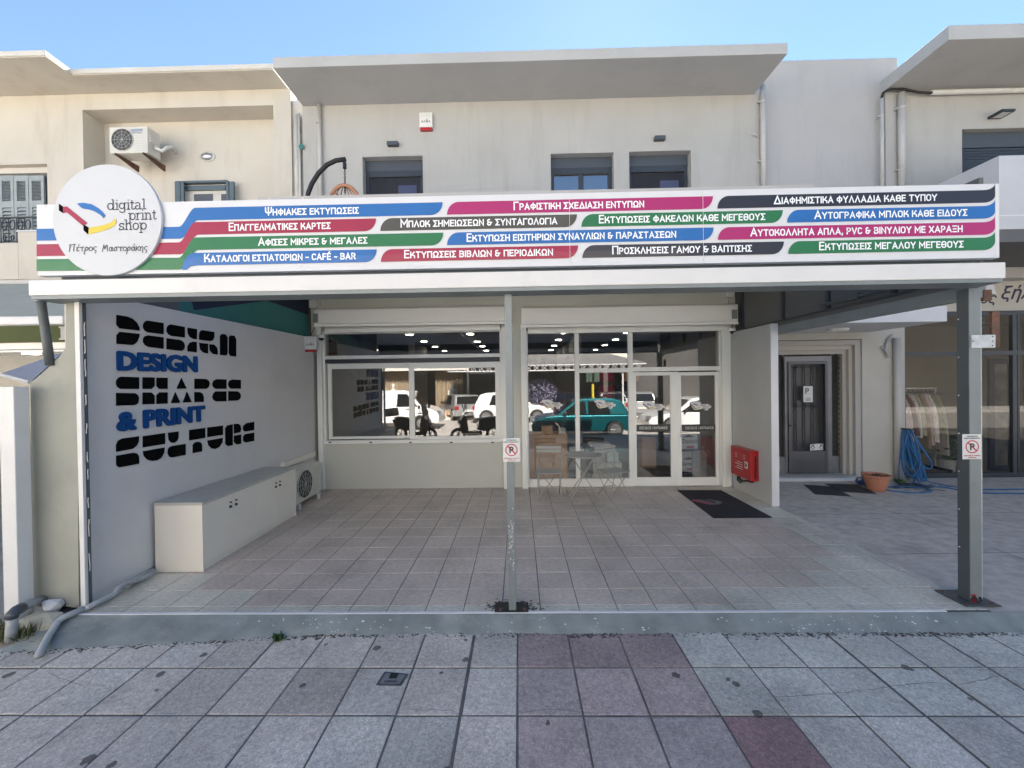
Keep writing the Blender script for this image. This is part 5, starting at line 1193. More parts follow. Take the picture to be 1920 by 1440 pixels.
for s_ in (-1, 1):
    q = MB(); q.tube([(tc.x-.24*s_, 6.62-.14, 0), (tc.x+.20*s_, 6.62+.05, .70)], .009, 6); q.build('leg', m_chair, bt)
    q = MB(); q.tube([(tc.x-.24*s_, 6.62+.16, 0), (tc.x+.20*s_, 6.62-.07, .70)], .009, 6); q.build('leg', m_chair, bt)
q = MB(); q.tube([(tc.x-.235, 6.62-.14, .02), (tc.x-.235, 6.62+.16, .02)], .007, 5); q.tube([(tc.x-.2, 6.62, .14), (tc.x+.2, 6.62, .14)], .007, 5); q.build('stretcher', m_chair, bt)
# ================================================================= MATS
mq = [G(1270, 920), G(1352, 920), G(1448, 971), G(1338, 972)]
q = MB(); q.prism([(p.x, p.y, .001) for p in mq], (0,0,.010)); dm = q.build('doormat', m_matdk); tag(dm, 'large black doormat with faded shop logo before the entrance doors', 'doormat')
mc_ = sum((p for p in mq), Vector())/4
mbs = {k: MB() for k in 'kcyb'}
def flat(mbx, pts, z=.0125): mbx.poly([(x, y, z) for x, y in pts])
lgx = {'c': [[(1296,940),(1300,938),(1336,946),(1330,948)]], 'b': [[(1310,938),(1326,938),(1342,942),(1340,945),(1326,941)]], 'y': [[(1330,948),(1352,944),(1354,942),(1353,947),(1334,949)]]}
q = MB(); flat(q, [(G(x,y).x, G(x,y).y) for x, y in ((1296,938),(1330,937.5),(1352,941),(1354,945),(1346,947.5),(1332,947.5),(1318,943),(1302,941))], .0118); tri(q.build('faded_logo', mat('faded_print', (.16,.155,.14), .95), dm))
for k, m_ in (('c', m_scrim), ('b', m_navy)):
    q = MB()
    for pl in lgx[k]: flat(q, [(G(x,y).x, G(x,y).y) for x, y in pl], .0124)
    tri(q.build('faded_logo', m_, dm))
q = MB(); o_ = G(1352, 946.5)
for t_, y_, dx in (('digital', .08, 0), ('print', .02, .06), ('shop', -.04, .03)): text(q, t_, (o_.x+dx+.02, o_.y+y_, .0124), UX, Vector((0,1,0)), cap=.05, bold=0)
q.build('lettering', mat('mat_lettering', (.05,.05,.06), .9), dm)
for nm, lab, pts, z in (('rubber_mat', 'black perforated rubber mat in front of the iron entrance door', ((1507,909),(1558,912.5),(1597,931),(1528,927)), -.011), ('grey_mat', 'plain dark grey mat partly over the rubber mat by the flower pot', ((1546,907),(1606,909),(1644,926),(1580,922)), -.004)):
    q = MB(); q.prism([(G(x,y,z).x, G(x,y,z).y, z) for x, y in pts], (0,0,.006)); tag(q.build(nm, m_matgr), lab, 'mat')
# ================================================================= WALL FITTINGS
def siren(loc, s, label, face='-Y'):
    t = thing('alarm_siren', label, 'alarm', loc)
    L_ = Vector(loc)
    def B(n, m_, x0,x1,y0,y1,z0,z1,bev=.004):
        q = MB(); q.box(L_.x+x0*s, L_.x+x1*s, L_.y+y0*s, L_.y+y1*s, L_.z+z0*s, L_.z+z1*s); return q.build(n, m_, t, bevel=bev)
    B('casing', m_cardw, -.12,.12,-.07,-.001,.03,.30,.01); B('strobe_lens', m_red, -.11,.11,-.066,-.004,-.02,.028,.006)
    q = MB()
    for k in range(4):
        for j in range(6): q.box(L_.x+(-.095+j*.033)*s, L_.x+(-.075+j*.033)*s, L_.y-.0715*s, L_.y-.0705*s, L_.z+(.21+k*.02)*s, L_.z+(.217+k*.02)*s)
    q.build('sound_slot', m_cabtop, t)
    q = MB(); text(q, 'ΔΕΛΤΑ' if False else 'ΑΛΦΑ', (L_.x, L_.y-.0712*s, L_.z+.11*s), UX, UZ, width=.17*s, cap=.04*s, align='C', bold=.01)
    q.tube([(L_.x+.0*s, L_.y-.072*s, L_.z+.165*s), (L_.x+.04*s, L_.y-.072*s, L_.z+.18*s)], .004*s, 4); q.build('lettering', m_dtext, t)
    return t
p = P(800, 247, YF-.01); siren((p.x, YF-.001, p.z+.02), .98, 'white alarm siren with red lens high on the print shop wall')
s2 = siren((LWX(6.95)+.10, 6.96, P(580,659,6.9).z+.01), .85, 'cream alarm siren with red base at the back end of the lettered wall')
for (x, y, lab) in ((603, 634, 'small dome camera at the left end of the shutter box'), (1373, 621, 'white dome camera above the partition wall corner')):
    p = P(x, y, YF-.12); t = thing('security_camera', lab, 'camera', p)
    q = MB(); q.lathe((p.x, p.y, p.z), [(.055,.0),(.06,.02),(.05,.05)], seg=16); q.box(p.x-.02, p.x+.02, p.y, YF-.001, p.z+.02, p.z+.05); q.build('housing', m_white, t, smooth=False)
    q = MB(); q.lathe((p.x, p.y-.01, p.z-.04), [(.012,-.008),(.035,.005),(.045,.03),(.045,.04)], seg=16); q.build('lens', m_black, t, smooth=True)
wlp = []
for (x0,y0,x1,y1,lab) in ((725,264.5,746,271.5,'small dark wall light above the first upper window behind the signboard'),(1228,254,1248,261,'small dark wall light above the rightmost upper window of the shop')):
    A = px_rect(x0,y0,x1,y1,YF-.08); q = MB(); q.box(A[0], A[1], YF-.09, YF-.001, A[2], A[3]); o = q.build('wall_light', m_anthp, bevel=.006); tag(o, lab, 'lamp', 'dark rectangular wall lights')
A = px_rect(1869, 206, 1894, 217, 7.3); t = thing('wall_light', 'dark angular wall light under the eave of the right building', 'lamp', (A[0], 7.45, A[2]))
q = MB(); q.prism([(A[0], 7.44, A[2]+.03), (A[1], 7.44, A[2]+.03), (A[1], 7.22, A[2]+.03), (A[0], 7.22, A[2]+.03)], (0,0,.04)); q.build('housing', m_anth, t)
q = MB(); q.box(A[0]+.04, A[1]-.04, 7.25, 7.40, A[2]+.024, A[2]+.029); q.build('diffuser', m_cardw, t)
p = P(385, 291, YI-.06); t = thing('oval_wall_light', 'oval bulkhead lamp on the cream wall above the balcony door', 'lamp', (p.x, YI, p.z))
q = MB(); q.lathe((0,0,0), [(.001,-.07),(.06,-.06),(.10,-.03),(.12,0)], 'Y', 20); q.v = [(p.x+v[0]*1.15, YI-.003+v[1], p.z+v[2]*.72) for v in q.v]; q.build('glass', m_silver, t, smooth=True)
q = MB(); q.lathe((0,0,0), [(.125,-.02),(.14,-.01),(.14,0)], 'Y', 20); q.v = [(p.x+v[0]*1.12, YI-.002+v[1], p.z+v[2]*.72) for v in q.v]; q.build('rim', m_creamw, t)
q = MB(); p = P(568, 285, YN-.1); q.lathe((P(566.5,275,YN-.06).x, YN-.08, P(566,275,YN-.08).z), [(.001,-.02),(.05,-.01),(.05,0)], 'Y', 20); tag(q.build('round_plate', m_teal), 'teal round plate in the gap between cream house and print shop', 'plate')
# ================================================================= NO-PARKING SIGNS
def nopark(x0, y0, x1, y1, Y, lab):
    A = px_rect(x0, y0, x1, y1, Y); t = thing('no_parking_sign', lab, 'sign', ((A[0]+A[1])/2, Y, A[2]), 'white no-parking signs on the canopy posts')
    q = MB(); q.box(A[0], A[1], Y-.004, Y, A[2], A[3]); q.build('plate', m_cardw, t, bevel=.001)
    W_, H_ = A[1]-A[0], A[3]-A[2]; cx_, cz = (A[0]+A[1])/2, A[2]+H_*.5; r = W_*.36
    q = MB(); n = 36; vs = []
    for k in range(n):
        a = 2*math.pi*k/n; vs += [(cx_+r*math.cos(a), Y-.0062, cz+r*math.sin(a)), (cx_+r*.84*math.cos(a), Y-.0062, cz+r*.84*math.sin(a))]
    q.add(vs, [(2*k, 2*k+1, (2*k+3) % (2*n), (2*k+2) % (2*n)) for k in range(n)])
    u = .7071; v_ = r*.07
    q.poly([(cx_-r*.88*u-v_, Y-.0068, cz+r*.88*u-v_), (cx_-r*.88*u+v_, Y-.0068, cz+r*.88*u+v_), (cx_+r*.88*u+v_, Y-.0068, cz-r*.88*u+v_), (cx_+r*.88*u-v_, Y-.0068, cz-r*.88*u-v_)])
    q.build('prohibition_ring', mat('sign_red', (.50,.03,.045), .5), t)
    q = MB(); text(q, 'P', (cx_, Y-.0055, cz-r*.52), UX, UZ, cap=r*1.05, bold=.03, align='C')
    text(q, 'ΠΑΡΑΚΑΛΩ', (cx_, Y-.0055, A[3]-H_*.105), UX, UZ, width=W_*.56, cap=H_*.045, bold=.012, align='C'); text(q, 'ΜΗΝ ΠΑΡΚΑΡΕΤΕ', (cx_, Y-.0055, A[3]-H_*.185), UX, UZ, width=W_*.86, cap=H_*.045, bold=.012, align='C')
    q.build('lettering', m_dtext, t)
    q = MB(); text(q, 'ΙΔΙΩΤΙΚΟΣ ΧΩΡΟΣ', (cx_, Y-.0055, A[2]+H_*.125), UX, UZ, width=W_*.86, cap=H_*.042, bold=.005, align='C'); text(q, 'PARKING', (cx_, Y-.0055, A[2]+H_*.045), UX, UZ, width=W_*.45, cap=H_*.042, bold=.01, align='C'); q.build('red_lettering', mat('sign_red', (1,1,1)), t)
    return t
nopark(943, 821.5, 975, 865.5, 3.345, 'white no-parking sign on the thin centre post')
nopark(1804, 814, 1839, 861, ry0-.012, 'white no-parking sign on the thick right post')
# ================================================================= EGG CHAIR
eY = 6.2
egg = thing('hanging_chair', 'rattan egg chair hanging from curved black stand on the balcony', 'chair', (P(645,350,eY).x, eY, 3.7))
def E(x, y): p = P(x, y, eY); return Vector((p.x, eY, p.z))
q = MB(); q.tube([E(572,400), E(578,362), E(585,344), E(597,325), E(613,309), E(630,301), E(648,298.5)], .034, 12); q.build('stand', m_black, egg, smooth=True)
q = MB(); a_ = E(646,299); 
q.tube([a_, a_-Vector((0,0,.05))], .012, 6); z = a_.z-.08; 
q.lathe((a_.x, eY, z-.06), [(.028,0),(.028,.09)], seg=10)
z -= .07
for k in range(10):
    q.tube([(a_.x+(.013*math.cos(t) if k % 2 else 0), eY+(0 if k % 2 else .013*math.cos(t)), z-.02+.026*math.sin(t)) for t in [j*math.pi/4 for j in range(8)]], .004, 4, closed=True); z -= .036
q.build('chain', m_black, egg)
bc = E(645, 347); rb_ = .27*0+ (E(677,360).x-E(614,360).x)/2
q = MB(); q.tube([(bc.x+rb_*math.cos(t)*1.0, eY-.25*math.sin(t)*0, bc.z - .42 + .42*math.sin(t)) for t in [k*math.pi/12 for k in range(13)]], .028, 8); q.build('basket_rim', m_rattan, egg, smooth=True)
q = MB()
for k in range(1, 8):
    a = math.pi*k/8; q.tube([(bc.x+rb_*math.cos(a)*math.sin(t), eY+.30*math.cos(t*.5)*.0+.32*math.sin(t)*math.sin(a), bc.z-.42+.42*math.cos(t)) for t in [j*math.pi/12 for j in range(7)]], .009, 5)
for zz in (.10, .2): 
    rr = rb_*math.sqrt(max(0, 1-((.42-zz)/.42)**2)); q.tube([(bc.x+rr*math.cos(t), eY+.32*rr/rb_*math.sin(t), bc.z-zz) for t in [k*math.pi/10 for k in range(11)]], .008, 5)
q.build('basket', m_rattan, egg)
# ================================================================= POT, HOSE, BAG, PLANTS
pt = G(1657, 924, -.012)
fp = thing('flower_pot', 'terracotta flower pot of bare soil beside the drainpipe', 'flower pot', (pt.x, pt.y+.1, -.012))
pc = Vector((pt.x, pt.y+.14, -.012))
q = MB(); q.lathe(pc, [(.11,0),(.125,.02),(.175,.22),(.192,.23),(.20,.28),(.178,.28),(.165,.25),(.001,.24)], seg=32); q.build('pot', m_terra, fp, smooth=False)
q = MB(); rnd = random.Random(6)
for i in range(60):
    a, r = rnd.uniform(0, 6.28), rnd.uniform(0,.15); x, y = pc.x+r*math.cos(a), pc.y+r*math.sin(a); s_ = rnd.uniform(.01,.03)
    q.add([(x-s_,y-s_,pc.z+.235),(x+s_,y-s_*.6,pc.z+.235),(x,y+s_,pc.z+.235),(x,y,pc.z+.24+s_*1.4)], [(0,1,3),(1,2,3),(2,0,3)])
q.build('soil', m_soil, fp)
def sprig(mb, c, n, L_, rnd, up=1.0, w_=.018):
    for i in range(n):
        a = rnd.uniform(0, 6.28); el = rnd.uniform(.3, 1.4)*up; d = Vector((math.cos(a)*math.cos(el), math.sin(a)*math.cos(el), math.sin(el))); l = L_*rnd.uniform(.5,1.2)
        s_ = d.cross(UZ).normalized()*w_*rnd.uniform(.5,1.2); o = Vector(c)+Vector((rnd.uniform(-.5,.5)*L_, rnd.uniform(-.5,.5)*L_, 0)); m_ = o+d*l*.5
        mb.add([o, m_-s_, o+d*l-Vector((0,0,l*.15)), m_+s_], [(0,1,2,3)])
q = MB(); pb = G(1625, 912, -.012); rnd = random.Random(3); q.lathe((pb.x, pb.y+.08, -.01), [(.05,0),(.10,.03),(.105,.08),(.07,.13),(.02,.15)], seg=12); q.v = [(v[0]+rnd.uniform(-.012,.012), v[1]+rnd.uniform(-.012,.012), v[2]+rnd.uniform(-.006,.006)) for v in q.v]; tag(q.build('plastic_bag', mat('bag_blue', (.02,.05,.16), .4, coat=.4)), 'crumpled dark blue plastic bag behind the flower pot', 'bag')
# hose: coil hung at the pipe, trailing to the right
hp_ = P(1700, 805, YR-.2); rnd = random.Random(11)
t = thing('garden_hose', 'blue garden hose looped over a hook and trailing on the ground', 'hose', (hp_.x, YR-.2, 0))
q = MB()
for k in range(12):
    w_ = rnd.uniform(.035,.13); L_ = rnd.uniform(.70,1.12); dx = rnd.uniform(-.04,.40); ph = rnd.uniform(0,6); pts = []
    for j in range(24):
        a = 2*math.pi*j/24; dn = .5*(1-math.cos(a)); pts.append((hp_.x+dx*dn**1.6 + w_*math.sin(a)*(.5+1.1*dn)+.018*math.sin(3*a+ph)*dn, YR-.14-.012*k-.02*math.sin(a)-.05*dn*math.sin(ph), hp_.z+rnd.uniform(-.004,.004) - L_*dn))
    q.tube(pts, .0105, 8, closed=True)
pts = [G(x, y, 0.0) for x, y in ((1712,905),(1740,912),(1770,914),(1800,919),(1840,925))]; q.tube([(hp_.x+.1, YR-.2, .5), (hp_.x+.16, YR-.28, .12)] + [(p.x, p.y, .002) for p in pts] + [(pts[-1].x+2, pts[-1].y-.1, .002)], .011, 8)
pts = [G(x, y, 0.0) for x, y in ((1745,905),(1790,913),(1840,918))]; q.tube([(hp_.x+.02, YR-.2, .4), (hp_.x+.1, YR-.3, .1)] + [(p.x, p.y, .001) for p in pts] + [(pts[-1].x+2, pts[-1].y, .001)], .011, 8)
c_ = G(1712, 921, 0); q.tube([(c_.x+.36*math.cos(a), c_.y+.10+.20*math.sin(a), .002) for a in [k*math.pi/12 for k in range(24)]], .011, 8, closed=True)
q.build('coil', m_hose, t, smooth=True)
q = MB(); q.box(hp_.x-.02, hp_.x+.06, YR-.3, YR-.003, hp_.z-.01, hp_.z+.012); q.build('hook', m_iron, t)
q = MB(); rnd = random.Random(5); g_ = G(1712, 912, -.01); sprig(q, (g_.x, g_.y+.25, -.012), 40, .10, rnd); struct(q.build('weeds', m_leaf, origin=(0,0,0)), 'stuff')
q = MB(); rnd = random.Random(15)
for i in range(120):
    a = rnd.uniform(0,6.28); r = abs(rnd.gauss(0,.22)); x, y = g_.x+.02+r*1.4*math.cos(a), g_.y+.0+r*.6*math.sin(a); s_ = rnd.uniform(.02,.07)
    if y > YR-.1: continue
    q.poly([(x+math.cos(b)*s_*1.6*rnd.uniform(.6,1.3), y+math.sin(b)*s_*.6*rnd.uniform(.6,1.3), -.0108+i*.00001) for b in [k*math.pi/4 for k in range(8)]])
struct(q.build('damp_soil_stain', mat('damp_stain', (.055,.05,.047), .5, var=.2), origin=(0,0,0)), 'stuff')
for nm, lab, (x, y), n, L_, m_, sd in (('weed', 'small green weed at the foot of the painted ramp', (523,1199), 60, .06, m_leaf, 2), ('weed_tuft', 'dry grassy weed tuft around grey pipe at lower left corner', (22,1200), 420, .17, m_leafd, 8)):
    g = G(x, y, -.10); q = MB(); rnd = random.Random(sd)
    if n > 100:
        for k in range(5): sprig(q, (g.x+rnd.uniform(-.22,.12), g.y+.05+rnd.uniform(-.1,.1), -.10), n//5, L_, rnd, w_=.007)
    else: sprig(q, (g.x, g.y, -.10), n, L_, rnd, w_=.009)
    tag(q.build(nm, m_), lab, 'weed')
# pipes at lower left
q = MB(); q.tube([G(290,1066,.03), G(262,1082,.03), G(236,1100,.03)], .03, 10); a_ = G(236,1100,.04)
q.tube([G(292,1072,.05), G(262,1086,.05), G(238,1092,.09), G(222,1102,.09), G(212,1116,.04), G(190,1126,.04), G(162,1140,.04)], .024, 10); tag(q.build('floor_pipe', m_pipeg, smooth=True), 'white-daubed grey drain pipe along the foot of the lettered wall', 'pipe')
q = MB(); q.tube([G(158,1141,.03), G(118,1158,.02), G(108,1166,0.0), G(90,1195,-.05), G(72,1229,-.07)], .025, 12); tag(q.build('outlet_pipe', m_pipeg, smooth=True), 'grey plastic outlet pipe bending down over the ramp at left', 'pipe')
pA = Vector((P(80,1125,3.4).x, 3.38, .09))
q = MB(); q.tube([P(80,1124,3.42), P(60,1131,3.3), P(34,1143,3.15), P(24,1152,3.1), P(21,1185,3.1), P(20,1200,3.1)], .034, 12); pp_ = q.build('wall_pipe', m_pipeg, smooth=True); tag(pp_, 'thick grey pipe elbow leaving the pier into the weeds', 'pipe')
q = MB(); q.tube([P(40,1140,3.18), P(30,1145,3.13), P(23,1152,3.1), P(22,1158,3.1)], .041, 12); q.build('elbow', m_anthp, pp_, smooth=True)
rnd = random.Random(17); q = MB()
def rock(q, c, s):
    u = [Vector((rnd.gauss(0,1), rnd.gauss(0,1), rnd.gauss(0,1))).normalized()*rnd.uniform(.6,1.15) for _ in range(34)]
    import bmesh as _b
    bm = _b.new(); 
    for v in u: bm.verts.new((c.x+v.x*s[0], c.y+v.y*s[1], c.z+v.z*s[2]))
    _b.ops.convex_hull(bm, input=bm.verts[:]); bm.verts.index_update(); vs = [tuple(v.co) for v in bm.verts]; q.add(vs, [tuple(v.index for v in f.verts) for f in bm.faces]); bm.free()
rock(q, Vector((P(98,1130,3.38).x, 3.38, .05)), (.09,.07,.07)); tag(q.build('plaster_chunk', m_whitep), 'broken white plaster chunk at the foot of the pier', 'rubble')
q = MB(); q.prism([P(36,1160,3.2), P(108,1146,3.2), P(86,1175,3.05), P(44,1185,3.05)], (0,.15,0)); 
q = MB(); rock(q, Vector((P(72,1170,3.25).x, 3.28, -.06)), (.20,.12,.13)); tag(q.build('concrete_lump', m_plas), 'rough concrete lump under the thick grey pipe', 'rubble')
# manhole plate on the pavement
mpx = [(721,1259.5),(766,1264),(752,1285),(705,1284)]
q = MB(); P4 = [G(x, y, -.096) for x, y in mpx]; q.prism([(p.x, p.y, -.0985) for p in P4][::-1], (0,0,.004)); mh = q.build('cover_plate', m_graydk); tag(mh, 'small square metal cover plate set in the grey pavement slab', 'cover plate')
c4 = sum(P4, Vector())/4
q = MB(); q.prism([((p.x-c4.x)*.8+c4.x, (p.y-c4.y)*.8+c4.y-.0, -.0944) for p in P4][::-1], (0,0,.001)); q.build('inset', mat('plate_inset', (.20,.205,.215), .6), mh)
q = MB(); q.box(c4.x-.028, c4.x+.028, c4.y+.0, c4.y+.05, -.0932, -.0930); text(q, 'ΥΔΡΕΥΣΗ', (c4.x-.005, c4.y-.035, -.0930), UX, Vector((0,1,0)), width=.09, cap=.014, align='C'); q.build('mark', m_black, mh)
# ================================================================= CLOTHES RACK, GARMENTS, PLANT IN THE RIGHT SHOP
rY = YR+.55
ra, rb2 = P(1690, 729, rY), P(1756, 728, rY)
cr = thing('clothes_rack', 'metal clothes rail on wheels inside the corner shop window', 'clothes rack', (rb2.x, rY, .02))
q = MB(); q.tube([(ra.x-1.2, rY, ra.z), (rb2.x, rY, ra.z)], .018, 8); q.tube([(rb2.x-.03, rY, ra.z), (rb2.x-.03, rY, .1)], .016, 8); q.build('rail', m_silver, cr)
q = MB(); q.box(rb2.x-.06, rb2.x, rY-.3, rY+.3, .05, .09); q.lathe((rb2.x-.03, rY-.27, .02), [(.03,0),(.03,.04)], seg=10); q.build('foot', m_black, cr)
rnd = random.Random(31); gx = ra.x-.1; k = 0
gcols = [(.60,.45,.50),(.70,.58,.52),(.25,.12,.10),(.80,.77,.74),(.58,.50,.36),(.36,.28,.18),(.66,.45,.43),(.82,.78,.68),(.38,.34,.22),(.46,.40,.33),(.25,.22,.18),(.60,.55,.50),(.33,.33,.32)]
names = ['mauve','pale rose','brown','off-white','sand','olive beige','dusty pink','ivory','khaki','beige','dark brown','cream','grey patterned']
while gx < rb2.x-.02 and k < 13:
    L_ = rnd.uniform(.75, 1.25); y0 = rY; t = thing('hanging_garment', f'{names[k]} garment, number {k+1} from the left on the clothes rail', 'garment', (gx, rY, ra.z-.1-L_), 'garments on the clothes rail')
    t['label'] = f'{names[k]} garment on a black hanger on the clothes rail'
    vs = []; nseg = 14; nz = 5
    for a in range(nseg):
        an = 2*math.pi*a/nseg
        for j in range(nz):
            f = j/(nz-1); wx = .022+.02*f; wy = (.07+.16*min(1,f*3)) + .03*f; rp_ = 1+.18*math.sin(an*5+k)*f
            vs.append((gx+wx*math.cos(an)*rp_, y0+wy*math.sin(an)*rp_, ra.z-.10-L_*f))
    q = MB(); q.add(vs, [(a*nz+j, a*nz+j+1, ((a+1) % nseg)*nz+j+1, ((a+1) % nseg)*nz+j) for a in range(nseg) for j in range(nz-1)])
    q.build('cloth', mat('garment_%s' % names[k].replace(' ','_'), gcols[k], .9, var=.25, scale=12, stretch=(6,6,1)), t, smooth=True)
    q = MB(); q.tube([(gx, rY, ra.z+.015), (gx, rY, ra.z-.06), (gx, rY-.16, ra.z-.12)], .005, 5); q.tube([(gx, rY, ra.z-.06), (gx, rY+.16, ra.z-.12)], .005, 5); q.build('hanger', m_black, t)
    gx += rnd.uniform(.07,.10); k += 1
pc2 = P(1778, 888, YR+.45)
pl_ = thing('potted_plant', 'leafy green plant in a beige pot inside the corner shop window', 'plant', (pc2.x, YR+.45, .012))
q = MB(); q.lathe((pc2.x, YR+.5, .012), [(.13,0),(.16,.24),(.15,.24),(.001,.22)], seg=20); q.build('pot', m_pipe, pl_)
q = MB(); rnd = random.Random(77)
for i in range(70):
    a = rnd.uniform(0,6.28); el = rnd.uniform(.1,1.3); d = Vector((math.cos(a)*math.cos(el), math.sin(a)*math.cos(el), math.sin(el))); l = rnd.uniform(.2,.42); o = Vector((pc2.x, YR+.5, .25)); tip = o+d*l; s_ = d.cross(UZ).normalized()*.045; m2 = tip+d*.07
    q.add([tip-d*.05, tip+s_, tip+d*.10-Vector((0,0,.03)), tip-s_], [(0,1,2,3)]); q.tube([o, tip], .004, 4)
q.build('leaves', m_leaf, pl_)
# ================================================================= GOODS INSIDE THE PRINT SHOP
def crate(name, x0, y0, x1, y1, Y, dep, m_, lab, cat='box', grp=None, bev=.004):
    A = px_rect(x0, y0, x1, y1, Y); z0 = A[2]; q = MB(); q.box(A[0], A[1], Y, Y+dep, z0, A[3]); return tag(q.build(name, m_, bevel=bev), lab, cat, grp), A
bx1, A1_ = crate('cardboard_box', 985, 815, 1064, 905, 7.75, .5, m_card, 'big brown cardboard box behind the first glass pane'); 
bx2, _a = crate('cardboard_box', 1016, 800, 1036, 814.6, 7.85, .2, m_card, 'small brown cardboard box on top of the big cardboard box')
for k, x in enumerate((1048,1051,1054.5,1058)): crate('paper_pack', x, 803+(k%2), x+2.6, 814.6, 7.85, .2, m_cardw, ('first','second','third','fourth')[k]+' thin white paper pack from the left on the big cardboard box', 'paper', 'white paper packs on the cardboard box', .001)
crate('grey_bin', 1066, 855, 1112, 903, 7.9, .4, mat('bin_grey', (.10,.11,.12), .6), 'dark grey storage bin right of the big cardboard box', 'bin')
crate('white_carton', 1112, 868, 1166, 888, 7.95, .4, m_cardw, 'white carton in the middle of the stack behind the second pane', 'carton', 'white cartons stacked by the glass')
crate('white_carton', 1110, 888.5, 1166, 903, 7.9, .45, m_cardw, 'white carton at the bottom of the stack behind the second pane', 'carton', 'white cartons stacked by the glass')
crate('white_carton', 1112, 845, 1136, 867.5, 8.0, .35, m_cardw, 'narrow white carton on top of the stack behind the second pane', 'carton', 'white cartons stacked by the glass')
crate('paper_tray', 1108, 832, 1146, 838, 8.0, .3, m_cardw, 'thin white paper tray lying above the white cartons', 'tray')
crate('paper_stack', 1138, 850, 1160, 867.5, 8.05, .3, m_box, 'grey stack of papers beside the narrow white carton', 'paper')
crate('small_carton', 1070, 842, 1095, 854.5, 7.95, .3, m_cardw, 'small white carton on the dark grey storage bin', 'carton')
for k, (y0, y1, word, lab) in enumerate(((810, 847, 'Σαμαριά', 'white labelled carton with mountain drawing, upper of two behind the right door'), (848, 889, 'Samaria', 'white labelled carton with mountain drawing, lower of two behind the right door'))):
    o, A = crate('water_carton', 1276, y0, 1308, y1, 7.85, .4, m_cardw, lab, 'carton', 'two labelled cartons stacked behind the right door')
    q = MB(); q.box(A[0]+.002, A[1]-.002, 7.846, 7.8495, A[2]+.01, A[2]+.05); q.build('navy_stripe', m_navy, o)
    q = MB(); q.box(A[0]+.12, A[0]+.26, 7.845, 7.8495, A[2]+.075, A[2]+.115); q.build('red_label', m_red, o)
    q = MB(); text(q, word, (A[0]+.03, 7.846, A[2]+.17), UX, UZ, width=(A[1]-A[0])*.88, cap=.075, bold=.015)
    q.poly([(A[0]+.05+i*.022, 7.846, A[2]+.285+h) for i, h in enumerate((0,.02,.015,.045,.03,.055,.035,.04,.015,.01,0))][::-1]); tri(q.build('lettering', m_black, o))
q = MB(); A = px_rect(1300, 846, 1326, 894, 7.75); q.prism([(A[0]-.03, 7.72, A[2]), (A[1]-.03, 7.72, A[2]), (A[1]+.02, 7.80, A[3]-.06), (A[1]-.03, 7.81, A[3]), (A[0]+.05, 7.81, A[3]), (A[0]+.01, 7.80, A[3]-.05)], (0,.03,0)); tag(q.build('leaning_board', m_silver), 'grey rounded board leaning before the labelled cartons', 'board')
q = MB(); A = px_rect(1310, 812, 1332, 894, 7.95); q.prism([(A[0], 7.9, A[2]), (A[1]+.02, 7.9, A[2]), (A[1]+.05, 7.98, A[3]-.03), (A[0]-.06, 7.98, A[3])], (0,.03,0)); tag(q.build('dark_panel', m_sidepanel), 'dark wooden panel leaning behind the grey rounded board', 'board')
pt_ = P(1205, 826, 8.6); t = thing('round_desk', 'round dark-topped desk inside behind the left door', 'table', (pt_.x, 8.8, 0))
q = MB(); q.lathe((pt_.x+.2, 8.9, .74), [(.55,0),(.55,.03)], seg=32); q.build('tabletop', m_graydk, t); q = MB(); q.box(pt_.x+.05, pt_.x+.35, 8.8, 9.1, 0, .739); q.build('leg', m_card, t)
q = MB(); q.box(-1.0, 1.2, 10.2, 10.8, 0, 1.0); q.box(-1.05, 1.25, 10.15, 10.85, 1.001, 1.04); tag(q.build('shop_counter', m_graydk), 'dark counter deep inside the print shop', 'counter')
for k, (x, z, m_) in enumerate(((1.9,1.5,m_scrim),(2.3,1.5,m_navy),(1.9,1.9,m_scrim),(2.5,1.9,m_card))): q = MB(); q.box(x, x+.32, 9.45, 9.59, z, z+.3); tag(q.build('wall_shelf_box', m_), ('crimson box on the lower shelf row','navy box on the lower shelf row','crimson box on the upper shelf row','brown box on the upper shelf row')[k]+' inside the shop', 'box')
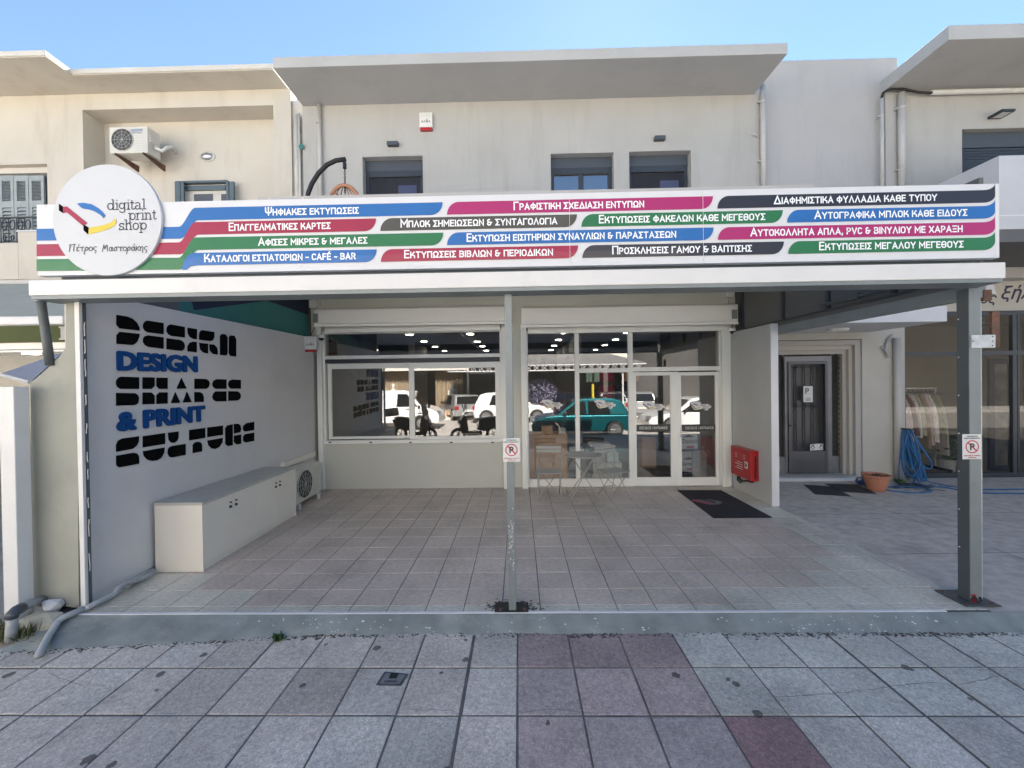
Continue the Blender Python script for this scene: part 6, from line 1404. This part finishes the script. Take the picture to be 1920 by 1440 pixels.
# ================================================================= STREET BEHIND (seen in the glass)
m_tyre = mat('tyre', (.02,.02,.02), .8, var=.1); m_rim = mat('rim', (.35,.36,.37), .35, metal=.8)
m_carglass = mat('car_glass', (.012,.014,.016), .08, var=.0, coat=1)
def car_make(label, m_, L_, W_, H_, kind):
    t = thing('parked_car' if kind != 'van' else 'delivery_van', label, 'car' if kind != 'van' else 'van', (0,0,0)); h = H_; w2 = W_/2
    wr = .31 if kind != 'suv' else .35; wb = [(.16 if kind != 'van' else .17)*L_, .80*L_]
    belt = .58*h; lo = .14*h+.06
    if kind == 'van': roofp = [(.0,belt),(.01,h*.93),(.05,h),(.60,h),(.66,h*.97),(.80,belt+.02)]; bodyp = [(0,lo),(0,belt),(.80,belt+.02),(.90,.53*h),(.985,.44*h),(1,.35*h),(1,lo)]
    elif kind == 'sedan': roofp = [(.10,belt),(.24,h*.97),(.32,h),(.50,h),(.58,h*.96),(.74,belt)]; bodyp = [(0,lo),(0,belt-.08),(.02,belt),(.74,belt),(.88,.52*h),(.975,.44*h),(1,.32*h),(1,lo)]
    else: roofp = [(.015,belt),(.09,h*.93),(.16,h*.985),(.30,h),(.48,h*.985),(.56,h*.94),(.745,belt)]; bodyp = [(.012,lo),(0,.36*h),(.015,belt),(.745,belt),(.86,.545*h),(.965,.46*h),(1,.34*h),(.99,lo)]
    # body outline with wheel arches
    out = [(x*L_, z) for x, z in bodyp]
    und = []
    for c in wb[::-1]:
        und += [(c+(wr+.06)*math.cos(a), lo + max(0, (wr+.06)*math.sin(a)) + 0) for a in [k*math.pi/8 for k in range(9)]]
    pts = out + und
    def loft(pts, yw):  # side profile with rounded shoulders
        n = len(pts); vs = []; st = [(-1, .0), (-.93, 1), (.93, 1), (1, .0)]
        cx_ = sum(p[0] for p in pts)/n; cz = sum(p[1] for p in pts)/n
        for k, (s_, e) in enumerate(((-1,.965),(-.94,1),(.94,1),(1,.965))):
            for (x, z) in pts: vs.append((cx_+(x-cx_)*e, s_*yw(z), cz+(z-cz)*(e*.4+.6)))
        fs = [tuple(range(n)), tuple(3*n+i for i in range(n))[::-1]]
        for k in range(3):
            for i in range(n): fs.append((k*n+i, (k+1)*n+i, (k+1)*n+(i+1) % n, k*n+(i+1) % n))
        return vs, fs
    vs, fs = loft(pts, lambda z: w2); q = MB(); q.add(vs, fs); tri(q.build('body', m_, t, bevel=.045))
    tap = lambda z: w2*(.97-.17*max(0, (z-belt)/(h-belt))) if kind != 'van' else w2*(.98-.08*max(0,(z-belt)/(h-belt)))
    pr = [(x*L_, z-.0) for x, z in roofp]; vs, fs = loft(pr, tap); q = MB(); q.add(vs, fs); tri(q.build('cabin', m_, t, bevel=.05))
    # side windows
    def sidewin(xs):
        for s_ in (-1, 1):
            q = MB(); q.poly([(x*L_, s_*(tap(z)+.008), z) for x, z in xs]); tri(q.build('window', m_carglass, t))
    zt_, zb_ = h*.925, belt+.02
    if kind == 'van': sidewin([(.52,zb_),(.53,zt_-.03),(.63,zt_-.03),(.765,zb_)])
    else:
        sidewin([(.45,zb_),(.455,zt_),(.535,zt_-.02),(.70,zb_)]); sidewin([(.20,zb_),(.245,zt_-.02),(.43,zt_),(.425,zb_)])
    def cross(x0, z0, x1, z1, off):
        q = MB(); q.add([(x0*L_+off, -tap(z0)*.86, z0+.02), (x0*L_+off, tap(z0)*.86, z0+.02), (x1*L_+off, tap(z1)*.84, z1), (x1*L_+off, -tap(z1)*.84, z1)], [(0,1,2,3)]); q.build('windscreen', m_carglass, t)
    a_, b_ = roofp[-1], roofp[-2]; cross(a_[0]-.005, a_[1], b_[0]+.015, b_[1]-.04, .03)
    if kind != 'van': a_, b_ = roofp[0], roofp[1]; cross(a_[0]+.012, a_[1]+.05, b_[0]-.002, b_[1]-.03, -.025)
    for c in wb:
        for s_ in (-1, 1):
            q = MB(); q.lathe((c, s_*(w2-.11)-.10, wr), [(wr*.6,0),(wr*.97,.005),(wr,.04),(wr,.16),(wr*.97,.195),(wr*.6,.2)], 'Y', 28); wl_ = q.build('wheel', m_tyre, t)
            q = MB(); yo = s_*(w2-.005) ; q.lathe((c, yo-.005, wr), [(wr*.62,0),(wr*.66,.012),(wr*.62,.014)], 'Y', 28)
            for k in range(8):
                a = k*math.pi/4; q.tube([(c, yo+s_*.006, wr), (c+wr*.62*math.cos(a), yo+s_*.004, wr+wr*.62*math.sin(a))], .014, 5)
            q.build('rim', m_rim, wl_)
    q = MB(); q.box(.965*L_, 1.004*L_, -w2*.9, -w2*.55, .40*h, .47*h); q.build('headlight', m_silver, t); q = MB(); q.box(.965*L_, 1.004*L_, w2*.55, w2*.9, .40*h, .47*h); q.build('headlight', m_silver, t)
    for s_ in (-1, 1): q = MB(); q.box(-.006*L_, .03*L_, min(s_*w2*.72, s_*w2*.98), max(s_*w2*.72, s_*w2*.98), .44*h, .56*h); q.build('tail_light', m_red, t)
    q = MB()
    for s_ in (-1, 1): q.lathe((.66*L_ if kind != 'van' else .72*L_, s_*(w2+.06), belt+.08), [(.02,-.05),(.08,-.03),(.08,.03),(.02,.05)], 'X', 8)
    q.build('wing_mirror', m_black, t)
    q = MB(); q.box(-.008*L_, -.003*L_, -.26, .26, .34*h, .41*h); q.build('number_plate', m_cardw, t)
    for x0 in (.44, .69):
        q = MB(); q.box(x0*L_, x0*L_+.006, -w2-.002, -w2+.004, lo+.1, belt); q.box(x0*L_, x0*L_+.006, w2-.004, w2+.002, lo+.1, belt); q.box(x0*L_-.25, x0*L_-.10, w2, w2+.02, belt-.12, belt-.09); q.build('door_seam', m_black, t)
    return t
ZR = -.25
def place(t, X, Y, deg): t.location = (X, Y, ZR+.002); t.rotation_euler = (0, 0, R(deg))
m_ct = mat('paint_teal', (.004,.13,.155), .25, metal=.55, var=0, coat=1); m_cw = mat('paint_white', (.80,.80,.80), .3, var=0, coat=1); m_cs = mat('paint_silver', (.42,.43,.44), .3, metal=.5, var=0, coat=1); m_cr = mat('paint_maroon', (.10,.02,.02), .3, var=0, coat=1)
def MX(px_, D_): return P(px_, 790, D_).x
place(car_make('teal hatchback parked at the kerb facing left, seen in the entrance glass', m_ct, 3.75, 1.66, 1.50, 'hatch'), MX(1182, 15.2), 2*YM-15.9, 180)
place(car_make('white delivery van driving right, seen in the left window glass', m_cw, 4.1, 1.72, 1.82, 'van'), MX(662, 18.6), 2*YM-19.2, 0)
place(car_make('white compact SUV across the street, seen beside the centre post in glass', m_cw, 4.2, 1.78, 1.60, 'suv'), MX(888, 21.0), 2*YM-21.7, 0)
place(car_make('silver hatchback parked with its rear to the shop, reflected right of window mannequins', m_cs, 4.0, 1.70, 1.48, 'hatch'), MX(881, 22.5), 2*YM-22.4, -115)
place(car_make('silver car behind the teal hatchback roof in the reflection', m_cs, 4.1, 1.72, 1.50, 'hatch'), MX(1152, 23.0), 2*YM-22.8, -95)
place(car_make('silver car reflected in the left door pane above the sticker', m_cs, 4.1, 1.72, 1.48, 'hatch'), MX(1202, 23.0), 2*YM-22.8, -85)
place(car_make('maroon car reflected at the top of the first entrance pane', m_cr, 4.2, 1.70, 1.50, 'sedan'), MX(1000, 24.5), 2*YM-24.6, 0)
place(car_make('white sedan parked at the kerb, reflected in the two door panes', m_cw, 4.3, 1.72, 1.42, 'sedan'), MX(1420, 16.2), 2*YM-17.2, 180)
def bike_make(label):
    t = thing('motor_scooter', label, 'scooter', (0,0,0), 'black scooters parked at the kerb')
    for x in (0, 1.30):
        q = MB(); q.tube([(x+.23*math.cos(a), 0, .28+.23*math.sin(a)) for a in [k*math.pi/12 for k in range(24)]], .055, 8, closed=True); wl_ = q.build('wheel', m_tyre, t, smooth=True)
        q = MB()
        for k in range(5): q.tube([(x, 0, .28), (x+.20*math.cos(k*1.256), 0, .28+.20*math.sin(k*1.256))], .015, 5)
        q.build('rim', m_rim, wl_)
    def prof(nm, pts, w_, m_=m_blackg):
        q = MB(); q.prism([(x, -w_/2, z) for x, z in pts], (0, w_, 0)); return tri(q.build(nm, m_, t, bevel=.03))
    prof('rear_body', [(-.15,.55),(-.30,.80),(-.1,.86),(.55,.78),(.60,.45),(.25,.40)], .28); prof('floorboard', [(.45,.28),(.45,.42),(.95,.42),(1.0,.28)], .30)
    prof('leg_shield', [(.92,.30),(1.02,.95),(1.12,1.02),(1.28,.72),(1.22,.55),(1.06,.35)], .34); prof('seat', [(-.22,.86),(-.18,.92),(.2,.90),(.55,.84),(.58,.79),(-.1,.83)], .26, m_black)
    prof('top_box', [(-.55,.92),(-.58,1.2),(-.25,1.25),(-.18,.95)], .38)
    q = MB(); q.tube([(1.30,0,.28),(1.16,0,.75),(1.06,0,1.10)], .03, 8); q.tube([(1.02,-.34,1.10),(1.06,0,1.06),(1.02,.34,1.10)], .018, 8); q.build('handlebar', m_black, t)
    q = MB(); q.add([(1.12,-.2,1.0),(1.12,.2,1.0),(1.02,.16,1.4),(1.02,-.16,1.4)], [(0,1,2,3)]); q.build('windscreen', m_carglass, t)
    for s_ in (-1, 1): q = MB(); q.tube([(1.04,s_*.22,1.1),(1.06,s_*.30,1.28)], .008, 5); q.lathe((1.05,s_*.32,1.31), [(.02,-.01),(.07,0),(.07,.012)], 'X', 10); q.build('mirror', m_black, t)
    q = MB(); q.lathe((1.27,0,.80), [(.04,-.05),(.09,0),(.07,.03)], 'X', 12); q.build('headlight', m_silver, t)
    return t
bk = bike_make('black scooter parked at the kerb, reflected below the white van'); place(bk, MX(748, 14.6), 2*YM-14.8, 20)
bk2 = copy_tree(bk, (MX(925, 14.6), 2*YM-14.6, ZR+.002), R(160)); bk2['label'] = 'black scooter parked at the kerb, reflected at the right of the window'
# far pavement and opposite building
q = MB(); q.box(-60, 60, -16, -8.2, -.25, -.12); struct(q.build('far_pavement', mat('far_paving', (.64,.60,.55), .9, var=.1, scale=2), origin=(0,0,0)))
OY = -9.7; DO = 2*YM-OY
def OX(px_): return P(px_, 750, DO).x
def OZ(py, px_=850): return P(px_, py, DO).z
ob = thing('opposite_building', 'pale building across the street with curtained shop window, seen reflected', 'building', (0, OY-2, -.12))
sA, sB, sT = OX(700), OX(876), OZ(694); gA, gB, gT = OX(880), OX(930), OZ(690)
q = MB(); wall_open(q, -40, OX(1183), OY-.3, OY, -.12, 7.2, [(sA, sB, .1, sT), (gA, gB, -.12, gT), (OX(985), OX(1182), -.12, OZ(677,1100))]); q.build('wall', mat('opp_plaster', (.70,.66,.60), .9, var=.06), ob)
q = MB(); q.box(OX(1183)+.1, 45, OY-1.5, OY-1.2, -.12, 6.4); tag(q.build('added_dark_block', mat('far_dark', (.07,.068,.065), .9, var=.3, scale=.6)), 'added dark grey block at the right across the street, darkens the reflection', 'building')  # invented dark block, stands in for deep shade in the right-hand reflection
q = MB(); q.box(-40, 45, OY-4, OY-3.9, -.12, 7); q.build('interior_wall', mat('opp_interior', (.10,.095,.09), .9), ob)
q = MB(); q.box(gA, gB, OY-.25, OY-.2, -.12, gT); g_o = q.build('gate_backing', m_graydk, ob)
q = MB(); x = gA
while x < gB: q.box(x, x+.035, OY-.18, OY-.14, -.1, gT); x += .16
for z in (.6, 1.2, 1.8): q.box(gA, gB, OY-.139, OY-.12, z, z+.05)
q.build('gate_bar', m_iron, ob)
def curtain(x0, x1, lab):
    q = MB(); n = 60; vs = []
    for i in range(n+1):
        x = x0+(x1-x0)*i/n; y = OY-.7+.10*math.sin(i*1.25)+.03*math.sin(i*.7); vs += [(x, y, .15), (x, y, sT-.05)]
    q.add(vs, [(2*i, 2*i+2, 2*i+3, 2*i+1) for i in range(n)]); tag(q.build('curtain', m_curt), lab, 'curtain', 'beige curtains across the street')
curtain(OX(712), OX(765), 'beige pleated curtain left of the dark display across the street'); curtain(OX(813), OX(866), 'beige pleated curtain behind the mannequin across the street')
def mannequin(X, Y, lab):
    t = thing('mannequin', lab, 'mannequin', (X, Y, .1), 'white shop mannequins')
    q = MB(); q.lathe((X, Y, .1), [(.16,.55),(.15,.8),(.12,.98),(.10,1.05),(.14,1.25),(.17,1.38),(.10,1.46),(.045,1.48),(.045,1.54),(.08,1.6),(.09,1.68),(.06,1.76),(.01,1.78)], seg=16)
    for s_ in (-1, 1): q.tube([(X+s_*.09, Y, .65), (X+s_*.10, Y, .35), (X+s_*.13, Y, .02)], [.07,.05,.035], 8); q.tube([(X+s_*.17, Y, 1.46), (X+s_*.26, Y+.02, 1.2), (X+s_*.12, Y+.15, 1.12)], [.05,.04,.03], 8)
    q.build('body', m_cardw, t, smooth=True)
mannequin(OX(741), OY+.35, 'white mannequin behind the van roof in the reflected window'); mannequin(OX(851), OY+.35, 'white mannequin before the right beige curtain in the reflection')
q = MB(); q.box(OX(826), OX(875), OY+.05, OY+.7, -.118, .25); tag(q.build('display_plinth', m_card), 'wooden plinth step below the right mannequin across the street', 'plinth')
# pavilion canopy with truss edge
PYv = 2*YM-21.5
def VX(px_): return P(px_, 690, 21.5).x
def VZ(py): return P(1080, py, 21.5).z
pv = thing('street_pavilion', 'grey pavilion roof with white lattice truss edge, seen reflected', 'pavilion', (4, PYv-1.5, -.12))
xa, xb = VX(980), VX(1176)
q = MB(); q.prism([(xa-4, PYv, VZ(683)), (xb+1.0, PYv, VZ(683)), (xb-.5, PYv-2.0, VZ(683)+.62), (xa-4, PYv-2.0, VZ(683)+.62)], (0,0,.05)); q.build('roof', mat('pavilion_roof', (.15,.15,.15), .7), pv)
q = MB(); z0, z1 = VZ(694), VZ(684)
q.tube([(xa-4, PYv+.02, z0), (xb+1, PYv+.02, z0)], .03, 6); q.tube([(xa-4, PYv+.02, z1), (xb+1, PYv+.02, z1)], .03, 6)
x = xa-4
while x < xb+.7: q.tube([(x, PYv+.02, z0), (x+.28, PYv+.02, z1)], .015, 4); q.tube([(x+.28, PYv+.03, z0), (x, PYv+.03, z1)], .015, 4); q.tube([(x, PYv+.02, z0), (x, PYv+.02, z1)], .015, 4); x += .42
q.build('truss', m_whitep, pv)
for x in (xa-.1, xb-.2): q = MB(); q.tube([(x, PYv-.2, -.118), (x, PYv-.2, z0)], .05, 8); q.build('post', m_whitep, pv)
# traffic light
tx, ty = MX(1112, 19.5), 2*YM-19.5
tl = thing('traffic_light', 'traffic light on a yellow pole, reflected above the teal car', 'traffic light', (tx, ty, ZR))
zz = lambda y: P(1112, y, 19.5).z
q = MB(); q.tube([(tx, ty, ZR+.0), (tx, ty, zz(720))], .06, 10); q.build('pole', m_yel, tl)
q = MB(); q.box(tx-.32, tx-.05, ty-.1, ty+.15, zz(716), zz(699)); q.box(tx+.05, tx+.30, ty-.1, ty+.15, zz(716), zz(699)); q.build('signal_head', mat('signal_green', (.05,.09,.06), .5), tl)
q = MB()
for k in range(3): z = zz(713.5)+k*.15; q.lathe((tx-.18, ty+.151, z), [(.05,0),(.05,.03)], 'Y', 12)
q.build('lens', m_graydk, tl)
# lilac bush
bxp = Vector((MX(1015, 22.8), 2*YM-22.8, -.1)); lbsh = thing('lilac_bush', 'round lilac-flowering bush reflected in the first entrance pane', 'bush', bxp)
q = MB(); rnd = random.Random(41)
for i in range(2600):
    d = Vector((rnd.gauss(0,1), rnd.gauss(0,1), rnd.gauss(0,1))).normalized()*(rnd.random()**.4); c = bxp+Vector((d.x*.95, d.y*.8, 1.35+d.z*.85)); s_ = rnd.uniform(.03,.07); n1 = Vector((rnd.gauss(0,1), rnd.gauss(0,1), rnd.gauss(0,1))).normalized(); n2 = n1.cross(UZ+Vector((.1,.2,0))).normalized()
    q.add([c-n1*s_, c-n2*s_*.6, c+n1*s_, c+n2*s_*.6], [(0,1,2,3)])
q.build('foliage', mat('lilac', (.20,.19,.29), .8, var=.5, scale=6), lbsh)
q = MB(); q.tube([bxp, bxp+Vector((.05,0,.9))], [.07,.04], 8); q.build('trunk', m_rust, lbsh)
# hairline cracks in the paving slabs at right and small fallen bits
q = MB(); rnd = random.Random(55)
def crack(pts, w_=.0028, z=-.0955):
    P_ = [G(x, y, -.0955) for x, y in pts]; pp_ = []
    for a, b in zip(P_, P_[1:]):
        for k in range(6): pp_.append(a.lerp(b, k/6) + Vector((rnd.uniform(-.006,.006), rnd.uniform(-.006,.006), 0)))
    strip(q, [(p.x, p.y) for p in pp_], w_, lambda p: (p.x, p.y, z))
crack(((1455,1308),(1520,1303),(1590,1298),(1660,1288),(1730,1280),(1800,1283),(1890,1265))); crack(((1780,1193),(1850,1205),(1920,1212))); crack(((1815,1222),(1870,1226),(1925,1243))); crack(((975,1335),(1040,1330),(1130,1338)), .002); crack(((760,1330),(870,1333)), .002); crack(((90,1262),(160,1290),(190,1250)), .002)
struct(q.build('paving_cracks', m_dirtm, origin=(0,0,0)), 'stuff')

p2 = P(1467, 897, 7.55); q = MB(); q.lathe((3.99+.13, 7.42, -.012), [(.08,0),(.12,.17),(.135,.18),(.14,.22),(.11,.22),(.001,.18)], seg=24); tag(q.build('flower_pot', m_terra), 'small terracotta pot mostly hidden behind the partition wall by the iron door', 'flower pot')

q = MB(); rnd = random.Random(91)
for a, b in (((3.95,4.45),(12,4.55)), ((3.95,5.75),(12,5.8)), ((5.3,3.4),(5.35,7.5)), ((7.0,3.4),(7.0,7.6)), ((8.8,3.4),(8.8,7.6))):
    a, b = Vector(a), Vector(b); n = 40; strip(q, [tuple(a.lerp(b, k/n)+Vector((rnd.uniform(-.004,.004), rnd.uniform(-.004,.004)))) for k in range(n+1)], .008, lambda p: (p.x, p.y, -.0105))
struct(q.build('yard_joints', m_dirtm, origin=(0,0,0)))
q = MB()
for i in range(260):
    x = rnd.uniform(-3.8, 8); y = KY+rnd.uniform(.02, 3.6); r = rnd.uniform(.002, .007); z = .0012 if x < XR else -.0108
    if abs(x) < 3.2 and y > 6.5: continue
    q.poly([(x+math.cos(a)*r*rnd.uniform(.5,1.5), y+math.sin(a)*r*rnd.uniform(.5,1.3), z) for a in [k*math.pi/3 for k in range(6)]])
struct(q.build('fallen_grit', m_dirtm, origin=(0,0,0)), 'stuff')
